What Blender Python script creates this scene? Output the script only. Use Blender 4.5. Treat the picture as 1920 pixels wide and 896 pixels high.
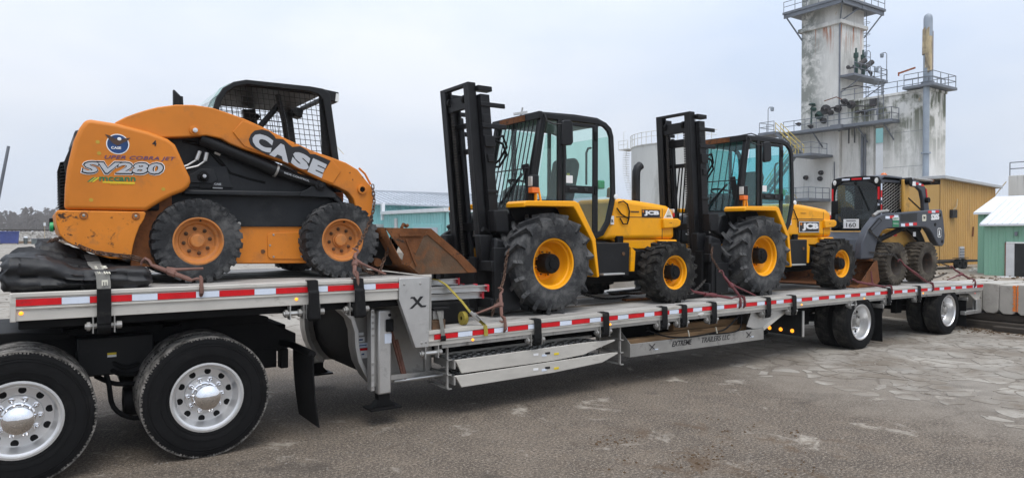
import bpy, bmesh, math, random
from mathutils import Vector, Matrix, noise as mn
random.seed(7)
PI=math.pi
for o in list(bpy.data.objects): bpy.data.objects.remove(o)
SC=bpy.context.scene; COL=SC.collection
# ------------------------------------------------------------------ camera
cam=bpy.data.cameras.new('camera'); camo=bpy.data.objects.new('camera',cam); COL.objects.link(camo)
cam.sensor_width=36; cam.lens=36*1313.1/1920; cam.clip_end=4000; cam.clip_start=.05
yaw,pit,rol=math.radians(34.005),math.radians(-.644),math.radians(.081)
camo.location=(-3.410,-6.489,1.996)
camo.rotation_mode='XYZ'
F=Vector((math.sin(yaw)*math.cos(pit),math.cos(yaw)*math.cos(pit),math.sin(pit)))
R0=Vector((math.cos(yaw),-math.sin(yaw),0)); U0=R0.cross(F)
R1=R0*math.cos(rol)+U0*math.sin(rol); U1=-R0*math.sin(rol)+U0*math.cos(rol)
camo.rotation_euler=Matrix((R1,U1,-F)).transposed().to_euler()
SC.camera=camo
# ------------------------------------------------------------------ sky, sun, exposure
W=bpy.data.worlds.new('World'); SC.world=W; W.use_nodes=True
wn=W.node_tree.nodes; wl=W.node_tree.links; wn.clear()
SUN_EL,SUN_AZ=math.radians(66),math.radians(200)
sky=wn.new('ShaderNodeTexSky'); sky.sky_type='NISHITA'; sky.sun_disc=False
sky.sun_elevation=SUN_EL; sky.sun_rotation=SUN_AZ; sky.dust_density=3
skb=wn.new('ShaderNodeVectorMath'); skb.operation='SCALE'; skb.inputs['Scale'].default_value=.07
wl.new(sky.outputs[0],skb.inputs[0])
tc=wn.new('ShaderNodeTexCoord'); mp=wn.new('ShaderNodeMapping'); mp.inputs['Scale'].default_value=(1.1,1.1,2.6)
cn=wn.new('ShaderNodeTexNoise'); cn.inputs['Scale'].default_value=1.6; cn.inputs['Detail'].default_value=5; cn.inputs['Roughness'].default_value=.5
wl.new(tc.outputs['Generated'],mp.inputs[0]); wl.new(mp.outputs[0],cn.inputs['Vector'])
cr=wn.new('ShaderNodeValToRGB'); e=cr.color_ramp.elements
e[0].position=.36; e[0].color=(.53,.61,.745,1); e[1].position=.66; e[1].color=(.71,.745,.81,1)
wl.new(cn.outputs[0],cr.inputs[0])
mx=wn.new('ShaderNodeMix'); mx.data_type='RGBA'; mx.inputs[0].default_value=.93
wl.new(skb.outputs[0],mx.inputs[6]); wl.new(cr.outputs[0],mx.inputs[7])
bg=wn.new('ShaderNodeBackground'); bg.inputs[1].default_value=1.0
wo=wn.new('ShaderNodeOutputWorld'); sz=wn.new('ShaderNodeSeparateXYZ'); wl.new(tc.outputs['Generated'],sz.inputs[0])
zr=wn.new('ShaderNodeMapRange'); zr.inputs['From Min'].default_value=.12; zr.inputs['From Max'].default_value=1.0; zr.inputs['To Min'].default_value=1.0; zr.inputs['To Max'].default_value=1.9; wl.new(sz.outputs[2],zr.inputs[0])   # overcast sky brightens towards the zenith
zm=wn.new('ShaderNodeVectorMath'); zm.operation='SCALE'; wl.new(mx.outputs[2],zm.inputs[0]); wl.new(zr.outputs[0],zm.inputs['Scale'])
wl.new(zm.outputs[0],bg.inputs[0]); wl.new(bg.outputs[0],wo.inputs[0])
sl=bpy.data.lights.new('sun','SUN'); sl.energy=1.5; sl.angle=math.radians(32); sl.color=(1,.97,.92)
so=bpy.data.objects.new('sun',sl); COL.objects.link(so)
sd=Vector((math.sin(SUN_AZ)*math.cos(SUN_EL),math.cos(SUN_AZ)*math.cos(SUN_EL),math.sin(SUN_EL)))
so.rotation_euler=sd.to_track_quat('Z','Y').to_euler(); so.location=(0,-20,40)
vs=SC.view_settings; vs.view_transform='Standard'; vs.look='None'; vs.exposure=0.30; vs.gamma=1; vs.use_curve_mapping=False
SC.render.resolution_x=1024; SC.render.resolution_y=477
# ------------------------------------------------------------------ materials
MATS={}
def nn(t,kind,**k):
    n=t.nodes.new(kind)
    for a,b in k.items(): n.inputs[a.replace('_',' ')].default_value=b
    return n
def mixc(t,fac,a,b,mode='MIX'):
    m=t.nodes.new('ShaderNodeMix'); m.data_type='RGBA'; m.blend_type=mode
    for i,x in ((0,fac),(6,a),(7,b)):
        if hasattr(x,'is_linked'): t.links.new(x,m.inputs[i])
        else: m.inputs[i].default_value=x if i==0 else (*x[:3],1)
    return m.outputs[2]
def ramp(t,src,a,b):
    r=t.nodes.new('ShaderNodeMapRange'); r.inputs['From Min'].default_value=a; r.inputs['From Max'].default_value=b
    t.links.new(src,r.inputs['Value']); return r.outputs[0]
def coords(t,scale=(1,1,1),world=False):
    if world:
        g=t.nodes.new('ShaderNodeNewGeometry'); s=g.outputs['Position']
    else:
        s=t.nodes.new('ShaderNodeTexCoord').outputs['Object']
    m=t.nodes.new('ShaderNodeMapping'); m.inputs['Scale'].default_value=scale; t.links.new(s,m.inputs[0]); return m.outputs[0]
def noi(t,co,scale,detail=6,rough=.6,dist=0):
    n=nn(t,'ShaderNodeTexNoise',Scale=scale,Detail=detail,Roughness=rough,Distortion=dist); t.links.new(co,n.inputs['Vector']); return n.outputs[0]
def mat(name,c,r=.5,m=0,v=.18,s=5,d=None,da=.35,ds=4,b=0,bs=60,st=(1,1,1),d2=None,da2=.2,ds2=14,coat=0,world=False,sp=.5):
    """base colour c with mottling v, dirt colour d covering about share da, second wear layer d2, bump b"""
    M=bpy.data.materials.new(name); M.use_nodes=True; t=M.node_tree; p=t.nodes['Principled BSDF']
    co=coords(t,st,world)
    lo=tuple(x*(1-v) for x in c); hi=tuple(min(1,x*(1+v)) for x in c)
    col=mixc(t,ramp(t,noi(t,co,s),.3,.7),lo,hi)
    if d:
        msk=ramp(t,noi(t,co,ds,9,.68,.3),.72-da*.5,.86-da*.4)
        col=mixc(t,msk,col,d)
        rr=nn(t,'ShaderNodeMapRange'); rr.inputs['To Min'].default_value=r; rr.inputs['To Max'].default_value=min(1,r+.3)
        t.links.new(msk,rr.inputs[0]); t.links.new(rr.outputs[0],p.inputs['Roughness'])
    else: p.inputs['Roughness'].default_value=r
    if d2:
        col=mixc(t,ramp(t,noi(t,co,ds2,9,.75,.6),.74-da2*.4,.80-da2*.4),col,d2)
    t.links.new(col,p.inputs['Base Color']); p.inputs['Metallic'].default_value=m; p.inputs['Specular IOR Level'].default_value=sp
    if coat: p.inputs['Coat Weight'].default_value=coat; p.inputs['Coat Roughness'].default_value=.15
    if b:
        bn=nn(t,'ShaderNodeBump',Strength=b,Distance=.02); t.links.new(noi(t,co,bs,4),bn.inputs['Height']); t.links.new(bn.outputs[0],p.inputs['Normal'])
    MATS[name]=M; return M
def emat(name,c,s=3):
    M=mat(name,c,.3,v=0); p=M.node_tree.nodes['Principled BSDF']; p.inputs['Emission Color'].default_value=(*c,1); p.inputs['Emission Strength'].default_value=s; return M
def glass(name,tint,tr=.75,dark=(.02,.03,.03)):
    M=bpy.data.materials.new(name); M.use_nodes=True; t=M.node_tree; t.nodes.clear()
    o=t.nodes.new('ShaderNodeOutputMaterial'); tb=nn(t,'ShaderNodeBsdfTransparent'); tb.inputs[0].default_value=(*tint,1)
    g=nn(t,'ShaderNodeBsdfGlossy'); g.inputs['Roughness'].default_value=.02; g.inputs[0].default_value=(1,1,1,1)
    df=nn(t,'ShaderNodeBsdfDiffuse'); df.inputs[0].default_value=(*dark,1)
    a=nn(t,'ShaderNodeMixShader'); a.inputs[0].default_value=1-tr; t.links.new(tb.outputs[0],a.inputs[1]); t.links.new(df.outputs[0],a.inputs[2])
    fr=nn(t,'ShaderNodeLayerWeight',Blend=.5); pw_=t.nodes.new('ShaderNodeMath'); pw_.operation='POWER'; pw_.inputs[1].default_value=4.5; t.links.new(fr.outputs['Facing'],pw_.inputs[0])
    ad=t.nodes.new('ShaderNodeMath'); ad.operation='MULTIPLY_ADD'; ad.inputs[1].default_value=.75; ad.inputs[2].default_value=.03; t.links.new(pw_.outputs[0],ad.inputs[0]); b=nn(t,'ShaderNodeMixShader'); t.links.new(ad.outputs[0],b.inputs[0]); t.links.new(a.outputs[0],b.inputs[1]); t.links.new(g.outputs[0],b.inputs[2])
    t.links.new(b.outputs[0],o.inputs[0]); MATS[name]=M; return M
RUST=(.13,.055,.025); MUD=(.16,.125,.09); DUST=(.30,.27,.23)
mat('orange',(.60,.195,.022),.45,v=.10,s=2.2,d=(.42,.155,.04),da=.36,ds=3.2,d2=(.06,.035,.02),da2=.10,ds2=8,sp=.3)
mat('orange_worn',(.64,.21,.022),.5,v=.12,s=3,d=(.38,.16,.05),da=.38,ds=6,d2=(.045,.028,.018),da2=.40,ds2=7,sp=.3)
mat('orange_shaded_dirty',(.30,.10,.022),.6,v=.15,s=3,d=(.12,.05,.025),da=.5,ds=5)  # orange with the fender's inner shade put into the colour, plus brown dirt mottling
mat('orange_rim',(.52,.19,.04),.55,v=.12,s=6,d=(.30,.14,.06),da=.45,ds=7,d2=(.08,.05,.03),da2=.1)
mat('black_paint',(.0075,.0078,.009),.5,v=.3,s=5,d=(.026,.026,.027),da=.28,ds=5,sp=.3)
mat('black_frame',(.0045,.0045,.005),.6,v=.3,s=4,d=(.02,.019,.017),da=.25,ds=4,sp=.2)
mat('charcoal_plate',(.014,.0155,.018),.5,v=.3,s=4,d=(.04,.04,.041),da=.34,ds=3.5,d2=(.09,.085,.08),da2=.08,ds2=9,sp=.3)
mat('rubber',(.0065,.0065,.007),.8,v=.3,s=7,d=(.022,.021,.020),da=.30,ds=5,d2=(.05,.048,.045),da2=.08,ds2=9,b=.15,bs=80,sp=.2)
mat('rubber_dusty',(.030,.031,.033),.85,v=.35,s=5,d=(.115,.114,.112),da=.55,ds=4,d2=(.23,.225,.215),da2=.22,ds2=6,b=.3,bs=40,sp=.25)
mat('rubber_brown',(.055,.047,.038),.9,v=.3,s=6,d=(.15,.128,.10),da=.5,ds=5,b=.25,bs=50,sp=.2)
mat('tread_dusty',(.09,.085,.078),.95,v=.5,s=14,d=(.30,.28,.255),da=.62,ds=14,b=.6,bs=60,sp=.15)
mat('tread',(.018,.0175,.017),.9,v=.4,s=10,d=(.075,.07,.062),da=.45,ds=6,d2=(.14,.13,.12),da2=.12,ds2=8,b=.4,bs=60,sp=.2)
mat('yellow',(.88,.375,.003),.42,v=.07,s=2,d=(.52,.25,.03),da=.30,ds=3.0,d2=(.13,.075,.02),da2=.11,ds2=9,coat=.12,sp=.3)
mat('yellow_rim',(.88,.37,.004),.5,v=.08,s=4,d=(.42,.21,.03),da=.26,ds=8,sp=.3)
mat('yellow_jd',(.50,.27,.045),.5,v=.1,s=4,d=(.25,.16,.06),da=.4,ds=6)
mat('jd_grey',(.046,.052,.066),.42,v=.12,s=4,d=(.10,.10,.105),da=.30,ds=5,sp=.35)
mat('rust',(.145,.058,.024),.85,v=.35,s=5,d=(.27,.10,.03),da=.38,ds=4,d2=(.04,.027,.02),da2=.45,ds2=5,b=.3,bs=40,sp=.2)
mat('rust_steel',(.105,.064,.038),.75,v=.35,s=4,d=(.20,.078,.028),da=.42,ds=3,d2=(.26,.225,.19),da2=.14,ds2=6,b=.25,bs=40,sp=.3)
mat('rim_dark',(.030,.022,.017),.8,v=.4,s=8,d=(.13,.06,.03),da=.35,ds=7)
mat('chain_rust',(.10,.055,.035),.7,m=.3,v=.4,s=12)
mat('chain_dark',(.05,.045,.04),.6,m=.4,v=.4,s=12)
mat('binder_red',(.11,.018,.022),.55,v=.3,s=9,d=RUST,da=.35,ds=14)
mat('binder_rust',(.16,.075,.055),.6,v=.3,s=9,d=(.24,.12,.09),da=.35,ds=14)
mat('alu',(.56,.555,.54),.42,m=.75,v=.1,s=5,d=(.33,.32,.30),da=.3,ds=4,st=(1,1,1))
mat('alu_rail',(.58,.555,.505),.5,m=.3,v=.09,s=6,d=(.34,.31,.26),da=.3,ds=5,st=(.6,1,2))
mat('alu_deck',(.42,.40,.375),.65,m=.15,v=.22,s=3,d=(.20,.182,.155),da=.45,ds=2.2,st=(.5,2.2,1),d2=(.55,.53,.50),da2=.18,ds2=5)
mat('wood_deck',(.20,.165,.13),.85,v=.3,s=3,d=(.10,.085,.07),da=.4,ds=3,st=(.25,6,1))
mat('alu_dark',(.36,.35,.33),.5,m=.55,v=.15,s=4,d=(.16,.15,.14),da=.35,ds=4)
mat('alu_bright',(.72,.72,.72),.34,m=.9,v=.05,s=5,d=(.55,.54,.52),da=.25,ds=6)
mat('alu_brushed',(.74,.74,.74),.34,m=.75,v=.06,s=5)
mat('chrome',(.85,.85,.86),.04,m=1,v=.02)
mat('white_tape',(.66,.72,.82),.4,v=.06,s=7,d=(.5,.5,.5),da=.15,ds=12)
mat('red_tape',(.60,.008,.014),.45,v=.14,s=7,d=(.33,.018,.02),da=.25,ds=10,sp=.3)
mat('white_paint',(.75,.75,.73),.5,v=.05,s=6,d=(.5,.49,.46),da=.2,ds=6)
mat('decal_white',(.80,.80,.80),.45,v=.03)
mat('decal_silver',(.50,.51,.53),.35,m=.3,v=.06,s=3)
mat('decal_black',(.010,.010,.012),.4,v=.1)
mat('decal_purple',(.085,.045,.16),.5,v=.05)
mat('decal_green',(.01,.17,.07),.5,v=.05)
mat('decal_yellow',(.72,.55,.02),.5,v=.05)
mat('decal_blue',(.01,.05,.17),.4,v=.4,s=12)
mat('decal_brown',(.07,.035,.022),.6,v=.3,s=20)
mat('paint_yellow_dot',(.48,.31,.03),.6,v=.1,s=9)
mat('tarp',(.013,.0135,.015),.5,v=.3,s=3,d=(.048,.047,.047),da=.36,ds=2.6,b=.35,bs=12,sp=.4)
mat('strap_black',(.009,.009,.0095),.85,v=.3,s=20,d=(.035,.034,.03),da=.3,ds=9,sp=.2)
mat('strap_grey',(.17,.165,.15),.9,v=.2,s=12,d=(.08,.075,.065),da=.3,ds=9)
mat('strap_yellow',(.30,.235,.035),.85,v=.25,s=16,d=(.12,.095,.03),da=.35,ds=9)
mat('strap_print',(.62,.60,.50),.85,v=.15,s=30)
mat('red_plastic',(.50,.022,.035),.45,v=.15,s=9)
mat('timber',(.36,.22,.11),.85,v=.25,s=3,d=(.17,.11,.06),da=.35,ds=3,st=(.4,8,8),b=.2,bs=40)
mat('old_timber',(.045,.036,.028),.95,v=.4,s=3,d=(.11,.09,.07),da=.35,ds=3,st=(8,.5,8),b=.4,bs=30)
emat('amber_lamp',(1,.34,.02),1.4)
emat('red_lamp',(.9,.06,.03),.9)
mat('amber_lens',(.7,.16,.02),.25,v=.1)
mat('lamp_lens',(.75,.74,.70),.15,m=.4,v=.1)
mat('seat',(.045,.046,.05),.85,v=.2,s=12)
mat('green_plastic',(.02,.40,.13),.4,v=.1)
glass('glass_green',(.84,.945,.915),.96,(.35,.45,.43))
glass('glass_cyan',(.66,.90,.905),.96,(.3,.5,.52))
glass('glass_dark',(.72,.80,.81),.90,(.10,.13,.135))
# ------------------------------------------------------------------ mesh helpers
ORG=Vector((0,0,0))
def pw(p):
    o=Vector((0,0,0))
    while p: o+=p.location; p=p.parent
    return o
class B:
    def __init__(s): s.v=[]; s.f=[]
    def add(s,v,f):
        n=len(s.v); s.v+= [tuple(x) for x in v]; s.f+=[tuple(i+n for i in q) for q in f]; return s
    def box(s,x0,x1,y0,y1,z0,z1):
        return s.add([(x0,y0,z0),(x1,y0,z0),(x1,y1,z0),(x0,y1,z0),(x0,y0,z1),(x1,y0,z1),(x1,y1,z1),(x0,y1,z1)],
            [(0,3,2,1),(4,5,6,7),(0,1,5,4),(1,2,6,5),(2,3,7,6),(3,0,4,7)])
    def bar(s,p0,p1,w,h,up=(0,0,1)):
        p0=Vector(p0);p1=Vector(p1);d=(p1-p0).normalized();u=Vector(up)
        a=d.cross(u)
        if a.length<1e-4: a=d.cross(Vector((1,0,0)))
        a.normalize(); u=a.cross(d).normalized(); a=a*w/2; u=u*h/2
        v=[p0-a-u,p0+a-u,p0+a+u,p0-a+u,p1-a-u,p1+a-u,p1+a+u,p1-a+u]
        return s.add(v,[(0,1,2,3),(7,6,5,4),(0,4,5,1),(1,5,6,2),(2,6,7,3),(3,7,4,0)])
    def tube(s,pts,r,n=8,closed=False,cap=True):
        pts=[Vector(p) for p in pts]; m=len(pts); rs=r if isinstance(r,(list,tuple)) else [r]*m
        v=[];f=[]; prev=None
        for i,p in enumerate(pts):
            if closed: d=pts[(i+1)%m]-pts[i-1]
            else: d=pts[min(i+1,m-1)]-pts[max(i-1,0)]
            d.normalize()
            if prev is None:
                a=d.cross(Vector((0,0,1)))
                if a.length<1e-3: a=d.cross(Vector((1,0,0)))
            else: a=prev-d*prev.dot(d)
            a.normalize(); prev=a; c=d.cross(a)
            for k in range(n):
                t=2*PI*k/n; v.append(p+(a*math.cos(t)+c*math.sin(t))*rs[i])
        for i in range(m if closed else m-1):
            for k in range(n):
                f.append((i*n+k,i*n+(k+1)%n,((i+1)%m)*n+(k+1)%n,((i+1)%m)*n+k))
        if cap and not closed: f+= [tuple(range(n))[::-1],tuple(range((m-1)*n,m*n))]
        return s.add(v,f)
    def cyl(s,p0,p1,r,n=12,r1=None): return s.tube([p0,p1],[r,r if r1 is None else r1],n)
    def lathe(s,prof,c,n=32,axis='y',side=-1,cap=False):
        v=[];f=[];m=len(prof)
        for k in range(n):
            t=2*PI*k/n; ct,st=math.cos(t),math.sin(t)
            for a,r in prof:
                if axis=='y': v.append((c[0]+r*ct,c[1]+a*side,c[2]+r*st))
                elif axis=='z': v.append((c[0]+r*ct,c[1]+r*st,c[2]+a))
                else: v.append((c[0]+a*side,c[1]+r*ct,c[2]+r*st))
        for k in range(n):
            for i in range(m-1):
                a=k*m+i;b=((k+1)%n)*m+i; f.append((a,b,b+1,a+1))
        if cap: f+=[tuple(k*m for k in range(n)),tuple(k*m+m-1 for k in range(n))]
        return s.add(v,f)
    def prism(s,pts,y0,y1,axis='y'):
        n=len(pts)
        mk=(lambda a,b,y:(a,y,b)) if axis=='y' else ((lambda a,b,y:(y,a,b)) if axis=='x' else (lambda a,b,y:(a,b,y)))
        v=[mk(a,b,y0) for a,b in pts]+[mk(a,b,y1) for a,b in pts]
        f=[tuple(range(n)),tuple(range(n,2*n))[::-1]]+[(i,i+n,(i+1)%n+n,(i+1)%n) for i in range(n)]
        return s.add(v,f)
    def ring(s,po,pi,y0,y1,closed=True):
        n=len(po);v=[];f=[]
        for P,y in ((po,y0),(pi,y0),(po,y1),(pi,y1)): v+=[(a,y,b) for a,b in P]
        for i in range(n if closed else n-1):
            j=(i+1)%n
            f+=[(i,j,n+j,n+i),(2*n+i,3*n+i,3*n+j,2*n+j),(i,2*n+i,2*n+j,j),(n+i,n+j,3*n+j,3*n+i)]
        if not closed: f+=[(0,n,3*n,2*n),(n-1,3*n-1,4*n-1,2*n-1)]
        return s.add(v,f)
    def sphere(s,c,r,n=10,m=6,sc=(1,1,1)):
        v=[];f=[]
        for i in range(m+1):
            ph=PI*i/m
            for k in range(n):
                t=2*PI*k/n; v.append((c[0]+r*sc[0]*math.sin(ph)*math.cos(t),c[1]+r*sc[1]*math.sin(ph)*math.sin(t),c[2]+r*sc[2]*math.cos(ph)))
        for i in range(m):
            for k in range(n): f.append((i*n+k,(i+1)*n+k,(i+1)*n+(k+1)%n,i*n+(k+1)%n))
        return s.add(v,f)
    def build(s,name,m,parent=None,bevel=0,seg=2,smooth=30,local=False):
        me=bpy.data.meshes.new(name); o=(pw(parent) if parent else ORG) if not local else Vector((0,0,0))
        me.from_pydata([(a-o[0],b-o[1],c-o[2]) for a,b,c in s.v],[],s.f); me.validate()
        bm=bmesh.new(); bm.from_mesh(me); bmesh.ops.recalc_face_normals(bm,faces=bm.faces); bm.to_mesh(me); bm.free()
        if smooth:
            for p in me.polygons: p.use_smooth=True
            me.set_sharp_from_angle(angle=math.radians(smooth))
        ob=bpy.data.objects.new(name,me); COL.objects.link(ob)
        me.materials.append(MATS[m] if isinstance(m,str) else m)
        if parent: ob.parent=parent
        elif not local: ob.location=o
        if bevel:
            md=ob.modifiers.new('bevel','BEVEL'); md.width=bevel; md.segments=seg; md.limit_method='ANGLE'; md.angle_limit=math.radians(38); md.harden_normals=False
        return ob
def tag(o,label=None,cat=None,group=None,kind=None):
    if label: o['label']=label
    if cat: o['category']=cat
    if group: o['group']=group
    if kind: o['kind']=kind
    return o
def root(name,loc,label,cat,group=None):
    global ORG
    ORG=Vector(loc); o=bpy.data.objects.new(name,None); o.empty_display_size=.2; COL.objects.link(o); o.location=loc
    return tag(o,label,cat,group)
def at(loc):
    global ORG
    ORG=Vector(loc)
def copy_tree(o,parent=None):
    c=o.copy(); COL.objects.link(c); c.parent=parent
    for ch in list(o.children): copy_tree(ch,c)
    return c
def put(proto,parent,c,rotz=0):
    """copy a prototype part (built round its own origin) under parent, centred at world point c"""
    k=copy_tree(proto,parent); k.location=Vector(c)-pw(parent); k.rotation_euler=(0,0,rotz); return k
def kill(o):
    for ch in list(o.children): kill(ch)
    bpy.data.objects.remove(o)
def bx(name,m,parent,x0,x1,y0,y1,z0,z1,bevel=0): return B().box(x0,x1,y0,y1,z0,z1).build(name,m,parent,bevel)
def text(name,body,m,parent,o,w,h,xd=(1,0,0),ud=(0,0,1),ext=.002,bold=0,shear=0,spacing=1):
    cu=bpy.data.curves.new('t','FONT'); cu.body=body; cu.offset=bold; cu.shear=shear; cu.extrude=.5; cu.resolution_u=3; cu.space_character=spacing
    ob=bpy.data.objects.new('t',cu); COL.objects.link(ob)
    me=bpy.data.meshes.new_from_object(ob.evaluated_get(bpy.context.evaluated_depsgraph_get()))
    bpy.data.objects.remove(ob); bpy.data.curves.remove(cu)
    xs=[v.co.x for v in me.vertices]; ys=[v.co.y for v in me.vertices]
    x0,x1,y0,y1=min(xs),max(xs),min(ys),max(ys)
    xd=Vector(xd).normalized(); ud=Vector(ud).normalized(); nd=xd.cross(ud); o=Vector(o); base=pw(parent) if parent else ORG
    for v in me.vertices:
        v.co=o+xd*((v.co.x-x0)/(x1-x0)*w)+ud*((v.co.y-y0)/(y1-y0)*h)+nd*(v.co.z*2*ext)-base
    me.name=name; me.materials.clear(); me.materials.append(MATS[m])
    r=bpy.data.objects.new(name,me); COL.objects.link(r); r.parent=parent
    if parent is None: r.location=ORG
    return r
# ------------------------------------------------------------------ wheels
def tyre(R,W,rr,style,n=56):
    """tyre round the y axis, outer side towards -y"""
    h=R-rr; b=B(); w=W/2
    if style=='road':
        pr=[(-w*.75,rr),(-w,rr+.30*h),(-w*1.02,rr+.55*h),(-w*.93,R-.10*h),(-w*.84,R-.015)]; ss=lambda a,q:[(w*(a-.0),rr+(q+.012)*h),(w*(a+.035),rr+(q+.006)*h),(w*(a+.035),rr+(q-.010)*h),(w*(a-.0),rr+(q-.016)*h)]
        g=.010
        for k in range(-2,3):
            a=k*w*.33; pr+= [(a-.012,R-.004),(a-.008,R-g-.006),(a+.008,R-g-.006),(a+.012,R-.004)]
        pr+=[(w*.84,R-.015),(w*.93,R-.10*h)]+ss(.965,.78)+ss(.99,.70)+[(w*1.02,rr+.55*h)]+ss(1.0,.36)+[(w,rr+.30*h)]+ss(.95,.16)+[(w*.92,rr+.06*h),(w*.80,rr)]
        b.lathe(pr,(0,0,0),n)
        return b
    base=R-(.055 if style=='ag' else .018 if style=='block' else .028)
    pr=[(-w*.78,rr),(-w*1.0,rr+.25*h),(-w*1.03,rr+.55*h),(-w*.96,base-.09*h),(-w*.82,base),(-w*.4,base+.01),(w*.4,base+.01),(w*.82,base),(w*.96,base-.09*h),(w*1.03,rr+.55*h),(w*1.0,rr+.25*h),(w*.93,rr+.05*h),(w*.80,rr)]
    b.lathe(pr,(0,0,0),n)
    if style=='ag':
        N=17
        for k in range(N):
            for sg in (-1,1):
                t=2*PI*(k+(.5 if sg>0 else 0))/N
                lug(b,[(-sg*.02,t+.20),(sg*w*.45,t+.08),(sg*w*.98,t-.07)],.052,base-.04,R,R)
                lug(b,[(sg*w*.93,t-.055),(sg*w*1.045,t-.075)],.055,base-.075,base-.002,R)
    elif style=='block':
        N=26
        for k in range(N):
            for sg in (-1,1):
                t=2*PI*(k+(.5 if sg>0 else 0))/N
                lug(b,[(sg*w*.10,t+.10),(sg*w*.5,t+.02),(sg*w*.99,t)],.062,base-.03,R,R)
                lug(b,[(sg*w*.95,t),(sg*w*1.045,t)],.05,base-.05,base-.006,R)
    elif style=='rt':
        N=20
        for k in range(N):
            for sg in (-1,1):
                t=2*PI*(k+(.5 if sg>0 else 0))/N
                lug(b,[(sg*w*.05,t+.12),(sg*w*.5,t+.07),(sg*w*1.0,t)],.066,base-.03,R,R)
                lug(b,[(sg*w*.96,t),(sg*w*1.05,t)],.06,base-.06,base-.008,R)
    elif style=='wave':
        N=30
        for k in range(N):
            t=2*PI*k/N
            lug(b,[(-w*1.0,t),(-w*.6,t+.035),(-w*.2,t-.02),(w*.2,t+.03),(w*.6,t-.02),(w*1.0,t+.02)],.046,base-.03,R,R)
    return b
def tread_band(R,W):
    w=W/2; b=B()
    for q in range(-2,3):
        a=q*w*.33
        b.lathe([(a-w*.155,R-.008),(a-w*.15,R+.003),(a+w*.15,R+.003),(a+w*.155,R-.008)],(0,0,0),64)
    rq=random.Random(4)
    for k in range(132):
        t=2*PI*(k+rq.uniform(-.2,.2))/132
        for sg in (-1,1): lug(b,[(sg*w*.64,t),(sg*w*rq.uniform(.82,.90),t+.006)],rq.uniform(.010,.018),R-.035,R+rq.uniform(-.003,.003),R)
    return b
def lug(b,path,wd,r0,r1,R):
    n=len(path);v=[];f=[]
    for i,(a,t) in enumerate(path):
        a0,t0=path[max(i-1,0)];a1,t1=path[min(i+1,n-1)]
        da,dt=a1-a0,(t1-t0)*R; L=math.hypot(da,dt) or 1; pa,pt=-dt/L*wd/2,da/L*wd/2/R
        for s,r,k in ((-1,r0,1.25),(1,r0,1.25),(1,r1,.8),(-1,r1,.8)):
            aa=a+pa*s*k; tt=t+pt*s*k; v.append((r*math.cos(tt),-aa,r*math.sin(tt)))
    for i in range(n-1):
        o=i*4
        for k in range(4): f.append((o+k,o+(k+1)%4,o+4+(k+1)%4,o+4+k))
    f+=[(0,1,2,3),((n-1)*4+3,(n-1)*4+2,(n-1)*4+1,(n-1)*4)]
    b.add(v,f)
def disc(b,c,r,n=10,side=-1):
    b.add([(c[0]+r*math.cos(2*PI*k/n),c[1],c[2]+r*math.sin(2*PI*k/n)) for k in range(n)],[tuple(range(n))])
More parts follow.
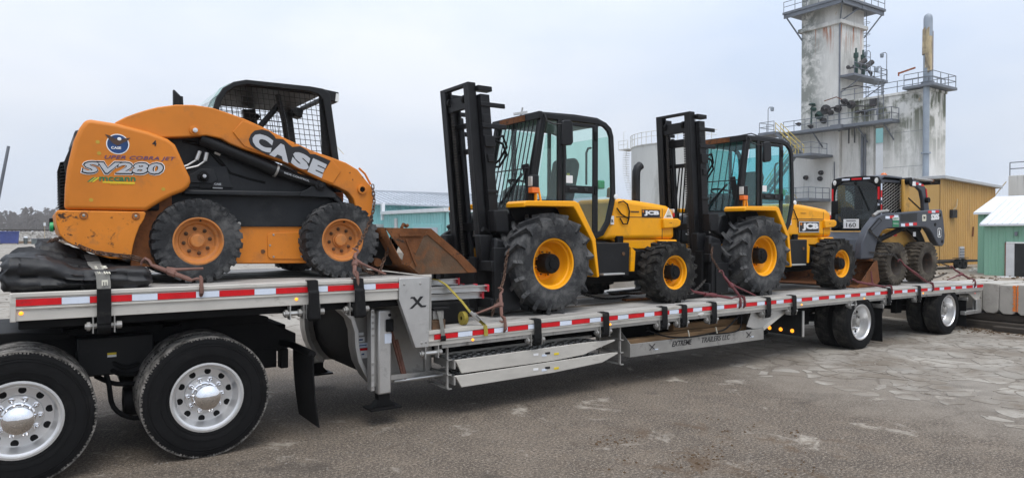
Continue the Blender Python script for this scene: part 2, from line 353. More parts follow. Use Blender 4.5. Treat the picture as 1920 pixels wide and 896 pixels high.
# ================================================================== ground
def ground_mat():
    M=bpy.data.materials.new('ground'); M.use_nodes=True; t=M.node_tree; p=t.nodes['Principled BSDF']
    co=coords(t,(1,1,1),True)
    n1=noi(t,co,.55,6,.6,.4); n2=noi(t,co,3.2,8,.65); n3=noi(t,co,38,4,.7); n4=noi(t,co,.16,4,.5)
    sep=t.nodes.new('ShaderNodeSeparateXYZ'); t.links.new(co,sep.inputs[0])
    def math_(op,a,b):
        m=t.nodes.new('ShaderNodeMath'); m.operation=op
        for i,x in ((0,a),(1,b)):
            if hasattr(x,'is_linked'): t.links.new(x,m.inputs[i])
            else: m.inputs[i].default_value=x
        return m.outputs[0]
    # asphalt: gravelly brown grey
    asp=mixc(t,ramp(t,n1,.35,.65),(.062,.046,.033),(.120,.094,.070))
    asp=mixc(t,ramp(t,n2,.45,.75),asp,(.150,.115,.083))
    n5=noi(t,co,85,3,.8); asp=mixc(t,ramp(t,n3,.53,.62),asp,(.25,.208,.162)); asp=mixc(t,ramp(t,n5,.57,.65),asp,(.40,.355,.30)); asp=mixc(t,ramp(t,n5,.42,.35),asp,(.035,.027,.02))
    asp=mixc(t,ramp(t,n3,.44,.36),asp,(.030,.024,.019))
    asp=mixc(t,ramp(t,noi(t,co,1.5,7,.72,.5),.59,.68),asp,(.34,.305,.255)); asp=mixc(t,ramp(t,noi(t,co,4.5,6,.75,.8),.60,.70),asp,(.055,.038,.025))
    asp=mixc(t,ramp(t,noi(t,co,.8,5,.6,.3),.40,.28),asp,(.045,.036,.028))
    # pale worn concrete
    con=mixc(t,ramp(t,n2,.3,.7),(.27,.245,.21),(.36,.335,.295)); con=mixc(t,ramp(t,n3,.5,.75),con,(.17,.15,.125)); con=mixc(t,ramp(t,n1,.45,.72),con,(.21,.18,.145))
    # boundary: asphalt near the truck, concrete to the rear and beyond the trailer
    w=math_('MULTIPLY',math_('SUBTRACT',n1,.5),5.0); w2=math_('MULTIPLY',math_('SUBTRACT',n2,.5),2.2)
    ax=ramp(t,math_('ADD',math_('ADD',sep.outputs[0],w),w2),3.9,6.2); ay=ramp(t,math_('ADD',sep.outputs[1],w),4.5,8.5)
    msk=math_('MAXIMUM',math_('MULTIPLY',ax,.55),ay)
    col=mixc(t,msk,asp,con)
    # thin wandering cracks in the concrete
    vo=nn(t,'ShaderNodeTexVoronoi',Scale=.62); vo.feature='DISTANCE_TO_EDGE'
    wv=t.nodes.new('ShaderNodeVectorMath'); wv.operation='ADD'; nv=nn(t,'ShaderNodeTexNoise',Scale=1.6,Detail=5); t.links.new(co,nv.inputs['Vector'])
    ws=t.nodes.new('ShaderNodeVectorMath'); ws.operation='SCALE'; ws.inputs['Scale'].default_value=.7; t.links.new(nv.outputs['Color'],ws.inputs[0]); t.links.new(co,wv.inputs[0]); t.links.new(ws.outputs[0],wv.inputs[1]); t.links.new(wv.outputs[0],vo.inputs['Vector'])
    ck=math_('MULTIPLY',ramp(t,vo.outputs['Distance'],.022,.006),msk)
    col=mixc(t,ck,col,(.075,.058,.042))
    vd=t.nodes.new('ShaderNodeVectorMath'); vd.operation='DISTANCE'; vd.inputs[1].default_value=(1.75,-2.4,0); t.links.new(co,vd.inputs[0])
    sm=math_('MULTIPLY',ramp(t,vd.outputs['Value'],1.7,.5),ramp(t,noi(t,co,2.6,8,.7,.5),.54,.66)); col=mixc(t,sm,col,(.085,.05,.024))
    # dirt on the dock fill
    dm=ramp(t,math_('ADD',sep.outputs[0],math_('MULTIPLY',w2,.25)),13.0,13.3)
    col=mixc(t,dm,col,mixc(t,ramp(t,n2,.35,.65),(.15,.115,.08),(.30,.26,.21)))
    t.links.new(col,p.inputs['Base Color']); p.inputs['Roughness'].default_value=.93
    bn=nn(t,'ShaderNodeBump',Strength=.55,Distance=.012); t.links.new(n3,bn.inputs['Height']); t.links.new(bn.outputs[0],p.inputs['Normal'])
    MATS['ground']=M
ground_mat()
at((0,0,0))
xs=[-1500,-500,-150,-60,-20,-8,-4,0,4,8,11,12.6,13.05,13.15,13.6,14.4,15.5,17,18.5,20,22,24,27,31,40,60,100,200,500,1500]
ys=[-300,-60,-20,-10,-6,-4,-2,-1,0,1,2,4,6,8,11,15,20,30,45,60,90,140,250,600,1500]
def gz(x,y):
    P=[(13.08,0),(13.15,.80),(13.6,.90),(15.5,.93),(17,.70),(20,.12),(24,-.45),(31,-.70)]
    if x<=13.08: return 0
    if x>=31: return -.70
    for i in range(len(P)-1):
        if P[i][0]<=x<=P[i+1][0]:
            z=P[i][1]+(P[i+1][1]-P[i][1])*(x-P[i][0])/(P[i+1][0]-P[i][0]); break
    return z+(mn.noise((x*1.3,y*1.3,0))*.06 if x>13.2 else 0)
g=B(); g.add([(x,y,gz(x,y)) for y in ys for x in xs],[(j*len(xs)+i,j*len(xs)+i+1,(j+1)*len(xs)+i+1,(j+1)*len(xs)+i) for j in range(len(ys)-1) for i in range(len(xs)-1)])
ground=tag(g.build('ground','ground',smooth=20),kind='structure')
# broken concrete crust: each visible slab is its own piece
mat('slab',(.31,.285,.248),.92,v=.22,s=1.1,d=(.17,.142,.112),da=.58,ds=.9,d2=(.105,.085,.064),da2=.40,ds2=4.5,b=.6,bs=45,world=True,sp=.3)
rs=random.Random(3)
seeds=[]
for _ in range(6000):
    x=rs.uniform(3.6,12.9); y=rs.uniform(-5.0,2.2)
    dx_,dy_=x-camo.location.x,y-camo.location.y; dep=dx_*math.sin(yaw)+dy_*math.cos(yaw); lat=dx_*math.cos(yaw)-dy_*math.sin(yaw)
    if dep<3 or abs(lat)/dep>.80: continue
    r=.20+.60*((x*7.3+y*3.1)%1)**1.3
    if all((x-a)**2*(.55)+(y-b_)**2>r*r*.62 for a,b_ in seeds): seeds.append((x,y))
    if len(seeds)>=520: break
def cell(i):
    cx,cy=seeds[i]; P=[(cx-1.6,cy-1.2),(cx+1.6,cy-1.2),(cx+1.6,cy+1.2),(cx-1.6,cy+1.2)]
    for j,(a,b_) in enumerate(seeds):
        if j==i: continue
        d2=(a-cx)**2+(b_-cy)**2
        if d2>6: continue
        mx_,my_=(a+cx)/2,(b_+cy)/2; nx,ny=a-cx,b_-cy; L=math.sqrt(d2)
        gap=.001+.011*(((i+j)*5)%7)/7; Q=[]
        for k in range(len(P)):
            p,q=P[k],P[(k+1)%len(P)]
            dp=((p[0]-mx_)*nx+(p[1]-my_)*ny)/L+gap; dq=((q[0]-mx_)*nx+(q[1]-my_)*ny)/L+gap
            if dp<=0: Q.append(p)
            if (dp<0)!=(dq<0):
                t=dp/(dp-dq); Q.append((p[0]+(q[0]-p[0])*t,p[1]+(q[1]-p[1])*t))
        P=Q
        if len(P)<3: return None
    return P
ns=0
for i in range(len(seeds)):
    P=cell(i); cx,cy=seeds[i]
    if not P: continue
    edge=(cx-4.9-.35*math.sin(cy*1.9))-.05*cy                  # pieces thin out towards the asphalt
    if edge<.1: continue
    if edge<1.3 and rs.random()>.50+edge*.38: continue
    if rs.random()<.04: continue
    k=1.0 if edge>2 else .62+.19*max(0,edge)
    Q=[]
    for a in range(len(P)):
        p,q=P[a],P[(a+1)%len(P)]; n=max(2,int(math.hypot(q[0]-p[0],q[1]-p[1])/.07))
        for s in range(n):
            t=s/n; x=p[0]+(q[0]-p[0])*t; y=p[1]+(q[1]-p[1])*t
            dx_=mn.noise((x*2.3,y*2.3,1))*.24+mn.noise((x*7,y*7,5))*.09+mn.noise((x*19,y*19,5))*.03; dy_=mn.noise((x*2.3,y*2.3,9))*.24+mn.noise((x*7,y*7,13))*.09+mn.noise((x*19,y*19,3))*.03; x+=dx_; y+=dy_
            kk=k*(1-.16*max(0,mn.noise((x*2.2,y*2.2,20))))
            Q.append((cx+(x-cx)*kk,cy+(y-cy)*kk))
    jr=rs.random()*9
    Q=[(x+.035*mn.noise((x*5,y*5,jr))+.016*mn.noise((x*16,y*16,jr)),y+.035*mn.noise((x*5,y*5,jr+4))+.016*mn.noise((x*16,y*16,jr+4))) for x,y in Q]
    for _ in range(1):                                          # worn, rounded outlines
        Q=[((Q[a-1][0]+2*Q[a][0]+Q[(a+1)%len(Q)][0])/4,(Q[a-1][1]+2*Q[a][1]+Q[(a+1)%len(Q)][1])/4) for a in range(len(Q))]
    h=.003+.004*rs.random()
    B().prism(Q,-.003,h,'z').build('slab_piece','slab',ground,smooth=0); ns+=1
    if ns>=298: break
# loose gravel and trodden mud clods
mat('pebble',(.20,.18,.155),.95,v=.5,s=40)
mat('mud',(.085,.052,.026),.95,v=.35,s=20)
def lump(b,x,y,r,z=0):
    v=[];n=5
    ph=rs.random()*6
    for zz,k in ((0,1.0),(.55,.75)):
        for q in range(n):
            t=ph+2*PI*q/n; rr=r*k*rs.uniform(.7,1.25); v.append((x+rr*math.cos(t),y+rr*math.sin(t),z-.001+zz*r*rs.uniform(.7,1.3)))
    v.append((x,y,z+r*.8))
    f=[(q,(q+1)%n,n+(q+1)%n,n+q) for q in range(n)]+[(n+q,n+(q+1)%n,2*n) for q in range(n)]
    b.add(v,f)
b=B()
for _ in range(2600):
    d=rs.uniform(0,1)**1.3*9+3.2; a=rs.uniform(-.62,.62)+yaw; x,y=camo.location.x+d*math.sin(a),camo.location.y+d*math.cos(a)
    if y<.5 and x<13: lump(b,x,y,rs.choice((.003,.004,.005,.006,.008,.011)))
tag(b.build('gravel','pebble',smooth=0),'loose grey gravel grains scattered over the worn yard','gravel',kind='stuff')
b=B()
for (cx,cy,n,sp) in ((1.15,-1.55,80,.16),(1.35,-2.35,120,.26),(1.75,-2.25,20,.12),(2.35,-2.0,30,.22),(2.75,-2.3,16,.10),(1.75,-3.05,90,.30),(2.6,-1.5,14,.12),(.55,-2.0,10,.2)):
    for _ in range(n): lump(b,cx+rs.gauss(0,sp),cy+rs.gauss(0,sp*.7),rs.choice((.003,.004,.005,.006,.008,.011,.015)))
tag(b.build('mud_crumbs','mud',smooth=0),'brown mud crumbs dropped on the asphalt in the foreground','mud',kind='stuff')
# leaf litter and dirt along the dock
b=B()
for _ in range(900):
    y=rs.uniform(-2.5,1.2); x=12.62-abs(rs.gauss(0,.35)); lump(b,x,y,rs.choice((.006,.010,.014,.02,.03)))
for _ in range(900): x=rs.uniform(13.3,18); y=rs.uniform(-2.5,9); lump(b,x,y,rs.choice((.02,.03,.04,.05)),gz(x,y))
tag(b.build('dock_litter','mud',smooth=0),'brown soil and leaf litter along the loading dock','litter',kind='stuff')
# ================================================================== dock blocks
mat('block',(.40,.375,.335),.9,v=.15,s=3,d=(.20,.18,.155),da=.35,ds=4,d2=(.11,.10,.09),da2=.26,ds2=12,b=.6,bs=40)
mat('orange_spray',(.85,.22,.03),.7,v=.15,s=20,d=(.42,.30,.22),da=.45,ds=30)
yy=.68; bi=0
BL=['weathered concrete dock block hidden behind the trailer end','weathered concrete dock block just behind the trailer bumper','pitted concrete dock block nearest the trailer, with rounded lower corners','stained concrete dock block left of the orange paint','smooth concrete dock block right of the orange paint','concrete dock block farther along the dock','concrete dock block near the end of the dock','last concrete dock block of the row']
wds=[.30,.31,.302,.310,.34,.36,.36,.36]
for k,wd in enumerate(wds):
    y1=yy; y0=yy-wd+.005; yy-=wd
    c=.045
    P=[(y0,.94-.02*(k%2)),(y1,.94-.02*(k%2)),(y1,.40),(y1-c*1.6,.33),(y0+c*1.6,.33),(y0,.40)]
    o=B().prism(P,12.76,14.2,'x')
    o=o.build('concrete_block','block',None,.016,2); tag(o,BL[k],'concrete block','concrete blocks along the dock edge')
    if k==3:
        b=B()
        for q in range(26):
            z=.40+.52*q/26; b.box(12.754,12.7605,y0+.006,y0+.03+rs.random()*.035,z,z+.022)
        b.build('paint_mark','orange_spray',o)
    if k==4:
        b=B()
        for q in range(26):
            z=.40+.52*q/26; b.box(12.754,12.7605,y1-.02-rs.random()*.02,y1-.004,z,z+.022)
        b.build('paint_mark','orange_spray',o)
TL=['dark rotten timber beam directly under the dock blocks','long black timber sleeper lying at the foot of the dock','short weathered timber stub on the ground by the dock','rotten timber beam behind the sleepers under the dock']
for k,(x0,x1,y0,y1,z0,z1) in enumerate(((12.80,13.1,-3,1.6,.17,.325),(12.66,12.95,-2.8,1.5,.0,.165),(12.40,12.60,-1.6,-.25,.0,.11),(13.1,13.3,-3,1.5,.0,.32))):
    tag(bx('timber_beam','old_timber',None,x0,x1,y0,y1,z0,z1,.02),TL[k],'timber','timbers under the dock')
# ================================================================== concrete plant (tower, annex, catwalks)
def wallmat():
    M=bpy.data.materials.new('plant_wall'); M.use_nodes=True; t=M.node_tree; p=t.nodes['Principled BSDF']
    co=coords(t,(1,1,.30),True); c1=coords(t,(1,1,1),True); st=coords(t,(1.6,1.6,.10),True)
    sep=t.nodes.new('ShaderNodeSeparateXYZ'); t.links.new(c1,sep.inputs[0]); X_,Y_,Z_=sep.outputs
    def mul(a,b):
        m=t.nodes.new('ShaderNodeMath'); m.operation='MULTIPLY'
        for i,x in ((0,a),(1,b)):
            if hasattr(x,'is_linked'): t.links.new(x,m.inputs[i])
            else: m.inputs[i].default_value=x
        return m.outputs[0]
    col=mixc(t,ramp(t,noi(t,co,.9,8,.65),.3,.7),(.60,.59,.555),(.74,.73,.70))
    col=mixc(t,mul(ramp(t,noi(t,co,.55,9,.7,.5),.52,.70),.75),col,(.38,.38,.35))                       # grey weathering
    col=mixc(t,mul(ramp(t,noi(t,st,2.2,8,.75,.2),.57,.70),.7),col,(.22,.22,.20))                      # run-down streaks
    left=mul(ramp(t,Y_,34.6,36.6),ramp(t,noi(t,c1,.8,8,.72,.4),.40,.52)); left=mul(left,ramp(t,Z_,11,14)); col=mixc(t,mul(left,.85),col,(.17,.185,.165))
    ms=mul(mul(ramp(t,Z_,7.5,13.2),ramp(t,Y_,33.2,32.2)),ramp(t,noi(t,st,1.1,9,.72,.5),.40,.52)); ms=mul(ms,ramp(t,noi(t,c1,.55,6,.6),.40,.52)); col=mixc(t,mul(ms,.95),col,(.085,.095,.055))   # moss below the annex roof
    ru=mul(mul(ramp(t,Z_,19.8,22.7),ramp(t,Z_,22.8,22.7)),ramp(t,noi(t,st,1.9,5,.6),.55,.62)); col=mixc(t,ru,col,(.38,.12,.04))     # rust below the cornice
    col=mixc(t,mul(ramp(t,noi(t,co,.62,7,.7,.8),.655,.70),.8),col,(.44,.30,.15))                       # ochre patches
    col=mixc(t,ramp(t,noi(t,c1,6,6,.7),.67,.74),col,(.30,.27,.22))
    t.links.new(col,p.inputs['Base Color']); p.inputs['Roughness'].default_value=.9
    bn=nn(t,'ShaderNodeBump',Strength=.4,Distance=.05); t.links.new(noi(t,c1,5,6),bn.inputs['Height']); t.links.new(bn.outputs[0],p.inputs['Normal'])
    MATS['plant_wall']=M
wallmat()
mat('moss',(.055,.065,.035),.95,v=.4,s=2,d=(.16,.15,.12),da=.4,ds=1.5)
mat('rust_stain',(.30,.085,.03),.9,v=.3,s=1.5,d=(.42,.22,.10),da=.4,ds=2)
mat('ochre_stain',(.42,.27,.10),.9,v=.2,s=1.5)
mat('steel_grey',(.15,.165,.19),.55,m=.2,v=.2,s=1,d=(.22,.15,.10),da=.15,ds=2)
mat('pipe_grey',(.27,.31,.36),.5,m=.1,v=.12,s=1)
mat('valve_green',(.012,.05,.04),.5,v=.3,s=3); mat('valve_dark',(.03,.028,.03),.6,v=.3,s=3,d=(.12,.06,.04),da=.3,ds=3)
mat('rail_yellow',(.55,.42,.10),.6,v=.15,s=2); mat('insulation',(.50,.40,.24),.9,v=.3,s=2,d=(.16,.13,.10),da=.5,ds=1.2,d2=(.6,.58,.54),da2=.35,ds2=2,st=(1,1,.4))
G0=-.9
tw=root('concrete_tower',(65.2,35.5,G0),'tall stained white concrete tower with top platform behind the rear skid steer','tower')
bx('shaft','plant_wall',tw,63.03,67.41,33.43,37.69,G0,28.5,.05); bx('base','plant_wall',tw,63.06,67.3,33.6,39.2,G0,12.2,.05)
bx('cornice','plant_wall',tw,62.75,67.7,33.12,37.95,22.75,23.15,.04)
bx('top_deck','steel_grey',tw,61.6,69.4,32.2,39.0,24.75,25.0,.02); bx('top_deck_beam','steel_grey',tw,61.7,69.3,32.35,32.5,24.35,24.75); bx('top_deck_beam','steel_grey',tw,61.7,61.85,32.3,38.9,24.35,24.75); bx('top_deck_beam','steel_grey',tw,65.2,65.35,32.3,33.4,24.35,24.75)
for p0,p1 in (((63.0,33.4,22.9),(61.7,32.4,24.6)),((63.0,37.6,22.0),(61.7,38.7,24.6)),((67.4,33.4,22.0),(69.2,32.4,24.6)),((63.4,33.4,23.2),(65.2,32.4,24.6))): B().bar(p0,p1,.12,.12).build('brace','steel_grey',tw)
def rail(par,pts,h=1.07,m='steel_grey',step=1.3,r=.035):
    for i in range(len(pts)-1):
        a,b_=Vector(pts[i]),Vector(pts[i+1]); L=(b_-a).length; n=max(1,round(L/step))
        for q in (h,h*.52): B().cyl(a+Vector((0,0,q)),b_+Vector((0,0,q)),r,5).build('handrail',m,par)
        for k in range(n+1 if i==len(pts)-2 else n): p=a+(b_-a)*k/n; B().cyl(p,p+Vector((0,0,h)),r,5).build('rail_post',m,par)
rail(tw,[(69.3,32.3,25.0),(61.7,32.3,25.0),(61.7,38.9,25.0)])
B().cyl((62.98,33.4,12),(62.98,33.4,23),.10,6).build('corner_angle','steel_grey',tw)
def ladder(par,x,y,z0,z1,dx,dy,cage=True):
    for s in (-.25,.25): B().bar((x+dx*s,y+dy*s,z0),(x+dx*s,y+dy*s,z1),.05,.05).build('ladder_stile','steel_grey',par)
    b=B(); z=z0
    while z<z1: b.cyl((x-dx*.25,y-dy*.25,z),(x+dx*.25,y+dy*.25,z),.02,5); z+=.45
    tag(b.build('ladder_rungs','steel_grey',par),kind='stuff')
    if cage:
        z=z0+2
        while z<z1:
            B().tube([(x+.4*math.cos(t)+dy*.35,y+.4*math.sin(t)-dx*.35,z) for t in [2*PI*k/10 for k in range(10)]],.025,4,True).build('cage_hoop','steel_grey',par); z+=1.2
ladder(tw,67.75,33.6,14.5,25.5,0,1)
# mid platform with valves
bx('mid_deck','steel_grey',tw,63.05,69.3,31.9,33.38,17.35,17.6,.02); rail(tw,[(63.1,31.95,17.6),(69.2,31.95,17.6),(69.2,33.3,17.6)])
for p0,p1 in (((63.2,33.4,15.9),(64.4,32.0,17.3)),((67.2,33.4,15.6),(69.0,32.0,17.3))): B().bar(p0,p1,.1,.1).build('brace','steel_grey',tw)
B().tube([(63.2,33.3,16.2),(64.0,32.3,16.5),(66.5,32.2,16.55)],.06,6).build('pipe','valve_dark',tw)
for k,(x,z) in enumerate(((64.7,17.9),(66.0,17.9))):
    B().lathe([(0,.20),(.5,.22),(.55,.32),(.8,.32),(.85,.16),(1.5,.16),(1.55,.24),(2.0,.24),(2.05,.10),(2.5,.09)],(x,32.7,z),10,'z').build('relief_valve','valve_green',tw); B().cyl((x+.1,32.6,z+.7),(x+1.0,32.3,z+1.35),.26,10).build('valve_outlet','valve_dark',tw)
B().tube([(63.4,32.6,18.2),(64.4,32.6,18.5),(66.8,32.6,18.4),(67.6,32.7,18.0)],.10,7).build('pipe','valve_dark',tw)
for k,(x,y,z,r) in enumerate(((63.3,32.7,18.3,.2),(67.3,32.6,18.2,.18),(68.0,32.7,17.9,.15))): B().sphere((x,y,z),r,8,6).build('valve','valve_dark',tw)
# annex
an=root('concrete_annex',(65.5,29.2,G0),'lower white concrete plant building with mossy wall, joined to the tower','building')
bx('wall_block','plant_wall',an,63.05,66.2,24.90,29.05,G0,14.70,.04); bx('wall_block','plant_wall',an,63.4,63.85,30.15,33.42,G0,14.5,.04); bx('wall_lintel','plant_wall',an,63.05,66.2,29.05,33.40,12.3,14.70,.04); bx('wall_ledge','plant_wall',an,63.2,63.8,29.0,30.2,3.4,3.65,.03)
bx('roof_edge','plant_wall',an,62.95,66.3,24.8,33.4,14.70,14.95,.03)
for z in (4.2,8.0,11.2): bx('panel_joint','steel_grey',an,63.046,63.06,24.95,29.0,z,z+.03)
rail(an,[(63.1,33.3,14.95),(63.1,25.0,14.95)]); rail(an,[(66.1,24.95,14.95),(63.1,24.95,14.95)])
bx('corner_deck','steel_grey',an,62.3,66.8,24.2,26.9,15.0,15.25,.02); rail(an,[(62.4,26.8,15.25),(62.4,24.3,15.25),(66.7,24.3,15.25),(66.7,26.8,15.25)])
ladder(an,62.9,29.2,12.3,16.3,0,1,False)
for z in (15.2,15.8,16.3): B().tube([(62.6+.45*math.cos(t),29.2+.45*math.sin(t),z) for t in [2*PI*k/10 for k in range(10)]],.03,4,True).build('cage_hoop','steel_grey',an)
B().cyl((62.75,25.0,G0),(62.75,25.0,15.3),.26,12).build('downpipe','pipe_grey',an); B().lathe([(0,.40),(.12,.40)],(62.75,25.0,9.0),12,'z',cap=True).build('pipe_flange','pipe_grey',an)
st=B().lathe([(0,.37),(6.1,.37),(6.35,.33),(6.5,.22),(6.6,.02)],(63.6,25.3,15.2),16,'z').build('exhaust_stack','pipe_grey',an); [B().prism([(25.3+.40*math.sin(t_)-w2,16.5+z_),(25.3+.40*math.sin(t_)+w2,16.4+z_),(25.3+.40*math.sin(t_)+w2*.8,16.4+z_+h_),(25.3+.40*math.sin(t_)-w2*1.1,16.5+z_+h_*1.05)],63.2-.02*k_,63.6,'x').build('stack_insulation','insulation',st) for k_,(t_,w2,z_,h_) in enumerate(((-.2,.16,.4,3.4),(.5,.12,1.6,2.3),(-.75,.10,.0,3.0)))]; B().cyl((64.0,25.1,16.2),(64.0,25.1,20.2),.08,8).build('stack_pipe','rust',st); B().lathe([(0,.55),(.3,.55)],(63.6,25.3,15.3),14,'z',cap=True).build('stack_collar','steel_grey',st)
B().bar((63.2,26.2,17.0),(63.2,27.7,16.75),.12,.14).build('davit_arm','rust_stain',an); B().bar((63.2,27.7,16.5),(63.2,27.7,16.85),.10,.10).build('davit_hook','rust_stain',an)
# catwalk along the wall
cw=root('catwalk',(62.3,33.4,12.1),'grey steel catwalk with handrails along the concrete plant wall','catwalk')
bx('walk_deck','steel_grey',cw,61.55,62.95,27.45,38.9,12.10,12.40,.02); bx('walk_deck','steel_grey',cw,61.2,62.95,32.2,33.3,12.02,12.45,.02)
rail(cw,[(61.6,27.5,12.4),(61.6,38.8,12.4)]); rail(cw,[(62.9,27.5,12.4),(61.6,27.5,12.4)])
for y in (28.0,30.5,35.2): B().bar((63.0,y,10.6),(61.7,y+.3,12.1),.10,.10).build('brace','steel_grey',cw)
for y in (31.4,32.0): B().bar((62.3,y,10.6),(62.3,y,12.1),.10,.10).build('hanger','valve_dark',cw)
vl=[(62.5,37.6,13.2,.20),(62.5,35.9,14.5,.22),(62.5,35.3,13.8,.42),(62.5,34.6,14.3,.5),(62.4,34.0,13.9,.28),(62.5,33.3,14.2,.36),(62.5,32.6,14.8,.3),(62.5,31.9,14.4,.40),(62.5,31.2,13.6,.2),(62.5,30.6,13.5,.28),(62.5,34.8,13.2,.3),(62.5,36.2,12.8,.2)]
pv=root('valve_manifold',(62.5,33.8,12.4),'cluster of dark valves and pipes on the plant catwalk','valves')
for k,(x,y,z,r) in enumerate(vl):
    B().lathe([(-.18,r*.6),(-.17,r),(.1,r),(.12,r*.5),(.5,r*.4)],(x,y,z),10,'x').build('valve','valve_green' if k in (1,2) else 'valve_dark',pv)
B().tube([(62.5,36.2,12.5),(62.5,36.1,14.8),(62.5,35.7,14.9)],.09,7).build('pipe','valve_green',pv); B().lathe([(0,.12),(.1,.34),(.2,.34),(.3,.1)],(62.5,36.1,14.9),10,'z').build('handwheel','valve_green',pv)
B().tube([(62.6,35.5,14.2),(62.6,33.0,14.5),(62.6,30.2,14.0)],.07,6).build('pipe','valve_dark',pv); B().tube([(62.4,30.6,13.5),(62.3,29.6,13.6),(62.3,29.2,13.5),(62.3,29.2,13.0)],.10,6).build('pipe','steel_grey',pv); B().tube([(62.6,34.8,15.2),(62.6,33.5,15.4),(62.6,32.8,15.0)],.05,6).build('pipe','rust',pv)
bx('instrument_box','valve_dark',pv,62.7,62.95,29.6,30.2,14.0,14.7)
# stairs
sr=root('steel_stair',(61.2,38.5,G0),'zigzag grey steel stair with yellow handrails beside the concrete tower','stair')
bx('landing','steel_grey',sr,60.2,62.9,38.9,40.9,12.15,12.45,.02); rail(sr,[(60.3,39.0,12.45),(60.3,40.8,12.45),(62.8,40.8,12.45)])
def flight(p0,p1,w,n):
    p0,p1=Vector(p0),Vector(p1)
    for s in (0,w): B().bar(p0+Vector((s,0,0)),p1+Vector((s,0,0)),.06,.30).build('stringer','steel_grey',sr)
    for k in range(n): p=p0+(p1-p0)*(k+.5)/n; B().box(p.x,p.x+w,p.y-.14,p.y+.14,p.z,p.z+.05).build('tread','steel_grey',sr)
    for s in (0,w):
        for q in (.55,1.05): B().cyl(p0+Vector((s,0,q)),p1+Vector((s,0,q)),.04,5).build('handrail','rail_yellow',sr)
        for k in (0,.33,.66,1): p=p0+(p1-p0)*k+Vector((s,0,0)); B().cyl(p,p+Vector((0,0,1.05)),.035,5).build('rail_post','rail_yellow',sr)
flight((60.4,38.9,12.3),(60.4,36.2,9.7),.9,10); flight((59.3,36.4,9.6),(59.3,39.8,5.6),.9,14)
bx('landing','steel_grey',sr,59.2,62.9,34.0,36.3,9.45,9.70,.02); rail(sr,[(59.3,36.2,9.7),(59.3,34.1,9.7),(62.0,34.1,9.7)])
bx('landing','steel_grey',sr,59.2,62.9,34.2,41.5,5.0,5.3,.02); rail(sr,[(59.25,41.4,5.3),(59.25,34.3,5.3),(62.8,34.3,5.3)]); B().bar((59.3,36.3,G0),(59.3,36.3,9.6),.26,.26).build('column','pipe_grey',sr); B().bar((59.4,40.5,G0),(59.4,40.5,5.0),.2,.2).build('column','steel_grey',sr)
flight((60.2,37.5,5.2),(60.2,34.5,1.5),.9,12)
for k,(x,y,z) in enumerate(((63.0,37.0,7.6),(63.0,35.4,7.4),(63.0,37.3,4.0),(63.0,35.3,8.0))): B().lathe([(-.1,.1),(0,.25),(.3,.22),(.32,.1)],(x,y,z),9,'x').build('wall_port','valve_dark',tw)
B().cyl((62.98,33.9,-.5),(62.98,33.9,9),.06,6).build('wall_pipe','steel_grey',tw); B().cyl((63.3,31.2,3),(63.3,31.2,11.5),.14,8).build('wall_duct','steel_grey',an); B().cyl((63.3,30.9,3),(63.3,30.9,11.5),.08,8).build('wall_duct','steel_grey',an)
def lamp_post(p,h,label,d=(0,-.5)):
    r_=root('lamp_post',p,label,'lamp','yard lamps on the plant'); x,y,z=p
    B().tube([(x,y,z),(x,y,z+h-.2),(x+d[0]*.3,y+d[1]*.3,z+h),(x+d[0],y+d[1],z+h)],.04,6).build('pole','steel_grey',r_); B().lathe([(-.45,.16),(-.1,.2),(0,.1),(.05,.02)],(x+d[0],y+d[1],z+h),8,'z').build('lamp_head','pipe_grey',r_)
lamp_post((60.4,39.8,12.45),2.6,'slender yard lamp standing on the stair landing left of the tower'); lamp_post((69.2,32.0,17.6),2.9,'slender yard lamp on the small platform right of the tower',(0,.5)); lamp_post((63.6,29.5,14.95),2.9,'slender yard lamp on the roof of the concrete annex',(0,.5)); lamp_post((66.0,31.95,17.6),2.6,'slender yard lamp beside the relief valves on the tower',(0,.5))
# ================================================================== storage tank
mat('tank_white',(.52,.52,.50),.8,v=.08,s=.4,d=(.30,.30,.28),da=.35,ds=.5,d2=(.14,.14,.13),da2=.22,ds2=1.5,st=(1,1,.25),world=True)
tk=root('storage_tank',(66.0,57.0,G0),'round white weathered storage tank with stair rail between the forklifts','tank')
TR=6.4; B().lathe([(0,TR),(13.6,TR),(13.7,TR+.1),(13.8,TR+.1),(14.6,.1)],(66.0,57.0,G0),64,'z').build('shell','tank_white',tk)
mat('rail_white',(.62,.62,.60),.6,v=.1,s=1)
for k in range(20):
    a0=2.0+k*.13; a1=a0+.13; p=lambda a,z:(66+(TR+.1)*math.cos(a),57+(TR+.1)*math.sin(a),z)
    B().cyl(p(a0,14.4),p(a1,14.4),.05,5).build('handrail','rail_white',tk); B().cyl(p(a0,13.8),p(a1,13.8),.04,5).build('handrail','rail_white',tk); B().cyl(p(a0,12.9),p(a0,14.4),.05,5).build('rail_post','rail_white',tk)
for k in range(26):
    a=2.15+k*.035; z=13.0-k*.32; q=Vector((66+(TR+.7)*math.cos(a),57+(TR+.7)*math.sin(a),z)); B().box(q.x-.5,q.x+.5,q.y-.15,q.y+.15,z,z+.05).build('stair_tread','rail_white',tk)
    if k%3==0: B().cyl(q,q+Vector((0,0,1.1)),.04,5).build('rail_post','rail_white',tk)
a=2.15; q=Vector((66+(TR+.6)*math.cos(a),57+(TR+.6)*math.sin(a),12.9)); bx('stair_deck','rail_white',tk,q.x-.9,q.x+.9,q.y-.9,q.y+.9,12.85,12.98); rail(tk,[(q.x-.9,q.y-.9,12.98),(q.x-.9,q.y+.9,12.98)],1.07,'rail_white')
B().tube([(q.x-.8,q.y,12.98),(q.x-.8,q.y,15.2),(q.x-.5,q.y,15.3)],.04,5).build('lamp_arm','rail_white',tk)
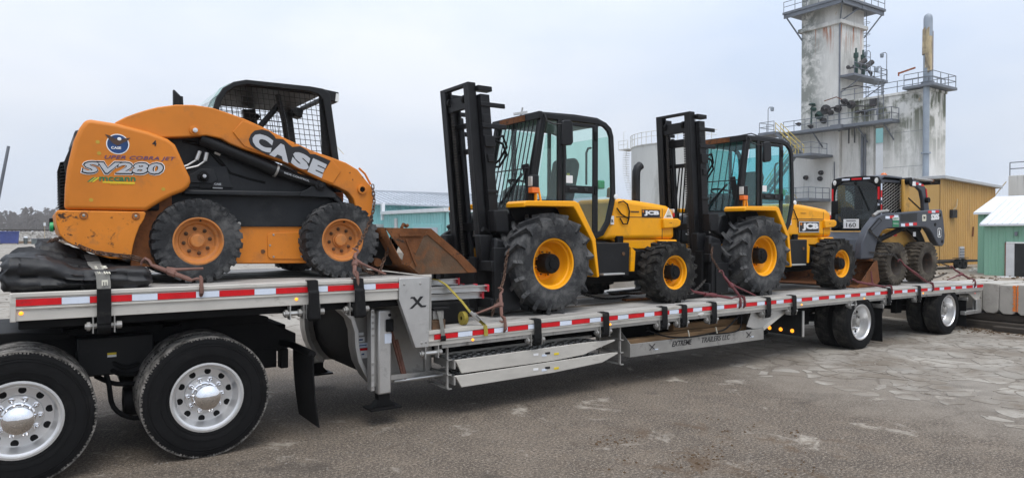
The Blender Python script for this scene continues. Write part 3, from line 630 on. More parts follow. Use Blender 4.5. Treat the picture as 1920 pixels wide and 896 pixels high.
# ================================================================== sheds
def corr(par,name,m,o,ud,wd,W_,H,pitch,depth,H2=None):
    """corrugated sheet: origin o, along ud (W_), up H (H2 at the far end), relief towards wd"""
    o=Vector(o);ud=Vector(ud);wd=Vector(wd);n=int(W_/pitch); v=[];f=[]
    H2=H if H2 is None else H2
    q=0
    for k in range(n):
        for s,dp in ((0,0),(.62,0),(.72,1),(.92,1)):
            t=(k+s)*pitch; h=H+(H2-H)*t/W_; p=o+ud*t+wd*(dp*depth); v+=[p,p+Vector((0,0,h))]; q+=1
    for i in range(q-1): f.append((i*2,i*2+2,i*2+3,i*2+1))
    return B().add(v,f).build(name,m,par,smooth=0)
mat('yellow_sheet',(.52,.31,.095),.6,v=.08,s=.8,d=(.36,.22,.09),da=.3,ds=.7,st=(1,1,.25),world=True); mat('roof_trim',(.42,.43,.44),.5,v=.08,s=1); mat('green_sheet',(.19,.37,.265),.6,v=.06,s=.8,d=(.22,.33,.26),da=.25,ds=1,st=(1,1,.3),world=True); mat('white_roof',(.66,.68,.70),.5,m=.1,v=.06,s=1); mat('teal_sheet',(.24,.50,.50),.6,v=.08,s=.8,d=(.30,.50,.50),da=.3,ds=1,st=(1,1,.3),world=True); mat('grey_sheet',(.40,.43,.47),.5,v=.1,s=.6); mat('door_white',(.55,.55,.55),.6,v=.1,s=2); mat('dark_void',(.012,.012,.012),.9)
yb=root('yellow_shed',(60,22,-.7),'tall ochre ribbed metal shed right of the concrete plant','building')
corr(yb,'wall','yellow_sheet',(55.2,20.3,-.75),(1,0,0),(0,-1,0),9.9,6.95,.31,.06,6.55); bx('wall','yellow_sheet',yb,55.2,65.1,20.36,26,-.75,5.7)
B().prism([(55.1,6.15),(65.35,5.72),(65.35,5.95),(55.1,6.40)],19.9,26.2).build('roof','roof_trim',yb,.02); corr(yb,'wall','yellow_sheet',(65.12,26,-.75),(0,-1,0),(1,0,0),5.7,6.5,.31,.06)
bx('vent','roof_trim',yb,58.2,58.95,20.15,20.25,-.5,.8)
for k in range(5): bx('vent_slat','steel_grey',yb,58.22,58.93,20.10,20.15,-.35+.22*k,-.25+.22*k)
bx('wall_box','dark_void',yb,56.6,57.4,20.0,20.24,3.1,3.75,.02); B().tube([(56.7,20.05,3.7),(57.3,20.05,3.95),(57.6,20.1,4.6)],.04,5).build('cable','insulation',yb); B().bar((60.4,20.15,1.6),(60.5,20.15,2.4),.08,.12).build('wall_bracket','rust',yb)
gs=root('green_shed',(47.5,11,-.7),'small green ribbed metal shed with pale roof and open door','building')
corr(gs,'wall','green_sheet',(45.56,13.3,-.75),(0,-1,0),(-1,0,0),5.0,3.2,.40,.04); bx('wall','green_sheet',gs,45.60,52,8.3,13.28,-.75,2.4)
B().add([(45.25,13.45,2.36),(45.25,8.2,2.36),(49.0,8.2,3.98),(49.0,13.45,3.98),(45.25,13.45,2.48),(45.25,8.2,2.48),(49.0,8.2,4.1),(49.0,13.45,4.1)],[(0,1,2,3),(4,7,6,5),(0,4,5,1),(1,5,6,2),(2,6,7,3),(3,7,4,0)]).build('roof','white_roof',gs)
for k in range(14): y_=13.4-k*.4; B().bar((45.25,y_,2.50),(49.0,y_,4.12),.04,.05).build('roof_rib','white_roof',gs)
B().prism([(45.6,2.42),(49,3.9),(52.5,2.42)],8.4,13.25).build('gable','green_sheet',gs)
bx('door_opening','dark_void',gs,45.44,45.62,11.05,12.05,-.72,1.30); bx('door_frame','rust',gs,45.42,45.54,12.05,12.12,-.72,1.38); bx('door_frame','white_paint',gs,45.42,45.54,10.98,11.05,-.72,1.38); bx('door_frame','white_paint',gs,45.42,45.54,10.98,12.12,1.30,1.38); B().bar((45.43,12.02,.29),(45.45,11.62,.29),2.0,.04,(1,0,0)).build('door','door_white',gs) if 0 else bx('door','door_white',gs,45.38,45.43,11.60,12.04,-.70,1.28); bx('wall_lamp','steel_grey',gs,45.35,45.5,11.45,11.6,1.75,2.0,.03)
gb=root('green_shed',(51,15,-.7),'taller green shed wing with pale roof behind the small open shed','building')
corr(gb,'wall','green_sheet',(47.6,14.5,-.75),(0,-1,0),(-1,0,0),5.2,3.95,.40,.04); bx('wall','green_sheet',gb,47.64,56,9.3,14.48,-.75,3.15)
B().add([(47.3,14.65,3.12),(47.3,9,3.12),(50.5,9,4.25),(50.5,14.65,4.25),(47.3,14.65,3.26),(47.3,9,3.26),(50.5,9,4.39),(50.5,14.65,4.39)],[(0,1,2,3),(4,7,6,5),(0,4,5,1),(1,5,6,2),(2,6,7,3),(3,7,4,0)]).build('roof','white_roof',gb)
cs_=root('concrete_silo',(80,21,-.7),'grey concrete block structure with roof railing at the far right edge','building'); bx('wall','plant_wall',cs_,77,85,17,23.9,-.8,7.6,.05); bx('band','plant_wall',cs_,76.9,85.1,16.9,24.0,4.6,5.0,.04); rail(cs_,[(77.1,23.8,7.6),(77.1,17.1,7.6)],1.3,'steel_grey',2.5,.05); B().tube([(76.8,24.0,7.0),(76.5,25.2,5.2),(76.3,25.6,3.5)],.05,5).build('cable','insulation',cs_)
tp2=root('storage_hall',(85,38.5,G0),'white hall with teal band seen through the slot in the concrete plant','building'); bx('wall','white_roof',tp2,80,81.5,37.6,43,G0,16.5,.05); bx('band','teal_sheet',tp2,79.9,80,37.6,43,12.6,14.6)
# teal warehouse
th=root('teal_warehouse',(26,48,-.6),'long teal metal warehouse with grey sheet roof behind the rusty bucket','building')
bx('wall','teal_sheet',th,14,44,50.0,62,-.8,4.35); corr(th,'wall','teal_sheet',(14,49.98,-.8),(1,0,0),(0,-1,0),30,5.15,.45,.05)
B().add([(13.5,49.3,4.30),(44.5,49.3,3.95),(44.5,56,5.25),(13.5,56,5.75),(13.5,49.3,4.45),(44.5,49.3,4.10),(44.5,56,5.4),(13.5,56,5.9)],[(0,1,2,3),(4,7,6,5),(0,4,5,1),(1,5,6,2),(2,6,7,3),(3,7,4,0)]).build('roof','grey_sheet',th)
for k in range(52): x=13.7+k*.6; B().bar((x,49.3,4.48-(x-13.5)*.0113),(x,56,5.93-(x-13.5)*.0161),.06,.06).build('roof_rib','grey_sheet',th)
bx('ridge_cap','grey_sheet',th,13.5,44.5,55.8,56.4,5.45,5.85); bx('awning','roof_trim',th,17.5,21.3,47.8,49.9,2.3,2.55,.02)
bx('annex_wall','teal_sheet',th,20.35,30,37.0,47.9,-.8,3.35); corr(th,'annex_wall','teal_sheet',(20.33,47.9,-.8),(0,-1,0),(-1,0,0),10.9,4.15,.45,.05)
bx('annex_fascia','white_roof',th,20.1,30,36.9,48.0,3.35,3.62,.02); bx('annex_post','white_roof',th,20.15,20.4,47.7,48.0,2.9,4.3)
bx('door_trim','teal_sheet',th,20.2,20.3,37.6,42.3,-.7,2.5,.02); bx('garage_door','grey_sheet',th,20.14,20.22,38.0,41.8,-.7,2.25)
for k in range(7): bx('door_rib','door_white',th,20.11,20.14,38.0,41.8,-.6+.4*k,-.56+.4*k)
bx('wall_panel','door_white',th,20.2,20.3,45.0,45.4,2.0,3.0)
# ================================================================== left background: railway, bins, scrub, far wood
mat('ballast',(.22,.205,.185),.95,v=.3,s=1.2,d=(.42,.40,.37),da=.4,ds=3.5,d2=(.06,.055,.05),da2=.4,ds2=4,world=True); mat('rail_steel',(.05,.04,.035),.6,m=.4,v=.2,s=1)
at((0,0,0))
b=B(); N=60; v=[];f=[]
for i in range(N+1):
    x=-90+i*3
    for y,z in ((124,-.02),(129,1.55),(130,1.8),(138,1.8),(143,-.02)): v.append((x,y+mn.noise((x*.4,y,0))*.3,z+mn.noise((x*.5,y,3))*.12))
for i in range(N):
    for k in range(4): f.append((i*5+k,(i+1)*5+k,(i+1)*5+k+1,i*5+k+1))
emb=tag(b.add(v,f).build('railway_embankment','ballast'),kind='structure')
for y in (131.2,132.65,135.5,136.95): bx('rail','rail_steel',emb,-90,90,y,y+.08,1.98,2.16)
for i in range(220): x=-60+i*.6; bx('sleeper','old_timber',emb,x,x+.24,130.6,133.3,1.82,1.99) if -20<x<12 else None
b=B()
for _ in range(1500): x=rs.uniform(-20,14); y=rs.uniform(124,130); lump(b,x,y,rs.uniform(.05,.14),max(0,(y-124)*.32))
tag(b.build('ballast_stone','pebble',smooth=0),'grey ballast stones on the railway bank at far left','ballast',kind='stuff')
mat('blue_bin',(.03,.05,.22),.5,v=.15,s=1); mat('bin_grey',(.10,.12,.12),.6,v=.2,s=1)
db=root('dumpster',(-6.9,117,0),'blue waste dumpster by the railway bank at far left','dumpster')
B().prism([(-8.05,.15),(-8.15,1.75),(-5.85,1.75),(-5.95,.15)],116.4,118).build('body','blue_bin',db,.04); bx('rim','blue_bin',db,-8.22,-5.78,116.3,118.1,1.72,1.86,.02)
for x in (-7.6,-7.0,-6.4): bx('side_rib','blue_bin',db,x-.05,x+.05,116.32,116.42,.2,1.7)
for x in (-8.0,-6.05): bx('foot','bin_grey',db,x-.05,x+.1,116.5,117.9,0,.16)
cn_=root('litter_bin',(-5.1,117.5,0),'small dark litter bin with pale lid beside the blue dumpster','bin'); B().lathe([(0,.22),(.9,.27)],(-5.1,117.5,0),12,'z',cap=True).build('bin_body','bin_grey',cn_); B().lathe([(.9,.29),(1.0,.28),(1.12,.12),(1.13,.01)],(-5.1,117.5,0),12,'z').build('lid','white_roof',cn_)
tb=root('equipment_box',(-3.6,117.3,0),'low grey metal box right of the litter bin','box'); bx('body','bin_grey',tb,-4.4,-2.6,116.8,117.8,0,.72,.03); bx('lid','steel_grey',tb,-4.45,-2.55,116.75,117.85,.72,.82,.02)
mk=root('marker_post',(-2.75,123.5,0),'thin pale marker post by the railway bank','post'); B().cyl((-2.75,123.5,0),(-2.75,123.5,3.3),.045,6).build('post','insulation',mk); bx('marker_plate','white_roof',mk,-2.9,-2.6,123.42,123.46,2.7,3.2)
sk=root('soil_pile',(-9.5,119,0),'low brown soil strip along the foot of the railway bank','soil')
b=B(); v=[];f=[]
for i in range(31):
    x=-22+i*1.1
    for y,z in ((121.6,-.01),(122.6,.38+.2*mn.noise((x,0,0))),(124.2,.1)): v.append((x,y+.3*mn.noise((x,2,0)),z))
for i in range(30):
    for k in range(2): f.append((i*3+k,(i+1)*3+k,(i+1)*3+k+1,i*3+k+1))
b.add(v,f).build('soil','mud',sk)
mat('bark',(.085,.07,.06),.9,v=.2,s=3); mat('twig',(.11,.092,.082),.95,v=.3,s=.05)
def branchy(b,p,d,L,r,depth,rnd):
    q=p+d*L; b.tube([p,q],[r,r*.65],5 if depth>2 else 3,cap=False)
    if depth==0: return
    for k in range(rnd.choice((2,3,3))):
        nd=(d+Vector((rnd.gauss(0,.42),rnd.gauss(0,.42),rnd.gauss(.08,.25)))).normalized(); branchy(b,p+(q-p)*rnd.uniform(.55,1),nd,L*rnd.uniform(.6,.85),r*.6,depth-1,rnd)
bu=root('bare_bush',(-1.0,128,1.4),'leafless scrub tree standing beside the railway line','tree')
for k in range(4):
    b=B(); rd=random.Random(20+k); branchy(b,Vector((-1.2+.35*k,128,1.3)),Vector((rd.gauss(0,.25),0,1)).normalized(),1.15,.07,4,rd); b.build('stem','twig',bu)
# far wood: bare crowns that read as one mass
b=B(); rd=random.Random(5)
for k in range(620):
    x=rd.uniform(-170,240); y=rd.uniform(420,520); h=rd.uniform(9,14.5)*(1+.10*mn.noise((x*.03,0,0))); w_=rd.uniform(2.5,4.2)
    b.bar((x,y,-1),(x,y,h*.75),.35,.35)
    for q in range(46):
        t=rd.uniform(.18,1); a=rd.uniform(0,6.28); rr=w_*math.sin(PI*min(1,t*.9+.08))**.6*rd.uniform(.2,1); z0=h*t; cx,cy=x+rr*math.cos(a),y+rr*math.sin(a)
        b.add([(x+(cx-x)*.3,y+(cy-y)*.3,z0-1.6),(cx+.28,cy,z0+.3),(cx-.15,cy+.3,z0+1.0)],[(0,1,2)]); b.add([(cx-.9,cy,z0-.3),(cx+.9,cy+.1,z0+.2),(cx+rd.uniform(-.4,.4),cy,z0+.75)],[(0,1,2)])
tag(b.build('far_wood','twig',smooth=0),'leafless wood in a hazy line along the horizon','wood',kind='stuff')
pl_=root('leaning_pole',(-5.55,30.9,0),'thin grey pole leaning at the far left edge of the yard','pole'); B().tube([(-5.43,31.05,0),(-4.82,30.68,3.64),(-4.49,30.48,5.6)],[.075,.068,.06],10).build('pole','steel_grey',pl_)
# small black trailer and sheet debris by the sheds
ut=root('utility_trailer',(52.0,18.0,-.7),'small low black trailer with two round wheels in front of the ochre shed','trailer')
for x in (51.5,52.35):
    B().lathe([(-.15,.2),(-.15,.34),(-.08,.38),(.08,.38),(.15,.34),(.15,.2),(.05,.12),(.05,.01)],(x,17.4,-.33),18).build('wheel','rubber',ut)
bx('fender','black_frame',ut,51.05,52.85,17.22,17.56,.08,.12,.02); bx('bed','black_frame',ut,49.2,56,17.6,19.4,-.25,-.12,.02); B().bar((49.2,18.4,-.2),(47.8,18.4,-.4),.12,.12).build('drawbar','black_frame',ut)
mat('sheet_blue',(.16,.25,.34),.5,v=.2,s=2); mat('sheet_dark',(.03,.04,.05),.5,v=.2,s=2)
for k,(x,y,sx,sy,m,l) in enumerate(((38.5,13.2,2.2,1.6,'sheet_dark','dark flat sheet lying on the ground left of the shed door'),(40.2,11.7,1.6,1.0,'sheet_blue','blue grey panel lying before the shed door'),(41.5,10.4,1.4,1.2,'white_roof','pale scrap sheet lying right of the shed door'))):
    tag(bx('scrap_sheet',m,None,x-sx/2,x+sx/2,y-sy/2,y+sy/2,-.70,-.60+.03*k,.02),l,'sheet')
mat('rubble',(.42,.39,.34),.95,v=.3,s=3)
b=B()
for _ in range(60): lump(b,50.5+rs.gauss(0,1.0),15.5+rs.gauss(0,.8),rs.uniform(.05,.22),-.72)
tag(b.build('rubble_heap','rubble',smooth=0),'small heap of pale rubble beside the green shed','rubble',kind='stuff')

# ================================================================== haze
mat('haze',(1,1,1)); hm=MATS['haze']; ht=hm.node_tree; ht.nodes.clear(); ho=ht.nodes.new('ShaderNodeOutputMaterial'); hv=ht.nodes.new('ShaderNodeVolumePrincipled'); hv.inputs['Color'].default_value=(1,1,1,1); hv.inputs['Density'].default_value=.00045; hv.inputs['Anisotropy'].default_value=.2; ht.links.new(hv.outputs[0],ho.inputs['Volume'])
at((0,0,0)); tag(B().box(-1499,1499,-299,1499,-2.2,31).build('haze','haze',smooth=0),'thin grey winter haze over the whole yard','haze',kind='stuff')
# ================================================================== road wheels (prototypes, hidden after copying)
at((0,0,0))
def road_wheel(R,W,deep,rimmat,hub):
    rr=.290; w=W/2
    a0=-.005 if not deep else -.030
    b=B().lathe([(w*.97,.305),(w*.98,.288),(w*.84,.279),(w*.80,.264),(a0+.035,.252),(a0+.004,.236),(a0,.172),(a0+.014,.166),(a0+.014,.02)],(0,0,0),48)
    wh=b.build('wheel',rimmat,None,local=True,smooth=35)
    ty=tyre(R,W,rr,'road',64).build('tyre','rubber',wh,local=True); tread_band(R,W).build('tread','tread_dusty' if hub else 'tread',wh,local=True)
    for k in range(10):
        t=2*PI*(k+.3)/10
        h=B(); h.cyl((.209*math.cos(t),-a0-.0035,.209*math.sin(t)),(.209*math.cos(t),-a0+.03,.209*math.sin(t)),.028,14); h.build('hand_hole','black_frame',wh,local=True)
        t=2*PI*(k)/10; x,z=.142*math.cos(t),.142*math.sin(t); a=-a0-.014
        n=B().lathe([(0,.024),(.006,.023),(.007,.017),(.03,.017),(.036,.011),(.052,.010),(.055,.004)],(x,a,z),8)
        n.build('lug_nut','chrome' if hub else 'alu_dark',wh,local=True)
    if hub:
        B().lathe([(.0,.118),(.015,.115),(.020,.104),(.125,.100),(.134,.108),(.146,.106),(.150,.094),(.170,.074),(.182,.05),(.188,.02),(.189,.001)],(0,-a0-.012,0),32).build('hub_cap','chrome',wh,local=True,smooth=40)
    else:
        B().lathe([(.0,.095),(.03,.09),(.035,.07),(.10,.065),(.105,.05),(.11,.001)],(0,-a0-.012,0),24).build('hub_cap','alu_dark',wh,local=True)
    return wh
def plain_wheel(R,W):
    wh=B().lathe([(W/2*.9,.295),(.0,.26),(-.02,.1),(-.02,.01)],(0,0,0),32).build('wheel','alu_dark',None,local=True)
    tyre(R,W,.29,'road',64).build('tyre','rubber',wh,local=True); tread_band(R,W).build('tread','tread_dusty' if R>.5 else 'tread',wh,local=True); return wh
WD=road_wheel(.53,.285,False,'alu_brushed',True); WT=road_wheel(.462,.27,True,'alu_bright',False); WD2=plain_wheel(.53,.285); WT2=plain_wheel(.462,.27)
# ================================================================== semi truck (its rear half)
tr=root('semi_truck',(-2.87,1.295,0),'black semi truck rear chassis with polished dual wheels under the trailer nose','truck')
for y in (.86,1.73):
    B().prism([(-6.6,.76),(-6.6,1.06),(-1.52,1.10),(-1.20,.93),(-1.20,.80),(-1.50,.74)],y-.045,y+.045).build('frame_rail','black_frame',tr,.008)
for x in (-5.6,-4.4,-2.87,-1.9,-1.36): bx('cross_member','black_frame',tr,x-.08,x+.08,.9,1.69,.80,1.02,.01)
for x in (-3.555,-2.19):
    B().cyl((x,.15,.53),(x,2.44,.53),.075,14).build('axle','black_frame',tr)
    B().sphere((x,1.295,.53),.24,16,10,(1,.8,1)).build('differential','black_frame',tr)
    put(WD,tr,(x,.245,.53)); put(WD2,tr,(x,.585,.53)); put(WD2,tr,(x,2.005,.53),PI); put(WD,tr,(x,2.345,.53),PI)
    for y in (.80,1.79): B().lathe([(0,.10),(.05,.14),(.12,.14),(.17,.15),(.24,.13),(.26,.10)],(x+.36,y,.62),16,'z').build('air_spring','rubber',tr)
    for y in (.86,1.73): B().bar((x-.55,y,.48),(x+.45,y,.60),.08,.09).build('trailing_arm','black_frame',tr,.01)
bx('fifth_wheel_base','black_frame',tr,-3.25,-2.45,.80,1.79,1.06,1.12,.01)
B().prism([(-3.35,1.14),(-3.35,1.22),(-3.2,1.285),(-2.55,1.285),(-2.2,1.20),(-2.05,1.10),(-2.2,1.10),(-2.5,1.14)],.80,1.79).build('fifth_wheel','black_frame',tr,.015)
for y in (.80,1.70): B().prism([(-2.30,1.10),(-2.2,1.18),(-1.75,1.19),(-1.48,1.12),(-1.48,1.06),(-2.30,1.06)],y,y+.11).build('ramp_rail','black_frame',tr,.01)
bx('side_box','black_paint',tr,-3.15,-2.55,.62,.84,.72,1.06,.015)
bx('warning_label','decal_yellow',tr,-2.92,-2.85,.612,.619,.90,.918); bx('warning_label','decal_white',tr,-2.92,-2.85,.612,.619,.88,.898)
B().prism([(-4.7,1.04),(-4.4,1.14),(-3.6,1.14),(-3.2,1.10),(-3.2,1.06),(-4.7,1.0)],.70,1.89).build('deck_plate','black_frame',tr,.01)
B().tube([(-1.36,.86,.84),(-1.30,.70,.845),(-1.285,.02,.835)],.035,12).build('flap_hanger','black_frame',tr)
B().tube([(-1.36,1.73,.84),(-1.30,1.89,.845),(-1.285,2.57,.835)],.035,12).build('flap_hanger','black_frame',tr)
def flap(par,x,y0,y1,z0,z1,curl=.0):
    b=B();n=8;v=[];f=[]
    for i in range(n+1):
        t=i/n; z=z1+(z0-z1)*t; dx=curl*t*t
        for xx in (-.006,.006):
            v+=[(x+dx+xx,y0+.03*t*curl*8,z),(x+dx+xx,y1,z-(0))]
    for i in range(n):
        o=i*4; f+=[(o,o+1,o+5,o+4),(o+2,o+6,o+7,o+3),(o,o+4,o+6,o+2),(o+1,o+3,o+7,o+5)]
    f+=[(0,2,3,1),(n*4,n*4+1,n*4+3,n*4+2)]
    return b.add(v,f).build('mud_flap','rubber',par)
flap(tr,-1.29,-.02,.60,.14,.83,.06); flap(tr,-1.29,1.99,2.58,.14,.83,.06)
for k,pts in enumerate(([(-3.02,.9,.92),(-2.92,.62,.70),(-2.88,.55,.45),(-2.72,.55,.33),(-2.5,.6,.33),(-2.3,.7,.36)],[(-3.0,.8,.85),(-2.85,.6,.74),(-2.7,.58,.72),(-2.55,.62,.82),(-2.5,.8,.95)],[(-3.0,.75,.70),(-2.85,.6,.64),(-2.6,.6,.63),(-2.45,.7,.66)],[(-2.95,.7,.9),(-2.8,.6,.78),(-2.62,.66,.80),(-2.5,.7,.70)])):
    sm=[]
    for i in range(len(pts)-1):
        for q in range(4):
            p0=Vector(pts[max(i-1,0)]);p1=Vector(pts[i]);p2=Vector(pts[i+1]);p3=Vector(pts[min(i+2,len(pts)-1)]);t=q/4
            sm.append(.5*((2*p1)+(p2-p0)*t+(2*p0-5*p1+4*p2-p3)*t*t+(3*p1-p0-3*p2+p3)*t**3))
    B().tube(sm+[pts[-1]],.022,8).build('air_hose','rubber',tr)
for i in range(2):                                                # coiled air lines behind the cab
    B().tube([(-3.98+.05*math.cos(q*.9)-.002*q,.55+.5*i+.006*q,1.12+.05*math.sin(q*.9)-.0006*q) for q in range(90)],.011,5).build('coiled_air_line','rubber',tr)
B().lathe([(-.25,.02),(-.24,.13),(.24,.13),(.25,.02)],(-2.55,.72,.45),16,'x').build('brake_chamber','black_frame',tr)
bx('tail_bracket','black_frame',tr,-1.62,-1.40,.80,.94,.60,.80,.01); bx('tail_bracket','black_frame',tr,-1.36,-1.28,.80,.92,.58,.78,.01)
# ================================================================== step deck trailer
def zc(x): t=min(1,max(0,x/12.34)); return .0477*4*t*(1-t)
ZU=1.517; ZL=.955
def dk(x): return ZL+zc(x)
tl=root('step_deck_trailer',(4.5,1.295,0),'long aluminium step deck flatbed trailer with red and white reflective tape','trailer')
def seg(name,m,x0,x1,y0,y1,z0,z1,n=14,par=None,bevel=0):
    b=B();v=[];f=[]
    for i in range(n+1):
        x=x0+(x1-x0)*i/n; d=zc(x); v+=[(x,y0,z0+d),(x,y1,z0+d),(x,y1,z1+d),(x,y0,z1+d)]
    for i in range(n):
        o=i*4
        for k in range(4): f.append((o+k,o+(k+1)%4,o+4+(k+1)%4,o+4+k))
    f+=[(0,1,2,3),(n*4+3,n*4+2,n*4+1,n*4)]
    return b.add(v,f).build(name,m,par or tl,bevel,smooth=20)
# deck planks
y=.062
NP=11
for i in range(NP):
    y0=.064+i*(2.462/NP); y1=y0+2.462/NP-.008
    wood=i in (3,7)
    bx('deck_plank','wood_deck' if wood else 'alu_deck',tl,-3.575,-.04,y0,y1,ZU-.035,ZU-(.003 if wood else 0)-random.random()*.002,.004)
    seg('deck_plank','wood_deck' if wood else 'alu_deck',-.035,12.64,y0,y1,ZL-.035,ZL-(.003 if wood else 0)-random.random()*.002,18)
for s,(ya,yb,yl,yt) in enumerate(((.018,.060,-.002,.060),(2.53,2.572,2.53,2.592))):
    bx('side_rail','alu_rail',tl,-3.585,-.41,ya,yb,1.305,ZU-.02,.004)
    bx('rail_cap','alu_rail',tl,-3.585,-.41,yl,yt,ZU-.030,ZU+.004,.004)
    seg('side_rail','alu_rail',-.076,12.655,ya,yb,.800,ZL-.02,18)
    seg('rail_cap','alu_rail',-.07,12.66,yl,yt,ZL-.030,ZL+.004,18)
bx('rail_lip','alu_rail',tl,-3.585,-.41,.004,.020,1.395,1.412,.002); seg('rail_lip','alu_rail',-.07,12.655,.004,.020,.846,.858,18)
bx('nose_beam','alu_rail',tl,-3.60,-3.56,.0,2.59,1.30,1.52,.006)
bx('nose_lower','black_frame',tl,-3.55,-.3,.10,2.49,1.23,1.30,.01)
seg('lower_channel','alu_dark',.1,12.5,.03,.06,.76,.802,18)
# reflective tape
PU=.485; XU=-3.565
for i in range(7):
    x=XU+i*PU; B().box(x,x+PU*.611-.002,.002,.0175,1.421,1.472).build('red_reflector','red_tape',tl)
    if i<6: B().box(x+PU*.611,x+PU-.002,.002,.0175,1.421,1.472).build('white_reflector','white_tape',tl)
for i in range(28):
    x=i*.4572; z=zc(x+.14)
    def sk(x0,x1):
        return B().add([(x0,.002,.8645+zc(x0)),(x1,.002,.8645+zc(x1)),(x1,.0175,.8645+zc(x1)),(x0,.0175,.8645+zc(x0)),(x0,.002,.9153+zc(x0)),(x1,.002,.9153+zc(x1)),(x1,.0175,.9153+zc(x1)),(x0,.0175,.9153+zc(x0))],[(0,3,2,1),(4,5,6,7),(0,1,5,4),(1,2,6,5),(2,3,7,6),(3,0,4,7)])
    sk(x,x+.2775).build('red_reflector','red_tape',tl)
    if i<27: sk(x+.2795,x+.455).build('white_reflector','white_tape',tl)
# side marker lamps
for x,z,yy in ((-3.53,1.365,.018),(-1.435,1.362,.018),(.469,.822,.018),(2.45,.842,.018),(6.42,.858,.018),(8.20,.86,.018),(10.2,.855,.018)):
    B().lathe([(0,.015),(.006,.014),(.010,.009),(.012,.001)],(x,yy,z),14).build('marker_lamp','amber_lamp',tl)
B().sphere((4.118,.018,.862),.05,16,8,(1.5,.25,.6)).build('marker_lamp','lamp_lens',tl)
B().lathe([(0,.028),(.012,.026),(.018,.001)],(12.43,.085,.74),14).build('tail_lamp','red_lamp',tl)
# gooseneck webs with curved flange
WEB=[(-1.061,1.225),(-.877,1.185),(-.775,1.09),(-.732,.96),(-.723,.794),(-.690,.640),(-.613,.487),(-.524,.385)]
for ya,yb in ((.46,.48),(2.11,2.13)):
    B().prism(WEB+[(.10,.345),(.10,.80),(-.05,1.30),(-1.061,1.30)],ya,yb).build('gooseneck_web','alu_dark',tl,.003)
    fo=[];fi=[]
    for i,(a,b_) in enumerate(WEB):
        p=WEB[max(i-1,0)];q=WEB[min(i+1,len(WEB)-1)];d=Vector((q[0]-p[0],q[1]-p[1])).normalized(); nx,nz=-d.y,d.x
        fo.append((a-nx*.0,b_-nz*.0)); fi.append((a+nx*.045,b_+nz*.045))
    B().ring(fo,fi,ya-.09,yb+.09,False).build('gooseneck_flange','alu',tl,.004)
cs=B();v=[];f=[]
for a,b_ in WEB: v+=[(a+.10,.58,b_+.03),(a+.10,2.01,b_+.03)]
for i in range(len(WEB)-1): f.append((i*2,i*2+1,i*2+3,i*2+2))
cs.add(v,f).build('bulkhead_sheet','black_frame',tl)
for k,(x0,x1,z0,z1,m) in enumerate(((-.665,-.60,.905,.935,'decal_white'),(-.675,-.59,.835,.885,'decal_white'),(-.675,-.555,.775,.825,'white_tape'),(-.672,-.548,.745,.768,'red_tape'),(-.672,-.548,.665,.743,'decal_white'))):
    B().box(x0,x1,.452,.459,z0,z1).build('warning_label',m,tl)
for k,(x0,x1,z0,z1) in enumerate(((-.655,-.61,.853,.868),(-.66,-.63,.69,.705),(-.625,-.595,.70,.715),(-.66,-.57,.795,.805))): B().box(x0,x1,.4495,.453,z0,z1).build('warning_label','decal_blue',tl)
# landing legs
for y0 in (.20,2.25):
    bx('landing_leg','alu',tl,-.545,-.395,y0,y0+.14,.315,1.19,.02)
    bx('leg_bracket','alu',tl,-.615,-.575,y0+.02,y0+.12,.36,1.20,.006)
    bx('leg_bracket','alu_dark',tl,-.575,-.545,y0+.06,y0+.10,.40,1.15)
    for z in (.40,.53,.64,.93,1.0,1.06,1.12,1.17): B().cyl((-.595,y0+.012,z),(-.595,y0+.03,z),.014,8).build('bolt','alu_dark',tl)
    B().cyl((-.42,y0-.004,1.13),(-.42,y0+.02,1.13),.017,10).build('bolt_hole','black_frame',tl)
    bx('crank_bracket','black_frame',tl,-.465,-.385,y0-.03,y0-.002,.96,1.09,.01); bx('leg_label','white_tape',tl,-.475,-.40,y0-.004,y0,.84,.94)
    bx('leg_tube','black_frame',tl,-.53,-.41,y0+.015,y0+.125,.20,.33)
    B().prism([(-.60,.185),(-.50,.29),(-.44,.29),(-.34,.185)],y0+.02,y0+.12).build('leg_foot','black_frame',tl,.004)
    bx('foot_plate','black_frame',tl,-.64,-.30,y0-.04,y0+.18,.165,.187,.004)
B().bar((-.46,.27,.47),(.3,.45,.42),.03,.05).build('leg_brace','alu',tl)
for (x0,z0,x1,z1) in ((-.36,.95,-.2,.45),(-.30,.85,-.17,.42)): B().bar((x0,.30,z0),(x1,.34,z1),.02,.035).build('leg_brace','binder_rust',tl)
bx('rivet_plate','alu_dark',tl,-.24,.14,.60,.62,.36,.86,.003)
for i in range(4):
    for j in range(3): B().sphere((-.18+.10*j+(.04 if i%2 else 0),.598,.42+.11*i),.015,8,5).build('rivet','alu',tl)
bx('frame_post','alu_dark',tl,.10,.16,.42,.60,.36,.80,.006)
B().cyl((-.30,.36,.40),(.30,.30,.42),.018,8).build('crank_shaft','alu',tl)
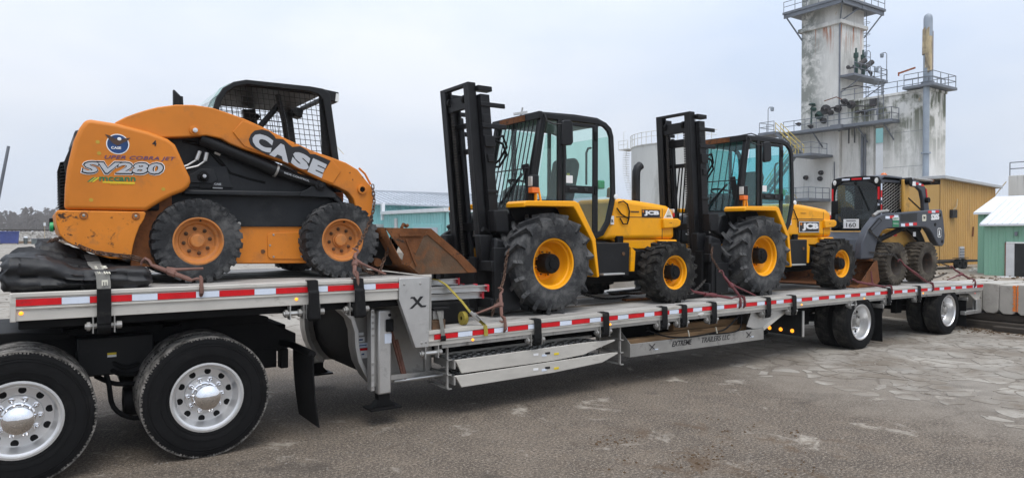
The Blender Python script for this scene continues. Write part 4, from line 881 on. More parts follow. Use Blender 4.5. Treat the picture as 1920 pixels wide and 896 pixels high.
# corner plate with the X mark
PL=[(-.408,1.3),(-.405,1.518),(-.062,1.518),(-.074,.797),(-.225,.80)]
B().prism(PL,-.004,.062).build('corner_plate','alu',tl,.004)
B().prism([(-.06,1.518),(-.06,.80),(-.03,.80),(-.03,1.518)],.02,2.57).build('step_face','alu_dark',tl)
for x,z in ((-.35,1.455),(-.17,1.455),(-.155,.845),(-.105,.85)): B().sphere((x,-.004,z),.014,10,6,(1,.5,1)).build('bolt','alu_dark',tl)
XM=[(-.275,1.325),(-.235,1.325),(-.205,1.287),(-.172,1.325),(-.135,1.325),(-.185,1.268),(-.150,1.232),(-.100,1.232),(-.112,1.212),(-.165,1.212),(-.205,1.25),(-.262,1.205),(-.292,1.205),(-.222,1.268),(-.255,1.308),(-.285,1.308)]
B().prism(XM,-.0075,-.0035).build('emblem','decal_black',tl)
# under-frame
for y0 in (.78,1.72):
    seg('main_beam','black_frame',.1,12.3,y0,y0+.10,.52,.76,12)
for i in range(16):
    x=.5+i*.78; bx('cross_member','black_frame',tl,x-.03,x+.03,.08,2.5,.77+zc(x)-.02,.90+zc(x),0)
for x in (8.134,11.215):
    put(WT,tl,(x,.16,.462)); put(WT2,tl,(x,.49,.462)); put(WT2,tl,(x,2.10,.462),PI); put(WT,tl,(x,2.43,.462),PI)
    B().cyl((x,.3,.462),(x,2.3,.462),.07,12).build('axle','black_frame',tl)
    for y in (.72,1.77): B().lathe([(0,.10),(.06,.14),(.15,.13),(.2,.1)],(x+.42,y,.48),14,'z').build('air_spring','rubber',tl)
    for y in (.70,1.80): B().bar((x-.65,y,.50),(x+.5,y,.42),.08,.10).build('trailing_arm','black_frame',tl,.01); bx('suspension_hanger','black_frame',tl,x-.75,x-.55,y-.06,y+.06,.40,.78,.01)
flap(tl,8.80,.03,.62,.07,.70,.03); flap(tl,12.0,.05,.62,.10,.66,.02)
bx('flap_hanger','alu_dark',tl,8.775,8.81,.0,.7,.66,.73,.004); bx('flap_hanger','alu_dark',tl,11.975,12.01,.02,.7,.62,.68,.004)
bx('air_tank','black_frame',tl,9.0,9.9,.55,.85,.40,.70,.1)
# rear frame and under-ride bar
B().prism([(12.02,.82),(12.64,.82),(12.64,.40),(12.46,.40),(12.46,.60)],.07,.10).build('rear_gusset','alu_rail',tl,.004)
B().prism([(12.02,.82),(12.64,.82),(12.64,.40),(12.46,.40),(12.46,.60)],2.49,2.52).build('rear_gusset','alu_rail',tl,.004)
bx('rear_post','alu',tl,12.46,12.655,.05,.13,.36,.62,.006)
bx('underride_bar','alu',tl,11.95,12.655,.04,.14,.33,.40,.006)
bx('underride_bar','alu',tl,12.56,12.655,.14,2.45,.33,.42,.006)
bx('rear_beam','alu_rail',tl,12.62,12.66,.06,2.53,.66,.93,.004)
bx('rear_box','black_frame',tl,11.9,12.4,.35,.9,.45,.76,.02)
# transverse lamp panel ahead of the trailer axles
bx('lamp_panel','charcoal_plate',tl,6.60,6.625,.12,2.47,.33,.74,.003)
bx('panel_trim','alu',tl,6.585,6.63,.105,.122,.33,.74,.002)
for y in (.30,.51,.72): B().lathe([(0,.032),(.008,.031),(.014,.02),(.016,.001)],(6.60,y,.405),16,'x').build('marker_lamp','amber_lamp',tl)
# winches with webbing
def winch(x,zt,zb,dz,style):
    """style 0 bare winch, 1 strap over the rail wound on the winch, 2 thick folded strap"""
    zw=zb-.075
    w=B()
    for dx in (-.075,.075): w.box(x+dx-.004,x+dx+.004,.0,.085,zw-.055,zb+.004)
    w.box(x-.08,x+.08,.03,.085,zb-.004,zb+.008)
    wo=w.build('winch','alu_dark' if style else 'alu',tl)
    B().cyl((x-.13,.042,zw),(x+.12,.042,zw),.022,10).build('winch_drum','alu' if style==0 else 'alu_dark',wo)
    B().lathe([(-.012,.036),(.012,.036)],(x-.105,.042,zw),10,'x',cap=True).build('ratchet_wheel','alu_dark',wo)
    B().lathe([(-.018,.03),(.018,.03)],(x+.11,.042,zw),10,'x',cap=True).build('winch_cap','alu_dark',wo)
    if style:
        B().lathe([(-.05,.045),(-.048,.064),(.048,.064),(.05,.045)],(x,.042,zw),18,'x').build('strap_roll','strap_black',wo)
        s=B();pts=[(.10,zt+.012),(.0,zt+.010),(-.014,zt-.01),(-.016,zb+.01),(-.02,zw+.02)] if style==1 else [(.06,zt+.012),(-.01,zt+.008),(-.022,zt-.04),(-.03,zt-.075),(-.05,zt-.09),(-.05,zb-.04),(-.03,zw-.02)]
        wd=.05; v=[];f=[]
        for i,(yy,zz) in enumerate(pts):
            for e_ in (0,-.006 if style==1 else -.016): v+=[(x-wd,yy+e_,zz+(.006 if i<2 and e_ else 0)),(x+wd,yy+e_,zz+(.006 if i<2 and e_ else 0))]
        for i in range(len(pts)-1):
            o=i*4; f+=[(o,o+1,o+5,o+4),(o+2,o+6,o+7,o+3),(o,o+4,o+6,o+2),(o+1,o+3,o+7,o+5)]
        f+=[(0,2,3,1),((len(pts)-1)*4,(len(pts)-1)*4+1,(len(pts)-1)*4+3,(len(pts)-1)*4+2)]
        s.add(v,f).build('webbing','strap_black',wo,.003)
        if style==2: B().add([(x-.042,-.035,zt-.08),(x+.042,-.035,zt-.08),(x+.05,-.075,zt-.085),(x-.05,-.075,zt-.085),(x-.055,-.03,zw-.08),(x+.055,-.03,zw-.08),(x+.06,-.095,zw-.06),(x-.06,-.095,zw-.06)],[(0,3,2,1),(4,5,6,7),(0,1,5,4),(1,2,6,5),(2,3,7,6),(3,0,4,7)]).build('strap_fold','strap_black',wo,.02,3)
    return wo
winch(-1.42,ZU,1.305,0,0)
for x in (-1.295,-.845): winch(x,ZU,1.305,0,2)
winch(-.03,.95,.80,0,0)
for x in (1.316,2.354,3.374,3.748,4.347,5.558,6.187): winch(x,dk(x),.80+zc(x),0,1)
for x in (8.95,10.0): winch(x,dk(x),.80+zc(x),0,1)
winch(7.85,dk(7.85),.80+zc(7.85),0,0)
for x in (3.80,4.36): B().bar((x,-.03,.67),(x+.02,-.035,.585),.02,.006).build('strap_tail','strap_print',tl)
# dunnage rack with cut-out lettering
bx('rack_panel','alu_dark',tl,2.86,5.556,.08,.095,.385,.552,.003)
bx('rack_floor','alu_dark',tl,2.86,5.556,.095,.75,.385,.397)
bx('rack_back','black_frame',tl,2.86,5.556,.75,.765,.385,.75)
def endp(x,s): return B().prism([(.08,.385),(.08,.552),(.14,.60),(.25,.69),(.45,.76),(.75,.76),(.75,.385)],x,x+.012*s,'x').build('rack_end','alu_dark',tl)
endp(2.86,-1); endp(5.556,1)
B().bar((5.57,.09,.54),(6.2,.12,.79),.02,.05).build('rack_brace','alu_rail',tl); B().prism([(5.2,.60),(5.35,.56),(5.57,.553),(6.2,.80),(5.3,.80),(5.24,.68)],.10,.112).build('rack_gusset','alu',tl)
text('lettering','EXTREME','decal_black',tl,(3.61,.078,.452),.39,.07,bold=.012,shear=.3)
text('lettering','TRAILERS LLC','decal_black',tl,(4.20,.078,.452),.60,.072,shear=.25)
for x in (3.24,5.22):
    B().bar((x-.06,.0785,.525),(x+.05,.0785,.445),.004,.016,(0,-1,0)).build('emblem','decal_black',tl); B().bar((x+.05,.0785,.525),(x-.05,.0785,.445),.004,.016,(0,-1,0)).build('emblem','decal_black',tl)
    B().box(x+.03,x+.11,.0755,.0795,.44,.452).build('emblem','white_tape',tl)
# ================================================================== orange skid steer on the upper deck
at((0,0,0))
def small_wheel(R,W,rr,style,rubm,rimm,hub,lugs,dish,hubm):
    w=W/2
    wh=B().lathe([(w*.90,rr+.012),(w*.92,rr-.006),(w*.82,rr-.016),(w*.55,rr-.022),(dish+.03,rr-.045),(dish,rr-.06),(dish-.004,hub+.02),(dish+.004,.01)],(0,0,0),40).build('wheel',rimm,None,local=True,smooth=35)
    tyre(R,W,rr,style).build('tyre',rubm,wh,local=True,smooth=25)
    for k in range(lugs):
        t=2*PI*(k+.2)/lugs; r=hub*1.75 if lugs==8 else hub*1.22
        B().lathe([(0,.019),(.004,.018),(.005,.0125),(.022,.0125),(.024,.006),(.034,.005)],(r*math.cos(t),-dish,r*math.sin(t)),7).build('lug_nut','rust_steel',wh,local=True)
    return wh
WC=small_wheel(.388,.30,.212,'block','rubber_dusty','orange_rim',.065,8,.045,'orange_rim')
B().lathe([(0,.080),(.01,.078),(.012,.066),(.035,.062),(.042,.052),(.044,.001)],(0,-.045,0),24).build('hub','orange_rim',WC,local=True)
B().cyl((.02,-.10,.185),(.02,-.13,.187),.008,6).build('valve','black_frame',WC,local=True)
cs=root('skid_steer_loader',(-1.85,1.295,ZU),'orange skid steer loader with black roll cage, rear panel lettered SV280','skid steer')
YC=2.59
def both(fn):
    return [fn(lambda y:y,1),fn(lambda y:YC-y,-1)]
def mprism(name,m,pts,y0,y1,bev=0,par=None,seg=2):
    for g in (0,1):
        a,b_=(y0,y1) if g==0 else (YC-y1,YC-y0)
        o=B().prism(pts,a,b_).build(name,m,par or cs,bev,seg)
        if g==0: first=o
    return first
PANEL=[(-3.084,2.932),(-3.041,2.94),(-2.852,2.923),(-2.613,2.874),(-2.451,2.82),(-2.39,2.772),(-2.351,2.683),(-2.307,2.574),(-2.267,2.484),(-2.261,2.441),(-2.276,2.396),(-2.321,2.351),(-2.414,2.31),(-2.513,2.25),(-2.624,2.170),(-3.238,2.170),(-3.231,2.361),(-3.216,2.518),(-3.169,2.748),(-3.127,2.859)]
mprism('rear_side_panel','orange',PANEL,.45,.58,.035,seg=4)
BUMP=[(-3.285,2.164),(-2.642,2.162),(-2.63,2.148),(-2.642,2.103),(-2.683,2.028),(-2.711,1.946),(-2.731,1.867),(-2.745,1.778),(-2.756,1.746),(-2.91,1.754),(-2.998,1.785),(-3.081,1.82),(-3.152,1.857),(-3.228,1.906),(-3.273,1.965),(-3.295,2.06),(-3.3,2.143)]
B().prism(BUMP,.44,2.15).build('rear_bumper','orange_worn',cs,.03,4)
for y in (.437,2.153):
    for x in (-3.10,-2.71):
        B().lathe([(0,.030),(.003,.032),(.004,.024),(-.012,.021),(-.014,.001)],(x,y,2.122),18,side=-1 if y<1 else 1).build('bolt_recess','orange_shaded_dirty',cs); B().sphere((x,y,2.122),.014,8,6,(1,.5,1)).build('bolt','alu_dark',cs)
# rear grille
bx('rear_hood','charcoal_plate',cs,-3.16,-2.5,.58,2.01,2.17,2.86,.03)
for y0 in (.60,1.93): B().prism([(-3.20,2.17),(-3.235,2.58),(-3.19,2.70),(-3.12,2.80),(-3.05,2.80),(-3.05,2.17)],y0,y0+.05).build('grille_side','charcoal_plate',cs,.006)
for i in range(15): B().prism([(-3.265,2.185+.0275*i),(-3.20,2.20+.0275*i),(-3.20,2.212+.0275*i),(-3.262,2.195+.0275*i)],.66,1.92).build('grille_slat','charcoal_plate',cs)
bx('grille_frame','alu_dark',cs,-3.205,-3.19,.65,1.93,2.18,2.60)
B().prism([(-3.225,2.61),(-3.185,2.72),(-3.12,2.81),(-3.08,2.83),(-3.10,2.79),(-3.16,2.70),(-3.19,2.61)],.65,1.94).build('grille_top','charcoal_plate',cs,.01)
B().lathe([(0,.05),(.03,.045),(.034,.001)],(-3.295,1.90,2.03),16,'x').build('tail_lamp','green_plastic',cs); bx('tail_bracket','black_frame',cs,-3.33,-3.28,1.92,2.02,2.0,2.12,.01)
# body
FR=[(-2.55,2.86),(-1.937,2.89),(-1.221,2.58),(-.932,2.444),(-.771,2.338),(-.684,2.182),(-.684,2.04),(-2.55,2.032)]
mprism('mainframe_side','charcoal_plate',FR,.645,.70,.006)
B().prism([(-2.55,2.85),(-2.0,2.80),(-1.6,2.42),(-.75,2.30),(-.684,2.10),(-.70,1.72),(-.80,1.65),(-2.70,1.69),(-2.70,2.6)],.70,1.89).build('chassis','black_frame',cs,.01)
LOW=[(-2.55,1.69),(-2.55,2.045),(-.684,2.055),(-.69,1.78),(-.765,1.655)]
mprism('lower_side','orange',LOW,.662,.705,.01)
mprism('access_cover','orange',[(-1.525,1.74),(-1.50,1.715),(-1.16,1.705),(-1.14,1.73),(-1.14,1.965),(-1.165,1.985),(-1.505,1.975),(-1.53,1.95)],.651,.662,.004)
for x,z in ((-1.47,1.955),(-1.19,1.962),(-1.47,1.735),(-1.19,1.735),(-1.505,1.85)): B().sphere((x,.650,z),.011,8,5,(1,.5,1)).build('bolt','alu_dark',cs)
B().lathe([(0,.022),(.008,.02),(.009,.001)],(-1.57,.662,1.79),12).build('drain_plug','rust_steel',cs)
B().lathe([(0,.018),(.008,.016),(.009,.001)],(-1.80,.645,2.065),12).build('bolt','alu_dark',cs)
mprism('fender_liner','orange_shaded_dirty',[(-2.663,2.165),(-2.50,2.26),(-2.40,2.34),(-2.40,2.0),(-2.43,1.665),(-2.74,1.673),(-2.72,1.9)],.60,.645,.006)  # inside of the rear fender; its brown shade is painted in the material
# lower dark rail and plates
mprism('side_rail','charcoal_plate',[(-2.305,2.373),(-1.233,2.391),(-.92,2.38),(-.85,2.36),(-.76,2.25),(-.80,2.25),(-.90,2.343),(-2.306,2.327)],.56,.645,.012)
mprism('pivot_plate','charcoal_plate',[(-2.30,2.40),(-2.27,2.56),(-2.12,2.60),(-1.92,2.615),(-1.90,2.55),(-1.86,2.41)],.625,.646,.006)
mprism('pivot_plate','charcoal_plate',[(-2.27,2.44),(-2.25,2.52),(-2.15,2.58),(-2.03,2.58),(-2.0,2.48),(-2.05,2.44)],.605,.626,.006)
B().lathe([(0,.052),(.02,.05),(.022,.036),(.05,.034),(.052,.022),(.058,.021),(.06,.001)],(-2.13,.607,2.505),20).build('pivot_pin','black_frame',cs)
B().lathe([(0,.018),(.01,.017),(.012,.001)],(-2.13,.547,2.505),6).build('bolt','decal_silver',cs)
bx('data_plate','decal_black',cs,-2.045,-1.955,.617,.625,2.40,2.455); text('plate_text','CASE','decal_silver',cs,(-2.03,.6165,2.43),.06,.018,bold=.02); B().box(-2.045,-1.955,.6155,.618,2.398,2.404).build('data_plate','decal_silver',cs)
bx('data_plate','black_paint',cs,-2.16,-2.06,.617,.625,2.40,2.45)
mprism('cylinder_bracket','charcoal_plate',[(-1.241,2.343),(-1.231,2.386),(-1.144,2.426),(-1.075,2.50),(-1.03,2.52),(-.985,2.50),(-.956,2.438),(-.854,2.376),(-.866,2.337)],.545,.56,.006)
# lift cylinders, hoses
for yy in (.575,YC-.575):
    B().cyl((-2.16,yy,2.855),(-1.45,yy,2.585),.060,16).build('lift_cylinder','black_paint',cs)
    B().cyl((-1.47,yy,2.592),(-1.02,yy,2.462),.048,16).build('lift_cylinder','black_paint',cs)
    B().cyl((-1.475,yy-.0,2.594),(-1.455,yy,2.587),.066,16).build('cylinder_clamp','alu_dark',cs)
    B().lathe([(-.07,.055),(.05,.055),(.055,.035),(.065,.03),(.067,.001)],(-1.03,yy,2.462),18,side=-1 if yy<1 else 1).build('pivot_pin','black_paint',cs)
text('lettering','RIDE CONTROL','decal_silver',cs,(-1.40,.516,2.560),.26,.018,xd=(1,0,-.29),bold=.01)
for (p,q) in (((-2.27,.60,2.60),(-2.16,.60,2.74)),((-2.18,.60,2.60),(-2.10,.60,2.73))):
    m=Vector(p)*.45+Vector(q)*.55+Vector((.02,0,-.02)); B().tube([Vector(p)+Vector((-.10,0,-.03)),p,m,q],.010,8).build('hydraulic_line','alu',cs); B().cyl(m,q,.019,8).build('hose_fitting','alu',cs)
B().cyl((-2.03,.60,2.74),(-1.98,.60,2.72),.018,8).build('hose_fitting','alu',cs)
B().tube([(-2.3,.66,2.83),(-2.1,.62,2.80),(-1.98,.64,2.66),(-1.88,.66,2.55),(-1.7,.66,2.50),(-1.55,.66,2.47)],.02,8).build('hydraulic_hose','rubber',cs)
# loader arms
ARM=[(-2.864,2.933),(-2.782,2.989),(-2.691,3.035),(-2.607,3.072),(-2.521,3.103),(-2.375,3.139),(-2.225,3.152),(-2.071,3.142),(-1.913,3.103),(-1.788,3.067),(-1.625,3.007),(-1.36,2.894),(-1.123,2.803),(-.913,2.744),(-.771,2.703),(-.643,2.636),(-.549,2.527),(-.483,2.454),(-.47,2.353),(-.485,2.20),(-.51,2.08),(-.60,2.06),(-.655,2.20),(-.696,2.334),(-.748,2.395),(-.874,2.452),(-1.012,2.496),(-1.361,2.659),(-1.702,2.753),(-1.8,2.778),(-1.919,2.82),(-1.988,2.86),(-2.121,2.879),(-2.289,2.854),(-2.444,2.836),(-2.762,2.793)]
arm=mprism('loader_arm','orange',ARM,.50,.66,.012,seg=3)
AI=[(-1.785,2.80),(-1.89,2.93),(-1.80,3.045),(-1.625,2.985),(-1.36,2.875),(-1.123,2.782),(-.92,2.72),(-.83,2.61),(-.915,2.48),(-1.02,2.515),(-1.365,2.68),(-1.70,2.772)]
mprism('arm_box_plate','orange',AI,.490,.5005,.008,seg=2)
B().lathe([(0,.045),(.012,.043),(.014,.026),(.022,.024),(.024,.001)],(-2.225,.50,2.918),18).build('pivot_pin','orange',cs)
B().lathe([(0,.022),(.03,.021),(.032,.001)],(-2.222,.49,2.915),12).build('bolt','alu_bright',cs)
B().lathe([(0,.050),(.022,.048),(.024,.030),(-.03,.028)],(-.60,.50,2.43),18).build('pivot_bushing','orange',cs); disc_=B(); disc_.cyl((-.60,.502,2.43),(-.60,.495,2.43),.028,14); disc_.build('bushing_hole','black_frame',cs)
B().lathe([(0,.075),(.012,.072),(.014,.001)],(-.58,.50,2.13),20).build('lower_pivot','orange_worn',cs)
for x,z in ((-1.69,3.005),(-.73,2.60),(-.70,2.53),(-.59,2.56),(-1.30,2.86)): B().cyl((x,.5,z),(x,.4955,z),.006,6).build('bolt_hole','decal_black',cs)
# cross tube between arms
B().cyl((-.58,.60,2.12),(-.58,1.99,2.12),.07,14).build('arm_cross_tube','orange',cs)
B().tube([(-.60,.58,2.66),(-.54,.56,2.60),(-.50,.56,2.53),(-.475,.56,2.49)],.012,6).build('hose_guard','orange',cs)
# name decal on the arm
dec=[(-1.745,2.868),(-1.725,2.92),(-1.69,2.957),(-1.62,2.975),(-1.555,2.962),(-1.505,2.92),(-1.49,2.895),(-1.42,2.895),(-1.365,2.85),(-1.33,2.825),(-1.25,2.838),(-1.18,2.80),(-1.15,2.765),(-1.10,2.768),(-.94,2.71),(-1.04,2.552),(-1.265,2.632),(-1.422,2.692),(-1.576,2.735),(-1.69,2.785),(-1.73,2.82)]
B().prism(dec,.4865,.4905).build('decal_plate','decal_black',cs)
xd=Vector((1,0,-.395)).normalized()
dir_=Vector((1,0,-.40)).normalized()
def arm_letter(ch,x,z,w,h,tilt): text('lettering',ch,'decal_silver',cs,(x,.4855,z),w,h,xd=dir_,ud=(.30+tilt,0,1),bold=.07,ext=.0015)
arm_letter('C',-1.728,2.812,.195,.150,-.05); arm_letter('A',-1.555,2.735,.200,.150,-.05); arm_letter('S',-1.352,2.655,.185,.150,0); arm_letter('E',-1.180,2.588,.155,.150,.12)
# rear panel markings
PY=.4485
def ptext(nm,body,m,x,z,w,h,**k): return text(nm,body,m,cs,(x,PY-k.pop('dy',0),z),w,h,xd=(1,0,.03),**k)
ptext('lettering','SV280','decal_white',-3.122,2.466,.645,.124,bold=.075,shear=.12)
ptext('lettering','SV280','decal_black',-3.116,2.472,.632,.113,bold=.062,shear=.12,dy=.0015)
ptext('lettering','SV280','decal_silver',-3.105,2.484,.610,.090,bold=.03,shear=.12,dy=.003)
ptext('lettering','UPER COBRA JET','decal_purple',-2.945,2.601,.555,.040,bold=.004,shear=.3,spacing=1.05)
ptext('lettering','4','decal_black',-2.578,2.745,.034,.050,bold=.02)
bx('decal_plate','decal_yellow',cs,-2.96,-2.715,PY,.4505,2.404,2.418); ptext('lettering','mccann','decal_green',-2.985,2.419,.275,.036,bold=.02,dy=.001)
B().prism([(-3.075,2.408),(-3.03,2.448),(-2.985,2.448),(-3.03,2.408)],PY,.4505).build('decal_stripe','decal_green',cs); B().prism([(-3.06,2.408),(-3.015,2.448),(-3.006,2.448),(-3.051,2.408)],PY-.001,.4495).build('decal_stripe','decal_yellow',cs); B().prism([(-3.04,2.408),(-2.995,2.448),(-2.98,2.448),(-3.025,2.408)],PY-.001,.4495).build('decal_stripe','decal_yellow',cs)
ptext('lettering','Serving the Constructor','decal_yellow',-2.905,2.388,.18,.013)
EX,EZ=-2.845,2.742
B().cyl((EX,.4505,EZ),(EX,PY,EZ),.088,32).build('emblem','decal_white',cs); B().cyl((EX,.4505,EZ),(EX,PY-.001,EZ),.080,32).build('emblem','decal_blue',cs)
B().prism([(EX-.095,EZ+.078),(EX-.06,EZ+.07),(EX-.02,EZ+.045),(EX+.0,EZ+.055),(EX+.02,EZ+.04),(EX+.06,EZ+.055),(EX+.095,EZ+.062),(EX+.07,EZ+.03),(EX+.04,EZ+.015),(EX+.02,EZ),(EX,EZ-.015),(EX-.03,EZ+.0),(EX-.06,EZ+.03)],PY-.002,PY+.001).build('emblem','decal_brown',cs)
B().sphere((EX+.012,PY-.002,EZ+.045),.016,10,6,(1,.1,.9)).build('emblem','decal_white',cs)
ptext('lettering','CASE','decal_white',EX-.05,EZ-.045,.075,.022,bold=.03,dy=.002)
for x,z in ((-2.995,2.75),(-2.985,2.655),(-3.045,2.255),(-2.49,2.365)): B().cyl((x,.4505,z),(x,PY,z),.016,14).build('paint_dot','paint_yellow_dot',cs)
# exhaust
B().tube([(-2.28,1.0,2.85),(-2.28,1.0,3.15),(-2.285,1.0,3.30)],.045,14,cap=False).build('exhaust','black_paint',cs)
B().prism([(-2.33,3.15),(-2.235,3.15),(-2.24,3.24),(-2.27,3.31),(-2.33,3.37)],.96,1.04).build('exhaust_tip','black_paint',cs,.02,3)
# roll cage
RO=[(-2.04,3.05),(-2.04,3.154),(-2.012,3.258),(-1.949,3.361),(-1.857,3.426),(-1.739,3.461),(-1.108,3.469),(-.974,3.460),(-.905,3.42),(-.809,2.739),(-.77,2.40)]
RI=[(-1.985,3.05),(-1.985,3.149),(-1.965,3.232),(-1.915,3.322),(-1.842,3.378),(-1.730,3.414),(-1.123,3.415),(-1.035,3.398),(-.978,3.347),(-.880,2.739),(-.85,2.40)]
for y0 in (.60,1.94): B().ring(RO,RI,y0,y0+.05,False).build('cage_side','black_paint',cs,.008)
B().prism([(-1.857,3.42),(-1.739,3.452),(-1.108,3.460),(-.974,3.452),(-.974,3.40),(-1.739,3.405),(-1.84,3.38)],.65,1.94).build('roof','black_paint',cs,.01)
B().prism([(-.99,3.464),(-.80,3.445),(-.825,3.33),(-.91,3.35)],.62,.80).build('lamp_housing','black_paint',cs,.01); B().prism([(-.99,3.464),(-.80,3.445),(-.825,3.33),(-.91,3.35)],1.79,1.97).build('lamp_housing','black_paint',cs,.01)
B().box(-.835,-.803,.64,.78,3.345,3.435).build('lamp','lamp_lens',cs); B().prism([(-.845,3.345),(-.81,3.35),(-.805,3.425),(-.835,3.43)],.612,.622).build('lamp','lamp_lens',cs)
B().box(-.85,-.80,.80,1.79,3.42,3.46).build('front_visor','black_paint',cs,.006)
for y0 in (.65,1.91): B().prism([(-1.0,3.40),(-.93,3.40),(-.85,2.75),(-.80,2.40),(-.93,2.40),(-.97,2.85)],y0,y0+.03).build('cage_post','black_paint',cs)
# side mesh: wires
for y0 in (.622,1.965):
    i=0
    m=B()
    def inside(x,z):
        c=False;n=len(RI)
        for a in range(n):
            (x1,z1),(x2,z2)=RI[a],RI[a-1]
            if (z1>z)!=(z2>z) and x<(x2-x1)*(z-z1)/(z2-z1)+x1: c=not c
        return c
    L=.052
    for k in range(30):                                            # near-vertical wires
        x=-2.0+L*k; run=[]
        for q in range(90):
            z=2.45+q*.011; xx=x+(3.4-z)*.13
            if inside(xx,z): run.append((xx,y0,z))
        if len(run)>2: m.tube([run[0],run[-1]],.0032,4)
    for k in range(20):
        z0=2.46+L*k; run=[]
        for q in range(120):
            xx=-2.05+q*.011; z=z0-(xx+1.4)*.02
            if inside(xx,z): run.append((xx,y0,z))
        if len(run)>2: m.tube([run[0],run[-1]],.0032,4)
    tag(m.build('side_screen','black_paint',cs),kind='stuff')
# inside of the cab: seat bar, arm rests, seat, rear window
for y0 in (.85,1.70): B().tube([(-1.35,y0,3.30),(-1.55,y0,3.05),(-1.75,y0,2.72)],.03,8).build('seat_bar','black_paint',cs)
B().tube([(-1.40,.75,3.38),(-1.32,.80,3.12),(-1.25,.85,2.75)],.028,8).build('grab_tube','black_paint',cs)
B().bar((-1.42,1.86,3.38),(-1.30,1.86,2.55),.06,.14).build('inner_post','black_paint',cs)
B().bar((-1.20,1.88,3.1),(-1.10,1.88,2.62),.02,.03).build('grab_handle','black_paint',cs)
bx('seat_back','seat',cs,-1.85,-1.72,1.05,1.55,2.35,2.80,.05); bx('seat_cushion','seat',cs,-1.8,-1.35,1.05,1.55,2.26,2.38,.05)
B().prism([(-2.12,3.05),(-2.06,3.22),(-1.97,3.36),(-1.88,3.42),(-1.86,3.40),(-1.95,3.32),(-2.03,3.18),(-2.07,3.05)],.66,1.93).build('rear_window','glass_green',cs)
bx('control_tower','alu_dark',cs,-1.05,-.95,1.6,1.85,2.70,2.86,.02); B().tube([(-1.12,1.7,2.86),(-1.0,1.7,2.88),(-.92,1.66,2.82)],.02,8).build('control_lever','black_paint',cs)
B().bar((-.86,.66,2.93),(-.76,.60,2.80),.03,.006).build('caution_flag','strap_print',cs); bx('caution_label','decal_white',cs,-1.30,-1.24,1.825,1.83,2.85,3.05)
bx('front_floor','orange_shaded_dirty',cs,-.95,-.70,.75,1.85,2.3,2.42,.02)
# bucket
BS=[(.079,1.985),(.137,2.025),(.514,1.738),(.715,1.56),(.722,ZU+.006),(.001,ZU+.006),(-.113,1.62)]
bk=B().prism(BS,.36,.375).build('bucket','rust_steel',cs,.003); B().prism(BS,2.215,2.23).build('bucket_side','rust_steel',cs,.003)
B().ring([(.079,1.985),(.137,2.025),(.514,1.738),(.715,1.56),(.722,ZU+.008)],[(.045,1.935),(.095,1.955),(.455,1.675),(.60,1.53),(.61,ZU+.008)],.352,.361,False).build('side_cutter','rust',bk,.003)
prof=[(.137,2.022),(-.40,2.030),(-.36,1.92),(-.20,1.64),(-.113,1.60),(.001,ZU+.008),(.72,ZU+.008)]
sh=B();v=[];f=[]
for (a,b_) in prof: v+=[(a,.375,b_),(a,2.215,b_)]
for i in range(len(prof)-1): f.append((i*2,i*2+1,i*2+3,i*2+2))
so_=sh.add(v,f).build('bucket_shell','rust',bk); md=so_.modifiers.new('s','SOLIDIFY'); md.thickness=.016
B().prism([(-.40,2.03),(.137,2.023),(.079,1.985),(-.113,1.62),(-.21,1.64),(-.18,1.75)],.362,.374).build('bucket_cheek','rust',bk,.003)
B().bar((-.16,.355,1.905),(-.04,.355,1.62),.02,.03,(0,1,0)).build('bucket_rib','rust',bk); B().bar((-.24,.352,1.952),(.02,.352,1.955),.02,.025).build('bucket_rib','rust',bk)
for y0 in (.62,1.80): B().prism([(-.44,1.60),(-.36,1.95),(-.25,1.97),(-.30,1.62)],y0,y0+.12).build('quick_attach','black_frame',bk,.01)
B().prism([(-.32,1.63),(-.16,1.91),(-.10,1.91),(-.22,1.62)],.60,1.98).build('attach_plate','black_frame',bk)
B().cyl((-.42,.50,1.66),(-.42,.60,1.66),.045,12).build('attach_pin','rust',bk)
for y0 in (.78,1.74): B().cyl((-.60,y0,2.28),(-.34,y0,1.86),.04,12).build('tilt_cylinder','black_paint',bk)
B().tube([(-.05,.7,2.03),(-.02,.72,2.07),(.03,.75,2.05),(.06,.78,2.06)],.02,6).build('shackle','rust',bk)
# wheels
for x in (-2.205,-.838):
    put(WC,cs,(x,.55,ZU+.384)); put(WC,cs,(x,YC-.55,ZU+.384),PI)
    B().cyl((x,.6,ZU+.384),(x,1.99,ZU+.384),.08,12).build('axle','black_frame',cs)
